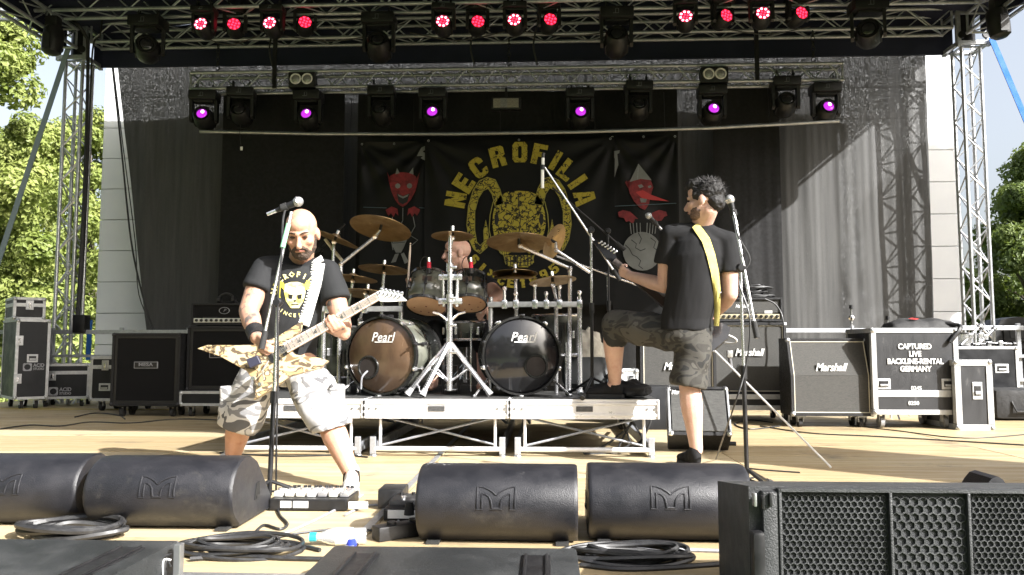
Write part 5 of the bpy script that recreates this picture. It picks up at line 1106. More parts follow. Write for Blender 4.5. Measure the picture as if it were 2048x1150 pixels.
b = MB(); b.box((at(1290, 760, 7.4).x, 7.45, .2), (.5, .3, .4), b=.01); tag(b.build('storage_trunk', LAMIN, None, True), 'plain black trunk on the floor right behind the riser', 'trunk')
rnd = random.Random(2)
for i in range(5):
    x = at(1240 + i * 14, 860, 5.7).x; pts = [(x + rnd.uniform(-.05, .05), 5.7 + .05 * i, RZ - .15), (x + rnd.uniform(-.1, .1), 5.68 + .05 * i, .22), (x + rnd.uniform(-.12, .1), 5.66 + .05 * i, .06), (x + rnd.uniform(-.3, .1), 5.6 + .05 * i, .008), (x + rnd.uniform(-.4, .2), 5.7, .008)]
    cable(pts, .008, 'black cable dangling under the right riser deck, %s of five' % ('first', 'second', 'third', 'fourth', 'last')[i], group='cables under the riser')
# ================================================================ stage front
MONM = mat('textured monitor paint', (.012, .0125, .0155), .42, 0, (.017, .017, .0205), 12, .22, 260)
scuff(MONM, (.05, .05, .05), 16, .66, .72, (1, 1, 1), 7); scuff(MONM, (.07, .065, .055), 3, .6, .85)
SHD = bpy.data.materials['black print']
def monitor(label, M):
    o = thing('stage_monitor', label, 'monitor', None, 'stage monitors'); w = .62
    # side outline in (y, z): rounded back towards the audience, sloping baffle towards the stage
    prof = [(.10, .0)] + [(.16 - .16 * math.cos(a), .165 + .165 * math.sin(a)) for a in [R(-62 + i * 15.5) for i in range(11)]] + [(.22, .325), (.30, .285), (.50, .06), (.50, .0)]
    nS = len(prof); vs = []; fs = []; secs = [(-w / 2, .9), (-w / 2 + .006, .965), (-w / 2 + .016, 1), (w / 2 - .016, 1), (w / 2 - .006, .965), (w / 2, .9)]; cy, cz = .22, .15
    for x, k in secs: vs += [(x, cy + (y - cy) * (1 - (1 - k) * .35), cz + (z - cz) * (1 - (1 - k) * .35)) for y, z in prof]
    for s in range(len(secs) - 1):
        for i in range(nS): a = s * nS + i; e = s * nS + (i + 1) % nS; fs.append((a, a + nS, e + nS, e))
    fs += [list(range(nS)), list(range((len(secs) - 1) * nS, len(secs) * nS))[::-1]]
    b = MB(); b.add(vs, fs); b.build('enclosure', MONM, o, True, 35)
    b = MB(); a = math.atan2(.225, .2); b.box((0, 0, 0), (w - .06, .27, .012), Matrix.Translation((0, .402, .178)) @ Matrix.Rotation(-a, 4, 'X')); b.build('grille', BLKM, o)
    # engraved M: outline ribbons that follow the round back
    def onback(u, v):       # u across, v height
        t = max(-1, min(1, (v - .165) / .165)); c = math.sqrt(1 - t * t); return V((u, .16 - .16 * c - .0005, v)), V((0, -c, t))
    def groove(P, wd=.0075):
        b = MB(); pts = []
        for i in range(len(P) - 1):
            for k in range(5): pts.append((P[i][0] + (P[i + 1][0] - P[i][0]) * k / 5, P[i][1] + (P[i + 1][1] - P[i][1]) * k / 5))
        pts.append(P[-1]); b.tube([onback(u, v)[0] for u, v in pts], wd * .5, 6); b.build('logo_groove', MONM, o, True)
    z0, z1 = .165, .255
    def arc(sx): return [(sx * (.072 - .072 * math.sin(t)), z1 - .024 * (1 - math.cos(t)) * 1.0 - .002) for t in [R(90) * i / 6 for i in range(7)]]
    for sx in (-1, 1):
        groove([(sx * .072, z0), (sx * .072, z1)] ); groove([(sx * .072, z1), (sx * .05, z1 - .003), (sx * .03, z1 - .011), (sx * .012, z1 - .022), (0, z1 - .034)])
        groove([(sx * .054, z0), (sx * .054, z1 - .028), (sx * .04, z1 - .031), (sx * .028, z1 - .04), (sx * .02, z1 - .055), (sx * .015, z0)]); groove([(sx * .076, z0 - .006), (sx * .05, z0 - .006)], .004)
    groove([(-.015, z0), (.015, z0)]); groove([(-.022, z0 - .006), (.022, z0 - .006)], .004)
    for sx in (-1, 1):
        b = MB(); q_ = MB(); q_.prism([(-.035, -.04), (.035, -.04), (.02, .045), (-.012, .04)], frame(V((sx * (w / 2 + .002) - .002, .30, .13)), V((0, 1, 0)), V((0, 0, 1)), V((1, 0, 0))), .004); q_.build('handle_recess', SHD, o)
        q_ = MB(); q_.box((sx * (w / 2 + .003), .305, .1), (.008, .05, .018), b=.003); q_.build('grip', BLKM, o)
    for sx in (-1, 1): b = MB(); b.box((sx * .25, .1, -.004), (.05, .1, .012)); b.build('foot', RUB, o)
    place(o, M @ Matrix.Diagonal((1, 1, .855, 1))); return o
def mon_at(px, Yb, rz): q = at(px, 1000, Yb); return loc(q.x, Yb, .010, 0, 0, rz)
monitor('stage monitor cut off by the left frame edge', mon_at(0, 3.2, 2)); monitor('stage monitor in front of the camouflage shorts guitarist', mon_at(312, 3.16, 1))
monitor('stage monitor at the centre in front of the drum riser', mon_at(992, 2.98, -1)); monitor('stage monitor in front of the guitarist with the yellow strap', mon_at(1342, 3.02, -1))
q = at(2010, 950, 3.45); o = thing('small_wedge', 'small rounded black wedge peeking over the honeycomb loudspeaker', 'wedge', (at(1993, 950, 2.72).x, 2.78, 0)); b = MB()
b.prism([(-.16, 0), (-.12, .12), (-.065, .24), (-.035, .295), (-.015, .318), (.005, .324), (.02, .315), (.035, .29), (.06, .2), (.08, 0)], frame(V((at(1993, 950, 2.72).x, 2.86, 0)), V((1, 0, 0)), V((0, 0, 1)), V((0, -1, 0))), .14); b.build('shell', MONM, o, True, 30)
b = MB(); b.box((at(1993, 950, 2.72).x - .03, 2.712, .1), (.08, .012, .1), b=.004); b.build('front_panel', BLKM, o)
# subwoofers in front of the stage
SUBM = mat('scuffed black box paint', (.018, .02, .021), .5, 0, (.045, .047, .048), 5, .3, 200, lo=.45, hi=.8)
def sub(label, x0, x1, y0, y1, zt, strips):
    o = thing('subwoofer', label, 'loudspeaker', ((x0 + x1) / 2, (y0 + y1) / 2, -1.15), 'front subwoofers'); b = MB(); b.box(((x0 + x1) / 2, (y0 + y1) / 2, (zt - 1.15) / 2), (x1 - x0, y1 - y0, zt + 1.15), b=.012); b.build('enclosure', SUBM, o, True)
    for sx in strips:
        b = MB(); b.box((sx, (y0 + y1) / 2 - .03, zt + .001), (.09, y1 - y0 - .16, .006), b=.003); p = b.build('skid_rail', BLK, o)
        for e in (-1, 1): b = MB(); b.box((sx + e * .032, (y0 + y1) / 2 - .03, zt + .007), (.01, y1 - y0 - .17, .008), b=.003); b.build('ridge', BLK, p)
    for e in (x0 + .03, x1 - .03): b = MB(); b.box((e, y1 + .006, zt - .03), (.045, .02, .05), b=.005); b.build('corner_bracket', STEEL, o)
    b = MB(); b.box(((x0 + x1) / 2, y0 - .006, (zt - 1.15) / 2), (x1 - x0 - .08, .012, zt + 1.05)); b.build('front_grille', BLKM, o)
SY = 2.5
a, c = fl(668, 1090, .11), fl(1128, 1090, .11); sub('black subwoofer with two skid rails in front of the stage centre', a.x, c.x + .04, a.y - .85, a.y, .11, (a.x + .13, c.x - .09))
c = fl(358, 1080, .12); sub('black subwoofer at the bottom left corner in front of the stage', c.x - 1.15, c.x, c.y - .85, c.y, .12, (c.x - .1,))
q = at(364, 1088, 2.52); o = thing('steel_bracket', 'upright steel bracket with loose wires beside the left subwoofer', 'bracket', (q.x, 2.5, -.2)); b = MB(); b.box((q.x, 2.5, -.02), (.022, .03, .3), b=.003); b.build('post', STEEL, o)
for k in range(3): cable([(q.x - .02, 2.49, .1 - .02 * k), (q.x - .05 + .01 * k, 2.48, .08), (q.x - .03, 2.47, .02), (q.x - .01, 2.47, -.08)], .003, None).build('wire', WHITE if k == 1 else CAB, o)
# ---- front fill loudspeaker with honeycomb grille
FILL = mat('dark line array paint', (.03, .031, .033), .5, 0, (.042, .044, .046), 14, .3, 220)
FY0 = 2.12; zt = .388; zb = -.16
xl = at(1500, 1000, FY0).x; xr = xl + 1.05; xb = at(1440, 1000, FY0 + .42).x
o = thing('front_fill_loudspeaker', 'wide black loudspeaker with honeycomb grille at the bottom right', 'loudspeaker', ((xl + xr) / 2, FY0 + .2, zb))
b = MB(); q8 = [(xl, FY0 + .012, zb), (xr, FY0 + .012, zb), (xr - .06, FY0 + .45, zb + .05), (xb, FY0 + .45, zb + .05), (xl, FY0 + .012, zt), (xr, FY0 + .012, zt), (xr - .06, FY0 + .45, zt - .06), (xb, FY0 + .45, zt - .06)]
b.add(q8, [(3, 2, 1, 0), (4, 5, 6, 7), (0, 1, 5, 4), (1, 2, 6, 5), (2, 3, 7, 6), (3, 0, 4, 7)]); b.build('enclosure', FILL, o)
gx0 = xl + .08; widths = ((gx0, gx0 + .275, .0165), (gx0 + .283, gx0 + .475, .024), (gx0 + .483, gx0 + .85, .0165))
FOAM = mat('dark foam', (.04, .042, .044), .9, 0, (.05, .052, .055), 90, .6, 400)
b = MB(); b.box(((gx0 + gx0 + .85) / 2, FY0 + .004, (zt + zb) / 2), (.86, .012, zt - zb - .02)); b.build('foam_layer', FOAM, o)
def hexgrill(x0, x1, z0, z1, pitch, Y, dep):
    b = MB(); R_ = pitch / math.sqrt(3); hin = .85; nrow = int((z1 - z0 - .004) / (R_ * 1.5)); ncol = int((x1 - x0 - .004) / pitch + .5); pitch = (x1 - x0 - .004) / ncol; R_ = pitch / math.sqrt(3); nrow = int((z1 - z0 - .004) / (R_ * 1.5))
    for r_ in range(nrow):
        for c_ in range(ncol - (r_ % 2)):
            cx = x0 + .002 + pitch * (c_ + .5 + .5 * (r_ % 2)); cz = z0 + .002 + R_ * (1 + 1.5 * r_); vs = []
            for (k, yy) in ((1, Y), (hin, Y), (hin * .94, Y + dep)):
                for i in range(6): a = math.pi / 6 + i * math.pi / 3; vs.append((cx + R_ * k * math.cos(a), yy, cz + R_ * k * math.sin(a)))
            fs = [(i, (i + 1) % 6, 6 + (i + 1) % 6, 6 + i) for i in range(6)] + [(6 + i, 6 + (i + 1) % 6, 12 + (i + 1) % 6, 12 + i) for i in range(6)]; b.add(vs, fs)
    return b
for (x0, x1, p) in widths: tag(hexgrill(x0, x1, zb + .01, zt - .012, p, FY0 - .008, .005).build('honeycomb_grille', FILL, o), None, None, kind='stuff')
for xx, ww in ((gx0 - .006, .008), (gx0 + .279, .008), (gx0 + .479, .008)): b = MB(); b.box((xx, FY0 - .006, (zt + zb) / 2), (ww, .026, zt - zb - .004), b=.003); b.build('grille_frame', FILL, o, True)
b = MB(); b.box((xl + .05, FY0 + .0, (zt + zb) / 2), (.04, .03, zt - zb - .02), b=.004); b.build('side_strip', FILL, o, True)
b = MB(); b.box((xl + .012, FY0 - .02, (zt + zb) / 2 - .05), (.032, .04, zt - zb - .12), b=.01); b.build('rigging_bar', BLKM, o, True)
for k in range(3): b = MB(); b.box((xl + .008 + k * .02, FY0 - .014, zt - .03 - .006 * (k % 2)), (.008, .024, .035), b=.003); b.build('rigging_latch', STEEL if k == 0 else BLKM, o, True)
b = MB(); b.box(((gx0 + gx0 + .85) / 2, FY0 - .006, zt - .005), (.86, .028, .008)); b.build('grille_frame', FILL, o)
for z in (.16, .03): b = MB(); b.box(((xl + xb) / 2 + .012, FY0 + .22, z), (.02, .06, .085), Matrix.Identity(4), b=.004); b.build('side_handle', BLKP, o)
b = MB(); b.box((xr - .5, FY0 + .3, (zb - 1.15) / 2 - .003), (1.3, .7, zb + 1.14), b=.01); tag(b.build('plinth_box', SUBM, None, True), 'black box carrying the honeycomb loudspeaker below the frame', 'box')
# ---- pedalboards
def pedalboard(label, x0, x1, Y, dp, n, seed, m2):
    o = thing('pedalboard', label, 'pedalboard', ((x0 + x1) / 2, Y + dp / 2, 0), 'pedalboards'); rnd = random.Random(seed); b = MB(); b.box(((x0 + x1) / 2, Y + dp / 2, .03), (x1 - x0, dp, .052), b=.006); b.build('board', BLKM, o)
    wdt = (x1 - x0) / n
    for i in range(n):
        cx = x0 + wdt * (i + .5); c = rnd.choice(m2); b = MB(); b.box((cx, Y + dp * .5, .069), (wdt * .82, dp * .6, .024), b=.006); p = b.build('pedal', c, o, True)
        b = MB(); b.cyl((cx, Y + dp * .32, .081), (cx, Y + dp * .32, .094), .011, n=10); b.build('foot_switch', CHROME, p, True)
        for k in (-1, 1): b = MB(); b.cyl((cx + k * wdt * .2, Y + dp * .68, .081), (cx + k * wdt * .2, Y + dp * .68, .091), .009, n=8); b.build('knob', BLK, p, True)
    return o
pm = [mat('white pedal', (.7, .7, .68), .35), mat('silver pedal', (.6, .6, .62), .3, .7), mat('cream pedal', (.6, .58, .5), .4)]
a, c = fl(538, 1022), fl(700, 1018); o = pedalboard('pedalboard with pale pedals on the floor at the guitarist mic stand', a.x, c.x, 3.62, .24, 7, 3, pm)
for (x, w_) in ((.08, .05), (.15, .07), (.42, .09)): b = MB(); b.box((a.x + x, 3.618, .032), (w_, .004, .03)); b.build('white_tape', WHITE, o)
a, c = fl(770, 1040), fl(860, 1040); o = pedalboard('short black pedalboard beside the centre monitor', a.x, a.x + .28, 3.42, .3, 2, 5, [BLK, BLKM]); b = MB(); b.box((a.x + .08, 3.417, .034), (.12, .004, .035)); b.build('white_lettering', WPRINT, o)
b = MB(); b.box((a.x - .02, 3.75, .05), (.12, .16, .09), b=.01); tag(b.build('volume_pedal', BLK, None, True), 'small black foot pedal behind the short pedalboard', 'pedal')
q = fl(800, 1088); o = thing('power_strip', 'black power strip on the floor at the left end of the centre monitor', 'power strip', q); b = MB(); b.box((0, 0, .03), (.07, .34, .055), loc(q.x + .03, q.y + .14, 0, 0, 0, -52), b=.006); b.build('housing', BLK, o, True)
for k in range(3): b = MB(); b.cyl(loc(q.x + .03, q.y + .14, 0, 0, 0, -52) @ V((0, -.1 + .1 * k, .057)), loc(q.x + .03, q.y + .14, 0, 0, 0, -52) @ V((0, -.1 + .1 * k, .068)), .02, n=12); b.build('socket', BLKM, o, True)
b = MB(); b.cyl((q.x + .0, q.y + .2, .069), (q.x + .0, q.y + .2, .12), .022, .016, n=10); b.build('plug', RUB, o, True)
# water bottle lying down
q = fl(660, 1092); o = thing('water_bottle', 'clear water bottle with turquoise cap lying among the cables', 'bottle', q); Mb = loc(q.x - .065, q.y, .033, 0, 90, 8)
PET = mat('clear plastic', (.9, .93, .95), .08); P_ = PET.node_tree.nodes['Principled BSDF']; P_.inputs['Transmission Weight'].default_value = .75; P_.inputs['IOR'].default_value = 1.2
b = MB(); b.lathe([(.001, .2), (.028, .2), (.032, .19), (.031, .16), (.0325, .15), (.031, .13), (.0325, .12), (.031, .1), (.0325, .085), (.03, .065), (.02, .035), (.014, .02), (.014, .004), (.001, .004)], Mb, 18); b.build('body', PET, o, True); b = MB(); b.cyl(Mb @ V((0, 0, -.014)), Mb @ V((0, 0, .012)), .017, n=14); b.build('cap', mat('turquoise cap', (.02, .38, .5), .4), o, True)
b = MB(); b.lathe([(.0332, .085), (.0332, .15)], Mb, 18); b.build('label_sleeve', WHITE, o, True)
q = fl(703, 1092); b = MB(); b.cyl((q.x, q.y, .001), (q.x, q.y, .03), .02, n=14); tag(b.build('bottle_cap', mat('blue cap', (.02, .04, .35), .4), None, True), 'small dark blue cap on the floor right of the water bottle', 'cap')
# ---- floor cables
def coil(label, px, py, rx, ry, turns, r, seed, m=None):
    q = fl(px, py); rnd = random.Random(seed); o = thing('cable_coil', label, 'cable', q, 'coiled cables')
    for t in range(turns):
        k = rnd.uniform(.62, 1.06); dx, dy = rnd.uniform(-.03, .03), rnd.uniform(-.02, .02); b = MB(); n = 26; z0 = r + t * r * .55
        pts = [(q.x + dx + rx * k * math.cos(2 * math.pi * i / n) * (1 + .06 * math.sin(3 * i / n * 6.28 + t)), q.y + dy + ry * k * math.sin(2 * math.pi * i / n), z0 + .008 * math.sin(2 * math.pi * i / n * 2 + t)) for i in range(n + 1)]
        b.tube(pts, r, 6); b.build('loop', m or CAB, o, True)
coil('black cable coil lying in front of the left monitors', 155, 1072, .2, .12, 7, .012, 1); coil('untidy cable coil right of the left subwoofer', 470, 1102, .22, .12, 8, .008, 2); coil('cable coil on the floor between centre subwoofer and honeycomb loudspeaker', 1255, 1122, .24, .1, 8, .009, 3)
fc = 'loose cables on the stage floor'
def fcab(px, r, label, m=None): cable([fl(x, y, r) for x, y in px], r, label, m, fc)
fcab([(355, 1088), (430, 1082), (520, 1086), (600, 1092), (640, 1100)], .008, 'black cable running right from the left subwoofer towards the bottle')
fcab([(380, 1118), (470, 1112), (560, 1116), (640, 1118), (700, 1120)], .009, 'thick black cable along the front stage edge')
fcab([(500, 1086), (560, 1070), (620, 1045), (680, 1015), (725, 990)], .006, 'cable running diagonally back from the cable coil across the floor', GPRINT)
fcab([(520, 1082), (600, 1066), (680, 1058), (760, 1062), (800, 1066)], .005, 'thin cable crossing the floor towards the power strip')
fcab([(690, 1030), (730, 1012), (770, 1012), (790, 1030), (805, 1060)], .006, 'pale cable arching from the floor to the power strip', GPRINT)
fcab([(548, 1000), (560, 1030), (575, 1048), (560, 1058), (530, 1050), (515, 1060), (500, 1078)], .006, 'microphone cable trailing from the left mic stand base')
fcab([(1150, 1095), (1220, 1092), (1300, 1098), (1380, 1100), (1440, 1102)], .008, 'cable running right under the front of the monitors', GPRINT)
fcab([(1160, 1130), (1240, 1138), (1330, 1136), (1440, 1128)], .009, 'thick black cable at the front edge beside the centre subwoofer')
fcab([(0, 858), (60, 850), (120, 852), (180, 844), (260, 846), (360, 838), (480, 842)], .007, 'black cable wandering over the floor in front of the left cabinets')
fcab([(150, 834), (190, 826), (235, 830), (250, 838)], .007, 'short black cable beside the left cabinet caster')
fcab([(440, 905), (560, 912), (680, 910), (735, 914)], .006, 'thin cable along the floor in front of the drum riser')
fcab([(1520, 852), (1620, 866), (1740, 872), (1880, 880), (2048, 890)], .006, 'thin dark cable across the sunlit floor at right'); fcab([(1700, 850), (1800, 862), (1930, 876), (2060, 868)], .005, 'second thin dark cable across the floor near the lettered case')
fcab([(1545, 845), (1500, 840), (1470, 848), (1500, 858), (1560, 852)], .007, 'cable loop on the floor under the right case base'); fcab([(1120, 790), (1160, 800), (1200, 792)], .006, 'short cable beside the right bass drum')
fcab([(1395, 1000), (1450, 945), (1470, 935), (1530, 940), (1600, 945)], .005, 'thin cable behind the right monitors')
# ================================================================ people
from mathutils.bvhtree import BVHTree
def skinm(n, a, c):
    return scuff(mat(n, a, .5, 0, c, 22, .25, 130, sss=.1, lo=.3, hi=.7), tuple(x * y for x, y in zip(a, (.8, .55, .5))), 9, .55, .85)
SKIN1 = skinm('warm skin', (.50, .27, .18), (.56, .32, .22)); SKIN2 = skinm('pale skin', (.52, .32, .25), (.58, .38, .30)); SKIN3 = skinm('tan skin', (.54, .31, .23), (.6, .37, .28))
TATT = mat('tattooed skin', (.46, .26, .18), .5, 0, (.12, .10, .09), 16, .1, 160, lo=.55, hi=.63, det=6)
BLKT = mat('black cotton', (.012, .012, .013), .85, 0, (.017, .017, .018), 5, .2, 300, spec=.2); GREYT = mat('faded black cotton', (.017, .0175, .019), .85, 0, (.024, .025, .026), 4, .2, 300, spec=.2)
CAMW = camo('white grey camouflage', ((.46, .455, .45), (.20, .20, .205), (.52, .51, .5), (.10, .10, .105)), 5.2, pos=(.0, .44, .53, .63)); CAMD = camo('dark camouflage', ((.016, .016, .015), (.048, .045, .038), (.027, .025, .021), (.066, .062, .054)), 6.5, pos=(.0, .44, .53, .61))
BEARD = mat('dark beard', (.035, .022, .015), .8, 0, (.10, .065, .045), 60, 1.0, 120); HAIR = mat('black hair', (.006, .005, .005), .7, 0, (.012, .010, .009), 40, .8, 60)
EYEM = mat('eye', (.05, .03, .02), .2); LIPM = mat('lips', (.36, .14, .11), .5)
def limb(b, P, r, n=14):
    P = [V(p) for p in P]
    for i, p in enumerate(P):
        b.sph(p, r[i], n=n)
        if i: b.cyl(P[i - 1], p, r[i - 1], r[i], n=n)
def loft(b, rings, n=28):            # rings: (centre, side vector, front vector)
    vs = []; fs = []
    for c, u, v in rings:
        for i in range(n): a = 2 * math.pi * i / n; vs.append(V(c) + V(u) * math.cos(a) + V(v) * math.sin(a))
    k = len(rings)
    for j in range(k - 1):
        for i in range(n): fs.append((j * n + i, j * n + (i + 1) % n, (j + 1) * n + (i + 1) % n, (j + 1) * n + i))
    fs += [list(range(n))[::-1], list(range((k - 1) * n, k * n))]
    b.add(vs, fs)
def solid(b, name, mats, parent, vox=.007, it=6, disp=None, mfun=None):
    me = bpy.data.meshes.new('tmp'); me.from_pydata(b.v, [], b.f); me.update()
    bm = bmesh.new(); bm.from_mesh(me); bmesh.ops.recalc_face_normals(bm, faces=bm.faces[:]); bm.to_mesh(me); bm.free()
    t = bpy.data.objects.new('tmp', me); col.objects.link(t)
    r = t.modifiers.new('r', 'REMESH'); r.mode = 'VOXEL'; r.voxel_size = vox
    if it: s = t.modifiers.new('s', 'SMOOTH'); s.factor = .5; s.iterations = it
    dg = bpy.context.evaluated_depsgraph_get(); m2 = bpy.data.meshes.new_from_object(t.evaluated_get(dg))
    bpy.data.objects.remove(t); bpy.data.meshes.remove(me); m2.name = name
    I = wm(parent).inverted(); m2.materials.clear()
    for mm in (mats if isinstance(mats, (list, tuple)) else [mats]): m2.materials.append(mm)
    if disp:
        N = [v.normal.copy() for v in m2.vertices]
        for v, nn in zip(m2.vertices, N): v.co += nn * disp(v.co)
    bv = BVHTree.FromPolygons([v.co.copy() for v in m2.vertices], [list(p.vertices) for p in m2.polygons])
    if mfun:
        for p in m2.polygons: p.material_index = mfun(p.center)
    m2.transform(I); m2.polygons.foreach_set('use_smooth', [True] * len(m2.polygons)); m2.update()
    o = bpy.data.objects.new(name, m2); col.objects.link(o)
    if parent: o.parent = parent; WM[o.name] = wm(parent)
    return o, bv
def folds(amp, sc_, seed, stretch=(1, 1, 1)):
    return lambda p: amp * (noise.noise(V((p.x * stretch[0], p.y * stretch[1], p.z * stretch[2])) * sc_ + V((seed, 0, 0))) + .3 * (abs(noise.noise(V((p.x * stretch[0], p.y * stretch[1], p.z * stretch[2])) * sc_ * 2.1 + V((0, seed, 0)))) - .2))
def onto(bv, px, py, lift):          # point of a surface straight behind a pixel
    d = ray(px, py).normalized(); h = bv.ray_cast(V((0, 0, CAMZ)), d)
    return (h[0] - d * lift) if h[0] is not None else None
def head(b, c, f, u, s, neck, nr=.058):
    f = f.normalized(); r = f.cross(u).normalized(); u = r.cross(f).normalized(); M = frame(c, r, f, u) @ Matrix.Diagonal((s, s, s, 1))
    for (p, rad) in (((0, -.018, .03), (.077, .098, .086)), ((0, .02, -.03), (.064, .072, .085)), ((0, .036, -.078), (.05, .052, .04)), ((-.04, .06, -.022), (.026, .026, .024)), ((.04, .06, -.022), (.026, .026, .024)),
                     ((-.078, -.012, -.012), (.012, .022, .033)), ((.078, -.012, -.012), (.012, .022, .033)), ((0, .05, .055), (.055, .045, .045))): b.sph(p, rad, M, n=18)
    q = MB(); limb(b, [M @ V((0, .092, .008)), M @ V((0, .108, -.022)), M @ V((0, .112, -.034))], [.009 * s, .013 * s, .0165 * s], 10)
    limb(b, [M @ V((-.038, .078, .022)), M @ V((0, .088, .02)), M @ V((.038, .078, .022))], [.013 * s] * 3, 10); limb(b, [M @ V((-.02, .084, -.064)), M @ V((0, .091, -.062)), M @ V((.02, .084, -.064))], [.009 * s] * 3, 8)
    limb(b, [neck, M @ V((0, -.025, -.06))], [nr * 1.12, nr], 16); return M
def facebits(M, s, root, brow=BEARD):
    for e in (-1, 1):
        b = MB(); b.sph((e * .03, .083, .004), (.014, .008, .007), M, 10); b.build('eye', EYEM, root, True)
        b = MB(); b.tube([M @ V((e * .012, .1005, .026)), M @ V((e * .03, .095, .031)), M @ V((e * .047, .082, .027))], [.0035 * s, .0045 * s, .003 * s], 6); b.build('eyebrow', brow, root, True)
    b = MB(); b.tube([M @ V((-.02, .0925, -.062)), M @ V((0, .101, -.061)), M @ V((.02, .0925, -.062))], [.003 * s, .0045 * s, .003 * s], 6); b.build('lips', LIPM, root, True)
def hand(b, w, fd, pn, side, s=1.0, curl=(50, 60, 40), spread=.0205, thumb=None):
    fd = fd.normalized(); pn = (pn - fd * pn.dot(fd)).normalized(); lat = fd.cross(pn) * side   # lat points to the thumb side
    for i in range(4):
        k = (1.5 - i) * spread * s; kn = w + fd * (.092 - .006 * abs(i - 1.2)) * s + lat * k
        limb(b, [w + lat * k * .55, kn], [.0155 * s, .0125 * s], 10); L = (.042, .047, .044, .035)[i] * s; p = kn; a = 0; seg = (L, L * .68, L * .52); q = [p]
        for j in range(3):
            a += R(curl[j] + (i - 1.5) * 3); d = fd * math.cos(a) + pn * math.sin(a); p = p + d * seg[j]; q.append(p)
        limb(b, q, [.0102 * s, .0095 * s, .0088 * s, .0075 * s], 10)
    tb = w + fd * .028 * s + lat * .026 * s; t = thumb or (fd * .55 + lat * .6 + pn * .55); t = t.normalized(); t2 = (t + fd * .5).normalized()
    limb(b, [w + fd * .015 * s, tb, tb + t * .042 * s, tb + t * .042 * s + t2 * .034 * s], [.017 * s, .0155 * s, .0115 * s, .0095 * s], 10)
def shoe(root, heel, fwd, s, m_up, m_sole, name='shoe', low=True):
    fwd = V((fwd.x, fwd.y, 0)).normalized(); M = frame(heel, fwd, V((-fwd.y, fwd.x, 0)), V((0, 0, 1))) @ Matrix.Diagonal((s, s, s, 1)); b = MB()
    for (p, r) in (((.04, 0, .06), (.05, .036, .055)), ((.1, 0, .06), (.075, .04, .05)), ((.17, 0, .048), (.075, .046, .036)), ((.22, 0, .042), (.055, .044, .03))): b.sph(p, r, M, 16)
    limb(b, [M @ V((.05, 0, .07)), M @ V((.045, 0, .105))], [.043 * s, .042 * s], 14)
    o, _ = solid(b, name, m_up, root, .006, 4)
    out = [(-.015, -.03), (0, -.038), (.08, -.036), (.16, -.046), (.23, -.044), (.27, -.024), (.28, 0), (.27, .024), (.23, .044), (.16, .046), (.08, .036), (0, .038), (-.015, .03)]
    b = MB(); b.prism(out, M, .028); b.build('sole', m_sole, o)
    for k in range(4): b = MB(); x = .12 + .022 * k; b.tube([M @ V((x, -.025, .088 - .012 * k)), M @ V((x, 0, .103 - .012 * k)), M @ V((x, .025, .088 - .012 * k))], .004 * s, 5); b.build('lace', m_sole if m_sole is not RUB else BLK, o)
    return o
def sleeve(b, a, c, r0, r1):
    b.sph(a, r0, n=16); b.cyl(a, c, r0, r1, n=18); d = (c - a).normalized(); b.cyl(c - d * .004, c + d * .012, r1, r1 * .97, n=18)
# ---------------------------------------------------------------- guitarist in white camouflage shorts
g1 = thing('person', 'bald bearded guitarist in black band shirt and white camouflage shorts', 'person', fl(590, 950))
Y = 4.5
RS, LS = at(530, 540, 4.5), at(656, 545, 4.52); NB = at(602, 522, 4.56); RE, RW = at(497, 622, 4.40), at(514, 676, 4.20); LE, LW = at(683, 640, 4.46), at(688, 668, 4.24)
RH, LH = at(530, 735, 4.60), at(606, 735, 4.54); RK, LK = at(481, 838, 4.62), at(655, 836, 4.34); RA, LA = at(464, 920, 4.86), at(703, 948, 4.17)
hc = at(603, 466, 4.40); hf = V((.14, -.86, -.42)); hu = V((.02, -.42, .88)); b = MB(); HM1 = head(b, hc, hf, hu, 1.16, NB, .066)
pelv = (RH + LH) / 2; ches = (RS + LS) / 2
loft(b, [(pelv, V((.15, 0, 0)), V((0, .11, 0))), (pelv.lerp(ches, .5), V((.155, 0, 0)), V((0, .12, 0))), (pelv.lerp(ches, .85), V((.165, 0, 0)), V((0, .115, 0))), (ches, V((.13, 0, 0)), V((0, .08, 0)))])
limb(b, [NB - V((0, 0, .07)), RS - V((0, 0, .02))], [.052, .05]); limb(b, [NB - V((0, 0, .07)), LS - V((0, 0, .02))], [.052, .05])
limb(b, [RS, RS.lerp(RE, .5), RE, RE.lerp(RW, .35), RW], [.05, .067, .055, .055, .036]); limb(b, [LS, LS.lerp(LE, .5), LE, LE.lerp(LW, .35), LW], [.05, .064, .054, .053, .036])
limb(b, [RH, RK, RK.lerp(RA, .35), RK.lerp(RA, .75), RA], [.1, .07, .074, .055, .043]); limb(b, [LH, LK, LK.lerp(LA, .35), LK.lerp(LA, .75), LA], [.1, .068, .072, .052, .042])
limb(b, [RA, RA + V((.02, -.1, -.03))], [.038, .03]); limb(b, [LA, LA + V((.02, -.08, -.04))], [.04, .03])
hand(b, RW, at(536, 712, 4.05) - RW, V((.5, .75, .1)), -1, 1.05, (35, 45, 30)); hand(b, LW, at(664, 646, 4.10) - LW, V((-.2, .9, .35)), 1, 1.05, (40, 60, 45))
arms = [(RS, RE), (RE, RW), (LS, LE), (LE, LW)]
def near(p, segs, d):
    for a, c in segs:
        t = max(0, min(1, (p - a).dot(c - a) / (c - a).length_squared))
        if (p - a.lerp(c, t)).length < d: return True
    return False
solid(b, 'body', [SKIN1, TATT], g1, .006, 4, None, lambda p: 1 if (near(p, arms, .085) and p.z < RS.z - .08) else 0)
facebits(HM1, 1.16, g1)
b = MB()
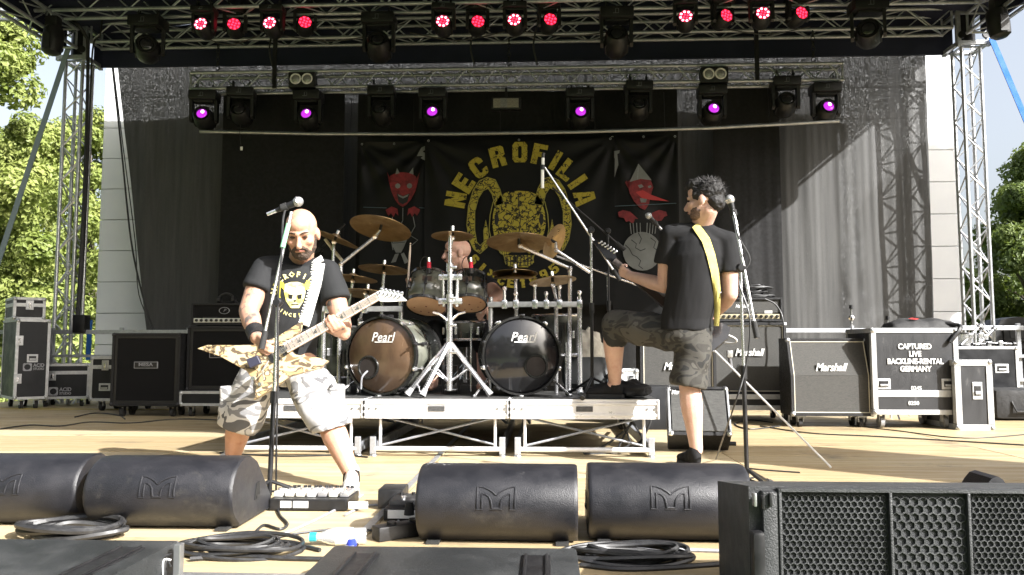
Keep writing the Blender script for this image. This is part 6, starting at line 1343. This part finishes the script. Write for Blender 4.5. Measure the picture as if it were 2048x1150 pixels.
for (p, r) in (((0, .038, -.086), (.052, .056, .042)), ((-.045, .01, -.06), (.024, .036, .045)), ((.045, .01, -.06), (.024, .036, .045)), ((-.062, -.005, -.025), (.014, .02, .035)), ((.062, -.005, -.025), (.014, .02, .035))): b.sph(p, r, HM1, 14)
limb(b, [HM1 @ V((-.034, .074, -.066)), HM1 @ V((-.018, .094, -.048)), HM1 @ V((0, .1, -.045)), HM1 @ V((.018, .094, -.048)), HM1 @ V((.034, .074, -.066))], [.011, .011, .010, .011, .011], 8)
solid(b, 'beard', BEARD, g1, .005, 2, folds(.004, 60, 2))
# shirt
b = MB(); up = (ches - pelv).normalized(); sd = (LS - RS).normalized()
loft(b, [(pelv + V((.0, 0, .05)), V((.185, 0, 0)), V((0, .145, 0))), (pelv + V((0, 0, .12)), V((.185, 0, 0)), V((0, .15, 0))), (pelv.lerp(ches, .45), V((.178, 0, 0)), V((0, .148, 0))), (pelv.lerp(ches, .75), V((.188, 0, .0)), V((0, .135, 0))), (ches - V((0, 0, .03)), V((.17, 0, 0)), V((0, .11, 0))), (ches + V((0, 0, .03)), V((.1, 0, 0)), V((0, .085, 0)))])
sleeve(b, RS, RS.lerp(RE, .46), .074, .09); sleeve(b, LS, LS.lerp(LE, .56), .074, .088); limb(b, [NB - V((0, 0, .06)), NB.lerp(RS, .5) - V((0, 0, .03)), RS], [.072, .08, .075]); limb(b, [NB - V((0, 0, .06)), NB.lerp(LS, .5) - V((0, 0, .03)), LS], [.072, .08, .075])
_, BV1 = solid(b, 't_shirt', GREYT, g1, .008, 5, folds(.016, 4.2, 3, (1.5, 1.5, .7)))
# shorts
b = MB(); rx = V((.13, .02, 0)); ry = V((0, .13, 0))
loft(b, [(pelv + V((0, 0, .09)), V((.165, 0, 0)), V((0, .135, 0))), (pelv - V((0, 0, .02)), V((.19, 0, 0)), V((0, .15, 0))), (pelv - V((0, 0, .1)), V((.175, 0, 0)), V((0, .14, 0)))])
for hp, kn, dx in ((RH, RK, -.012), (LH, LK, .012)):
    d = kn - hp; loft(b, [(hp + V((0, 0, .04)), V((.12, 0, 0)), V((0, .13, 0))), (hp + d * .45, V((.128, 0, .03 * (1 if dx > 0 else -1))), V((0, .13, 0))), (hp + d * .8, V((.128, 0, .04 * (1 if dx > 0 else -1))), V((0, .128, 0))), (hp + d * 1.14, V((.115, 0, .035 * (1 if dx > 0 else -1))), V((0, .115, 0))), (hp + d * 1.2, V((.105, 0, .035 * (1 if dx > 0 else -1))), V((0, .105, 0)))])
    b.box(hp + d * .62 + V((dx * 10, -.02, 0)), (.07, .15, .17), b=.02)
solid(b, 'camouflage_shorts', CAMW, g1, .008, 5, folds(.016, 9, 5))
shoe(g1, V((LA.x - .01, LA.y + .05, .0)), V((.22, -1, 0)), .98, WHITE, pm[1]); shoe(g1, V((RA.x, RA.y + .05, .0)), V((-.25, -1, 0)), .98, WHITE, pm[1])
b = MB(); limb(b, [LA + V((0, 0, -.03)), LA + V((0, 0, .0))], [.047, .045], 14); solid(b, 'sock', BLKT, g1, .006, 2)
b = MB(); dW = (RW - RE).normalized(); b.cyl(RW - dW * .085, RW - dW * .01, .05, .045, n=20); b.build('wristband', TOLEX, g1, True)
# print on the shirt
def print_poly(bv, pts, m, root, name, lift=.004, sub=2):
    bm = bmesh.new(); vs = [bm.verts.new((x, y, 0)) for x, y in pts]; f = bm.faces.new(vs); bmesh.ops.triangulate(bm, faces=[f]); bmesh.ops.subdivide_edges(bm, edges=bm.edges[:], cuts=sub, use_grid_fill=True); bm.verts.index_update(); b = MB(); ok = True
    P = [onto(bv, v.co.x, v.co.y, lift) for v in bm.verts]; g = [p for p in P if p is not None]
    if g: b.add([p if p is not None else g[0] for p in P], [[v.index for v in f.verts] for f in bm.faces]); b.build(name, m, root, True, 180)
    bm.free()
SHY = mat('shirt yellow print', (.55, .48, .06), .8, 0, (.4, .34, .04), 20); SHW = mat('shirt pale print', (.72, .66, .34), .8, 0, (.5, .42, .08), 18, lo=.45, hi=.6)
def sh(P, x0=590, y0=590, k=1): return [(x0 + x * k, y0 + y * k) for x, y in P]
print_poly(BV1, sh([(-20, -22), (-8, -26), (6, -26), (18, -22), (21, -6), (17, 12), (8, 26), (-8, 26), (-18, 12), (-22, -6)]), SHW, g1, 'skull_print')
print_poly(BV1, sh([(-20, -20), (-26, -30), (-34, -24), (-36, -4), (-31, 14), (-24, 20), (-30, 0), (-28, -16), (-22, -10)]), SHY, g1, 'horn_print'); print_poly(BV1, sh([(18, -20), (24, -30), (32, -24), (34, -8), (28, -12), (22, -10)]), SHY, g1, 'horn_print')
for P in ([(-14, -2), (-4, 0), (-6, 8), (-13, 7)], [(14, -2), (4, 0), (6, 8), (13, 7)], [(-3, 10), (3, 10), (0, 15)], [(-8, 18), (8, 18), (7, 20), (-7, 20)]): print_poly(BV1, sh(P), BLKT, g1, 'skull_dark_print', .006, 1)
def arc_text(bv, s, cx, cy, rad, a0, a1, size, m, root, flip=False, name='letter_print'):
    for i, ch in enumerate(s):
        a = R(a0 + (a1 - a0) * i / (len(s) - 1)); px, py = cx + rad * math.sin(a), cy - rad * math.cos(a); rot = a if not flip else a + math.pi
        t = text(ch, size, m, Matrix.Identity(4), None, None, bold=.03, ext=0, res=1); b = MB(); P = []
        for v in t.v: x, y_ = v.x, -v.y; P.append(onto(bv, px + x * math.cos(rot) - y_ * math.sin(rot), py + x * math.sin(rot) + y_ * math.cos(rot), .004))
        if any(p is None for p in P): continue
        b.add(P, t.f); b.build(name, m, root)
arc_text(BV1, 'NECROFILIA', 590, 592, 43, -78, 78, 15, SHW, g1); arc_text(BV1, '5991ECNIS'[::1], 590, 588, 43, 130, 232, 10, SHW, g1, True)
# guitar strap of pale bullets
b0 = [(626, 500), (637, 530), (632, 560), (622, 595), (612, 630), (604, 655)]
o = thing('bullet_strap', 'pale bullet belt used as guitar strap over the left guitarist shoulder', 'strap', at(604, 655, 4.3)); P = []
for i in range(len(b0) - 1):
    for k in range(6):
        t = k / 6; q = onto(BV1, b0[i][0] + (b0[i + 1][0] - b0[i][0]) * t, b0[i][1] + (b0[i + 1][1] - b0[i][1]) * t, .012)
        if q is not None: P.append(q)
for i in range(len(P) - 1):
    d = (P[i + 1] - P[i]).normalized(); sdv = V((0, 1, 0)).cross(d).normalized(); b = MB(); b.cyl(P[i] - sdv * .036, P[i] + sdv * .016, .0105, .0105, n=8); b.cyl(P[i] + sdv * .0165, P[i] + sdv * .04, .009, .004, n=8); b.build('bullet', WHITE, o, True)
b = MB(); e = P[-1]; b.box((0, 0, 0), (.055, .01, .1), loc(e.x - .0, e.y - .006, e.z - .07, 0, 14), b=.004); b.build('leather_end', TOLEX, o)
# ---- star shaped guitar
GY = 4.14
CAMB = camo('brown camouflage lacquer', ((.42, .30, .15), (.12, .09, .06), (.55, .43, .26), (.22, .15, .08)), 13, .3, (.0, .40, .48, .64))
o = thing('electric_guitar', 'star shaped brown camouflage electric guitar held by the bald guitarist', 'guitar', at(530, 720, GY))
gp = [(394, 697), (414, 690), (505, 690), (553, 674), (603, 642), (599, 662), (570, 686), (588, 709), (640, 716), (655, 721), (640, 737), (580, 752), (548, 776), (507, 800), (513, 770), (493, 742), (440, 713)]
GO = at(530, 715, GY); gx = V((1, .02, 0)).normalized(); gz = V((0, .10, 1)).normalized(); gn = gx.cross(gz).normalized()
def gpt(px, py, lift=0):
    d = ray(px, py); t = (GO - V((0, 0, CAMZ))).dot(gn) / d.dot(gn); return V((0, 0, CAMZ)) + d * t + gn * 0 - (gn if gn.y > 0 else -gn) * lift
def gprism(P, th, lift, m, name, par):
    P3 = [gpt(x, y_, lift) for x, y_ in P]; nn = gn if gn.y > 0 else -gn; n = len(P3)
    bm = bmesh.new(); a = [bm.verts.new(p) for p in P3]; c = [bm.verts.new(p + nn * th) for p in P3]; f1 = bm.faces.new(a); f2 = bm.faces.new(c[::-1])
    for i in range(n): bm.faces.new((a[i], c[i], c[(i + 1) % n], a[(i + 1) % n]))
    bmesh.ops.recalc_face_normals(bm, faces=bm.faces[:]); bmesh.ops.bevel(bm, geom=[e for e in bm.edges], offset=.003, segments=1, affect='EDGES') if th > .02 else None
    bmesh.ops.triangulate(bm, faces=[f for f in bm.faces if len(f.verts) > 4], ngon_method='EAR_CLIP'); bm.verts.index_update()
    b = MB(); b.add([v.co.copy() for v in bm.verts], [[v.index for v in f.verts] for f in bm.faces]); bm.free(); return b.build(name, m, par)
gprism(gp, .042, 0, CAMB, 'body', o)
def band(a, c, w0, w1):
    d = V((c[0] - a[0], c[1] - a[1])); n = V((-d.y, d.x)).normalized(); return [(a[0] - n.x * w0, a[1] - n.y * w0), (c[0] - n.x * w1, c[1] - n.y * w1), (c[0] + n.x * w1, c[1] + n.y * w1), (a[0] + n.x * w0, a[1] + n.y * w0)]
NA, NC = (572, 697), (757, 593)
gprism(band(NA, NC, 10, 7.5), .022, .012, mat('maple neck', (.42, .3, .2), .4), 'neck', o); fb = gprism(band(NA, NC, 10.5, 8), .006, .0185, mat('pale fretboard', (.6, .5, .42), .4, 0, (.5, .4, .33), 8), 'fretboard', o)
for k in range(16):
    t = 1 - 2 ** (-k / 12) if k else 0; t = t / (1 - 2 ** (-15 / 12)); p = (NC[0] + (NA[0] - NC[0]) * t, NC[1] + (NA[1] - NC[1]) * t); q = (p[0] + 1.1, p[1] - .6); gprism(band(p, q, 9, 9), .002, .0205, CHROME, 'fret', fb)
    if k in (2, 4, 6, 8, 11, 14): r_ = (p[0] - 7, p[1] + 4); gprism([(r_[0] - 4, r_[1] + 5), (r_[0] + 5, r_[1] + 3), (r_[0] + 1, r_[1] - 5)], .001, .0195, BLKM, 'inlay', fb)
hs = gprism([(752, 586), (765, 580), (800, 588), (815, 602), (775, 604), (760, 603)], .016, .014, WHITE, 'headstock', o)
for k in range(6):
    x, y_ = 762 + k * 8, 586 + k * 1.5; b = MB(); p = gpt(x, y_, .016); b.cyl(p, p - V((0, .016, 0)), .006, n=8); b.sph(gpt(x + 2, y_ - 6, .01), (.011, .008, .013), n=8); b.build('tuner', CHROME, hs, True)
for k in range(6): f = (k - 2.5) * 2.2; b = MB(); b.tube([gpt(548 + f * .5, 712 + f, .026), gpt(NC[0] + f * .4, NC[1] + f * .8, .026)], .0012, 4); b.build('string', CHROME, o)
for (x, y_, w_) in ((566, 702, 11), (553, 710, 11)): gprism(band((x - 3, y_ + 2), (x + 3, y_ - 2), w_, w_), .008, .012, BLK, 'pickup', o)
gprism([(537, 712), (545, 707), (553, 722), (545, 727)], .012, .014, BLKM, 'bridge', o); b = MB(); b.tube([gpt(540, 722, .02), gpt(528, 742, .03), gpt(532, 760, .03)], .004, 6); b.build('tremolo_arm', CHROME, o, True)
gprism([(498, 720), (520, 712), (528, 728), (506, 738)], .03, .05, mat('transmitter case', (.03, .03, .05), .4), 'transmitter_pack', o)
for (x, y_) in ((522, 768), (508, 756)): b = MB(); p = gpt(x, y_, .0); b.cyl(p, p - V((0, .02, 0)), .011, n=12); b.build('control_knob', CHROME, o, True)
gprism([(556, 676), (585, 660), (590, 668), (562, 684)], .002, .0025, mat('green body window', (.35, .42, .22), .4), 'body_window', o)
# mic stand of this guitarist
MB_ = fl(538, 1012); MT = at(548, 604, 3.7); o = boom_stand('black microphone stand in front of the camouflage shorts guitarist', V((MB_.x, MB_.y, 0)), V((MB_.x + .02, MB_.y + .0, MT.z)), at(523, 698, MB_.y - .0), at(583, 424, MB_.y + .12), spread=.3, hz=.12, sil=True, rot=.15)
q = at(565, 490, MB_.y + .06); b = MB(); b.cyl(at(577, 448, MB_.y + .09), at(565, 495, MB_.y + .06), .0125, n=10); b.build('green_tape', mat('green tape', (.25, .6, .35), .6), o, True)
microphone('vocal microphone in front of the bald guitarist forehead', at(607, 399, MB_.y + .12), at(607, 399, 3.6) - at(575, 412, 3.6))
cable([at(573, 414, MB_.y + .12), at(566, 440, MB_.y + .1), at(564, 500, MB_.y + .05), at(556, 600, MB_.y - .02), at(556, 750, MB_.y - .03), at(553, 880, MB_.y - .03), fl(552, 1000, .01)], .005, 'microphone cable running down the left mic stand')
# ---------------------------------------------------------------- guitarist with the yellow strap, seen from behind
g2 = thing('person', 'dark haired guitarist in black shirt with one foot on the drum riser', 'person', fl(1400, 932))
LSh, RSh = at(1338, 468, 5.06), at(1455, 482, 5.0); NB = at(1404, 446, 5.03); LE2, LW2 = at(1330, 572, 5.16), at(1262, 552, 5.36); RE2, RW2 = at(1460, 588, 5.02), at(1436, 622, 5.24)
LHp, RHp = at(1356, 668, 5.1), at(1390, 672, 5.06); LK2, RK2 = at(1226, 648, 5.34), at(1378, 762, 5.02); LA2, RA2 = at(1230, 768, 5.5), at(1393, 900, 5.02)
hc = at(1408, 402, 4.98); hf = V((-.86, .5, -.05)); hu = V((.03, .05, 1)); b = MB(); HM2 = head(b, hc, hf, hu, 1.08, NB, .06)
pel = (LHp + RHp) / 2; chs = (LSh + RSh) / 2; sx = V((.97, -.2, 0)).normalized(); sy = V((.2, .97, 0)).normalized()
loft(b, [(pel, sx * .14, sy * .1), (pel.lerp(chs, .5), sx * .14, sy * .1), (pel.lerp(chs, .85), sx * .16, sy * .105), (chs, sx * .12, sy * .08)]); limb(b, [NB - V((0, 0, .06)), LSh], [.05, .05]); limb(b, [NB - V((0, 0, .06)), RSh], [.05, .05])
limb(b, [LSh, LSh.lerp(LE2, .5), LE2, LE2.lerp(LW2, .35), LW2], [.046, .06, .05, .051, .033]); limb(b, [RSh, RSh.lerp(RE2, .5), RE2, RE2.lerp(RW2, .4), RW2], [.046, .06, .051, .053, .034])
limb(b, [LHp, LK2, LK2.lerp(LA2, .35), LK2.lerp(LA2, .75), LA2], [.095, .068, .073, .052, .041]); limb(b, [RHp, RK2, RK2.lerp(RA2, .35), RK2.lerp(RA2, .75), RA2], [.095, .066, .072, .05, .04])
limb(b, [LA2, LA2 + V((-.08, .02, -.04))], [.036, .03]); limb(b, [RA2, RA2 + V((0, .09, -.05))], [.036, .03])
hand(b, LW2, at(1238, 540, 5.42) - LW2, V((-.1, .75, .5)), 1, 1.0, (40, 55, 40), thumb=V((-.2, -.2, .95))); hand(b, RW2, V((-.6, .6, -.2)), V((0, .8, -.3)), -1, 1.0)
solid(b, 'body', SKIN2, g2, .006, 4); facebits(HM2, 1.08, g2, HAIR)
b = MB()
for (p, r) in (((0, .037, -.08), (.0515, .0535, .0405)), ((0, .028, -.055), (.0635, .058, .05))): b.sph(p, r, HM2, 14)
solid(b, 'stubble', mat('stubble', (.20, .12, .09), .7, 0, (.08, .05, .04), 90, .5, 200), g2, .005, 2)
b = MB(); b.sph((0, -.03, .045), (.084, .1, .086), HM2, 20); b.sph((0, .045, .098), (.066, .066, .048), HM2, 16); b.sph((0, -.07, -.015), (.066, .055, .06), HM2, 16); b.sph((-.06, .012, .03), (.025, .04, .04), HM2, 12); b.sph((.06, .012, .03), (.025, .04, .04), HM2, 12)
hr, HB = solid(b, 'hair', HAIR, g2, .006, 2, folds(.009, 45, 4)); b = MB(); rnd = random.Random(9)
for i in range(420):
    th = rnd.uniform(0, 6.283); ph = rnd.uniform(-.3, 1.2); d = V((math.cos(th) * math.cos(ph), math.sin(th) * math.cos(ph), math.sin(ph)))
    if d.y > .55 and d.z < .55: continue
    p = HM2 @ V((d.x * .08, -.025 + d.y * .105, .045 + d.z * .085)); o_ = (HM2.to_3x3() @ V((d.x, d.y + .35 * (d.z > .4), d.z + .2))).normalized(); t = o_.orthogonal().normalized(); L = rnd.uniform(.015, .04)
    e = p + (o_ + V((rnd.uniform(-.5, .5), rnd.uniform(-.5, .5), rnd.uniform(-.3, .4)))).normalized() * L; b.add([p - t * .005, p + t * .005, e, p + o_ * .004], [(0, 1, 2), (1, 3, 2), (3, 0, 2)])
tag(b.build('hair_tufts', HAIR, hr), None, None, kind='stuff')
b = MB(); loft(b, [(pel + V((-.005, 0, .025)), sx * .178, sy * .145), (pel + V((0, 0, .1)), sx * .168, sy * .14), (pel.lerp(chs, .5), sx * .162, sy * .135), (pel.lerp(chs, .8), sx * .182, sy * .135), (chs - V((0, 0, .03)), sx * .16, sy * .11), (chs + V((0, 0, .03)), sx * .09, sy * .08)])
sleeve(b, LSh, LSh.lerp(LE2, .52), .066, .083); sleeve(b, RSh, RSh.lerp(RE2, .56), .066, .082); limb(b, [NB - V((0, 0, .045)), NB.lerp(LSh, .5) - V((0, 0, .028)), LSh], [.062, .07, .066]); limb(b, [NB - V((0, 0, .045)), NB.lerp(RSh, .5) - V((0, 0, .028)), RSh], [.062, .07, .066])
_, BV2 = solid(b, 't_shirt', BLKT, g2, .008, 5, folds(.018, 4.0, 12, (1.6, 1.6, .6)))
b = MB(); loft(b, [(pel + V((0, 0, .08)), sx * .16, sy * .13), (pel - V((0, 0, .02)), sx * .172, sy * .145), (pel - V((0, 0, .1)), sx * .15, sy * .13)])
d = LK2 - LHp; pv = d.cross(V((0, 1, 0))).normalized() * .115; loft(b, [(LHp - d * .1, pv * 1.0, V((0, .13, 0))), (LHp + d * .4, pv * 1.02, V((0, .12, 0))), (LHp + d * .8, pv * .92, V((0, .11, 0))), (LHp + d * 1.08, pv * .78 + V((.0, 0, 0)), V((0, .095, 0)))]); limb(b, [LK2 + V((.01, 0, .01)), LK2 + (LA2 - LK2) * .22 + V((.015, 0, 0))], [.085, .09])
d = RK2 - RHp; loft(b, [(RHp + V((0, 0, .05)), V((.115, 0, 0)), V((0, .12, 0))), (RHp + d * .5, V((.118, 0, 0)), V((0, .12, 0))), (RHp + d * 1.0, V((.118, 0, -.02)), V((0, .115, 0))), (RHp + d * 1.12, V((.112, 0, -.02)), V((0, .11, 0)))])
solid(b, 'camouflage_shorts', CAMD, g2, .008, 5, folds(.013, 9, 15))
shoe(g2, V((LA2.x + .05, LA2.y + .0, RZ + .002)), V((-1, .12, 0)), 1.0, BLKT, RUB); shoe(g2, V((RA2.x, RA2.y - .045, .0)), V((-.25, 1, 0)), 1.0, BLKT, RUB)
b = MB(); limb(b, [LA2 + V((0, 0, -.02)), LA2 + V((0, 0, .03))], [.042, .042], 14); solid(b, 'sock', BLKT, g2, .006, 2)
# strap
YS = mat('yellow webbing', (.58, .50, .15), .75, 0, (.48, .41, .11), 30, .4, 300); o = thing('guitar_strap', 'yellow guitar strap across the back of the black shirt', 'strap', at(1436, 650, 4.9)); cs = [(1390, 450), (1400, 463), (1412, 480), (1422, 510), (1430, 545), (1434, 580), (1435, 615), (1433, 652)]; Pa = []
wds = (7, 8, 8.5, 8.5, 8, 7, 6, 5)
for i, (x, y_) in enumerate(cs):
    x0, y0 = cs[max(0, i - 1)]; x1, y1 = cs[min(len(cs) - 1, i + 1)]; n = V((-(y1 - y0), x1 - x0)).normalized() * wds[i]; l, r_ = onto(BV2, x - n.x, y_ - n.y, .012), onto(BV2, x + n.x, y_ + n.y, .012); Yl = Pa[-1][0].y if Pa else 4.9
    Pa.append((l if l is not None else at(x - n.x, y_ - n.y, Yl), r_ if r_ is not None else at(x + n.x, y_ + n.y, Yl)))
b = MB(); vs = []; fs = []
for l, r_ in Pa: m_ = (l + r_) / 2 + V((0, -.004, 0)); vs += [l, m_, r_, l + V((0, .004, 0)), r_ + V((0, .004, 0))]
for i in range(len(Pa) - 1): a = i * 5; c = a + 5; fs += [(a, a + 1, c + 1, c), (a + 1, a + 2, c + 2, c + 1), (a + 3, a, c, c + 3), (a + 2, a + 4, c + 4, c + 2)]
b.add(vs, fs); b.build('webbing', YS, o, True, 60); 
# guitar: dark body in front of him, neck to the left
o = thing('electric_guitar', 'dark electric guitar with its neck pointing left from the black shirted guitarist', 'guitar', at(1400, 620, 5.3)); DG = mat('black guitar lacquer', (.012, .012, .013), .15, coat=.6); n0, n1_ = at(1335, 612, 5.32), at(1228, 522, 5.47); ax = (n1_ - n0).normalized(); nn = V((.2, -.95, .2)); nn = (nn - ax * nn.dot(ax)).normalized(); ay = nn.cross(ax)
def gbox(t0, t1, w0, w1, th, lift, m, name, par): M = frame(n0 + nn * lift, ax, ay, nn); b = MB(); b.prism([(t0, -w0), (t1, -w1), (t1, w1), (t0, w0)], M, th); return b.build(name, m, par)
L = (n1_ - n0).length; gbox(-.12, L, .029, .023, .02, -.01, mat('dark neck', (.03, .02, .015), .4), 'neck', o); fb = gbox(-.12, L, .03, .0235, .005, -.0155, mat('ebony board', (.015, .012, .01), .4), 'fretboard', o)
for k in range(14): gbox(L * (1 - .055 * k) - .002, L * (1 - .055 * k), .025, .025, .0015, -.0172, CHROME, 'fret', fb)
M = frame(n0, ax, ay, nn); b = MB(); b.prism([(L, -.026), (L + .03, -.045), (L + .2, -.03), (L + .22, -.005), (L + .05, .03), (L, .026)], M, .016); h_ = b.build('headstock', DG, o)
for k in range(6): b = MB(); p = M @ V((L + .04 + .026 * k, -.05 + .003 * k, .008)); b.cyl(p, p + ay * .012 + nn * .012, .007, n=8); b.sph(p - ay * .016, .0095, n=8); b.build('tuner', CHROME, h_, True)
b = MB(); M2 = frame(n0 - ax * .1, ax, ay, nn); b.prism([(.02, -.05), (.1, -.14), (.0, -.12), (-.12, -.11), (-.3, -.17), (-.34, -.1), (-.33, .1), (-.26, .16), (-.12, .11), (.0, .14), (.1, .12), (.02, .05)], M2 @ Matrix.Translation((0, 0, -.02)), .042); b.build('body', DG, o)
# his mic stand
q0 = fl(1495, 985); q0.z = 0; tpt = at(1486, 536, q0.y); o = boom_stand('black microphone stand beside the guitarist with the yellow strap', q0, V((q0.x - .01, q0.y, tpt.z)), at(1514, 676, q0.y - .03), at(1466, 420, q0.y + .05), spread=.3, hz=.12, sil=True, rot=.9)
microphone('vocal microphone on the right stand behind the dark haired guitarist head', at(1457, 389, q0.y + .06), at(1457, 389, 4) - at(1466, 424, 4), .15)
cable([at(1467, 424, q0.y + .05), at(1476, 470, q0.y + .0), at(1500, 520, q0.y), at(1478, 560, q0.y), at(1500, 640, q0.y - .05), at(1490, 740, q0.y - .03), at(1462, 830, q0.y + .05), fl(1432, 918, .01)], .005, 'microphone cable looping down the right mic stand')
# ---------------------------------------------------------------- drummer
g3 = thing('person', 'bald drummer in a black shirt seated behind the rack toms', 'person', (at(925, 600, 6.75).x, 6.8, RZ)); Y = 6.6
hc = at(914, 506, 6.55); b = MB(); NB = at(926, 548, 6.66); HM3 = head(b, hc, V((-.95, -.28, -.05)), V((0, 0, 1)), 1.06, NB, .062)
LS3, RS3 = at(880, 566, 6.62), at(968, 566, 6.7); LE3, LW3 = at(845, 600, 6.4), at(822, 572, 6.22); RE3, RW3 = at(996, 590, 6.4), at(974, 614, 6.2); pel = V((NB.x, 6.8, RZ + .5))
loft(b, [(pel, V((.15, 0, 0)), V((0, .11, 0))), (pel.lerp(NB, .5), V((.15, 0, 0)), V((0, .11, 0))), (NB - V((0, 0, .1)), V((.16, 0, 0)), V((0, .1, 0)))]); limb(b, [NB - V((0, 0, .05)), LS3], [.07, .066]); limb(b, [NB - V((0, 0, .05)), RS3], [.07, .066])
limb(b, [LS3, LE3, LE3.lerp(LW3, .4), LW3], [.058, .045, .044, .03]); limb(b, [RS3, RS3.lerp(RE3, .5), RE3, RE3.lerp(RW3, .4), RW3], [.06, .064, .056, .052, .034])
for s in (-1, 1): k = V((pel.x + s * .2, 6.35, RZ + .5)); limb(b, [pel + V((s * .1, 0, 0)), k, V((k.x, 6.3, RZ + .08))], [.09, .065, .04]); limb(b, [V((k.x, 6.3, RZ + .06)), V((k.x, 6.12, RZ + .05))], [.04, .035])
hand(b, LW3, at(818, 552, 6.16) - LW3, V((.5, -.5, 0)), 1, 1.0, (60, 70, 45)); hand(b, RW3, V((-.5, -.4, -.5)), V((-.3, .2, -.8)), 1, 1.0, (60, 70, 45))
solid(b, 'body', SKIN3, g3, .006, 4); facebits(HM3, 1.06, g3)
b = MB()
for (p, r) in (((0, .05, -.1), (.035, .04, .045)),): b.sph(p, r, HM3, 12)
solid(b, 'goatee', BEARD, g3, .005, 2, folds(.004, 60, 2))
b = MB(); loft(b, [(pel + V((0, 0, .0)), V((.18, 0, 0)), V((0, .14, 0))), (pel.lerp(NB, .5), V((.17, 0, 0)), V((0, .135, 0))), (NB - V((0, 0, .09)), V((.18, 0, 0)), V((0, .12, 0))), (NB - V((0, 0, .02)), V((.09, 0, 0)), V((0, .08, 0)))]); limb(b, [LS3, LS3.lerp(LE3, .6)], [.078, .08]); sleeve(b, RS3, RS3.lerp(RE3, .5), .08, .086); limb(b, [NB - V((0, 0, .06)), LS3], [.08, .076]); limb(b, [NB - V((0, 0, .06)), RS3], [.08, .076])
solid(b, 't_shirt', BLKT, g3, .009, 5, folds(.01, 8, 20))
b = MB()
for s in (-1, 1): k = V((pel.x + s * .2, 6.35, RZ + .5)); limb(b, [pel + V((s * .08, 0, 0)), k, k + V((0, -.03, -.12))], [.12, .09, .085])
solid(b, 'shorts', BLKT, g3, .009, 4)
b = MB(); limb(b, [RW3 - (RW3 - RE3).normalized() * .05, RW3 - (RW3 - RE3).normalized() * .02], [.035, .034], 12); solid(b, 'wristband', mat('purple wristband', (.12, .05, .3), .7), g3, .006, 1)
WOODS = mat('pale drum stick', (.6, .5, .42), .5)
for i, (a, c) in enumerate(((at(815, 575, 6.12), at(821, 487, 6.1)), (RW3 + V((-.04, -.05, -.05)), RW3 + V((-.25, -.2, .02))))):
    o = thing('drum_stick', ('pale drum stick held upright left of the rack toms', 'pale drum stick held low behind the right rack tom')[i], 'drum stick', a, 'drum sticks'); b = MB(); b.tube([a, a.lerp(c, .8), c - (c - a) * .03], [.009, .0085, .005], 8); b.build('shaft', WOODS, o, True); b = MB(); b.sph(c, .007, n=8); b.build('tip', WOODS, o, True)
o = thing('drum_stool', 'round black drum stool under the drummer', 'stool', (pel.x, 6.85, RZ)); b = MB(); b.lathe([(.001, RZ + .36), (.16, RZ + .36), (.175, RZ + .39), (.16, RZ + .43), (.001, RZ + .43)], Matrix.Translation((pel.x, 6.85, 0)), 24); b.build('seat', TOLEX, o, True); cyl_part(o, V((pel.x, 6.85, RZ + .05)), V((pel.x, 6.85, RZ + .359)), .02, CHROME, 'post'); tripod(o, V((pel.x, 6.85, RZ)), .24, .22)
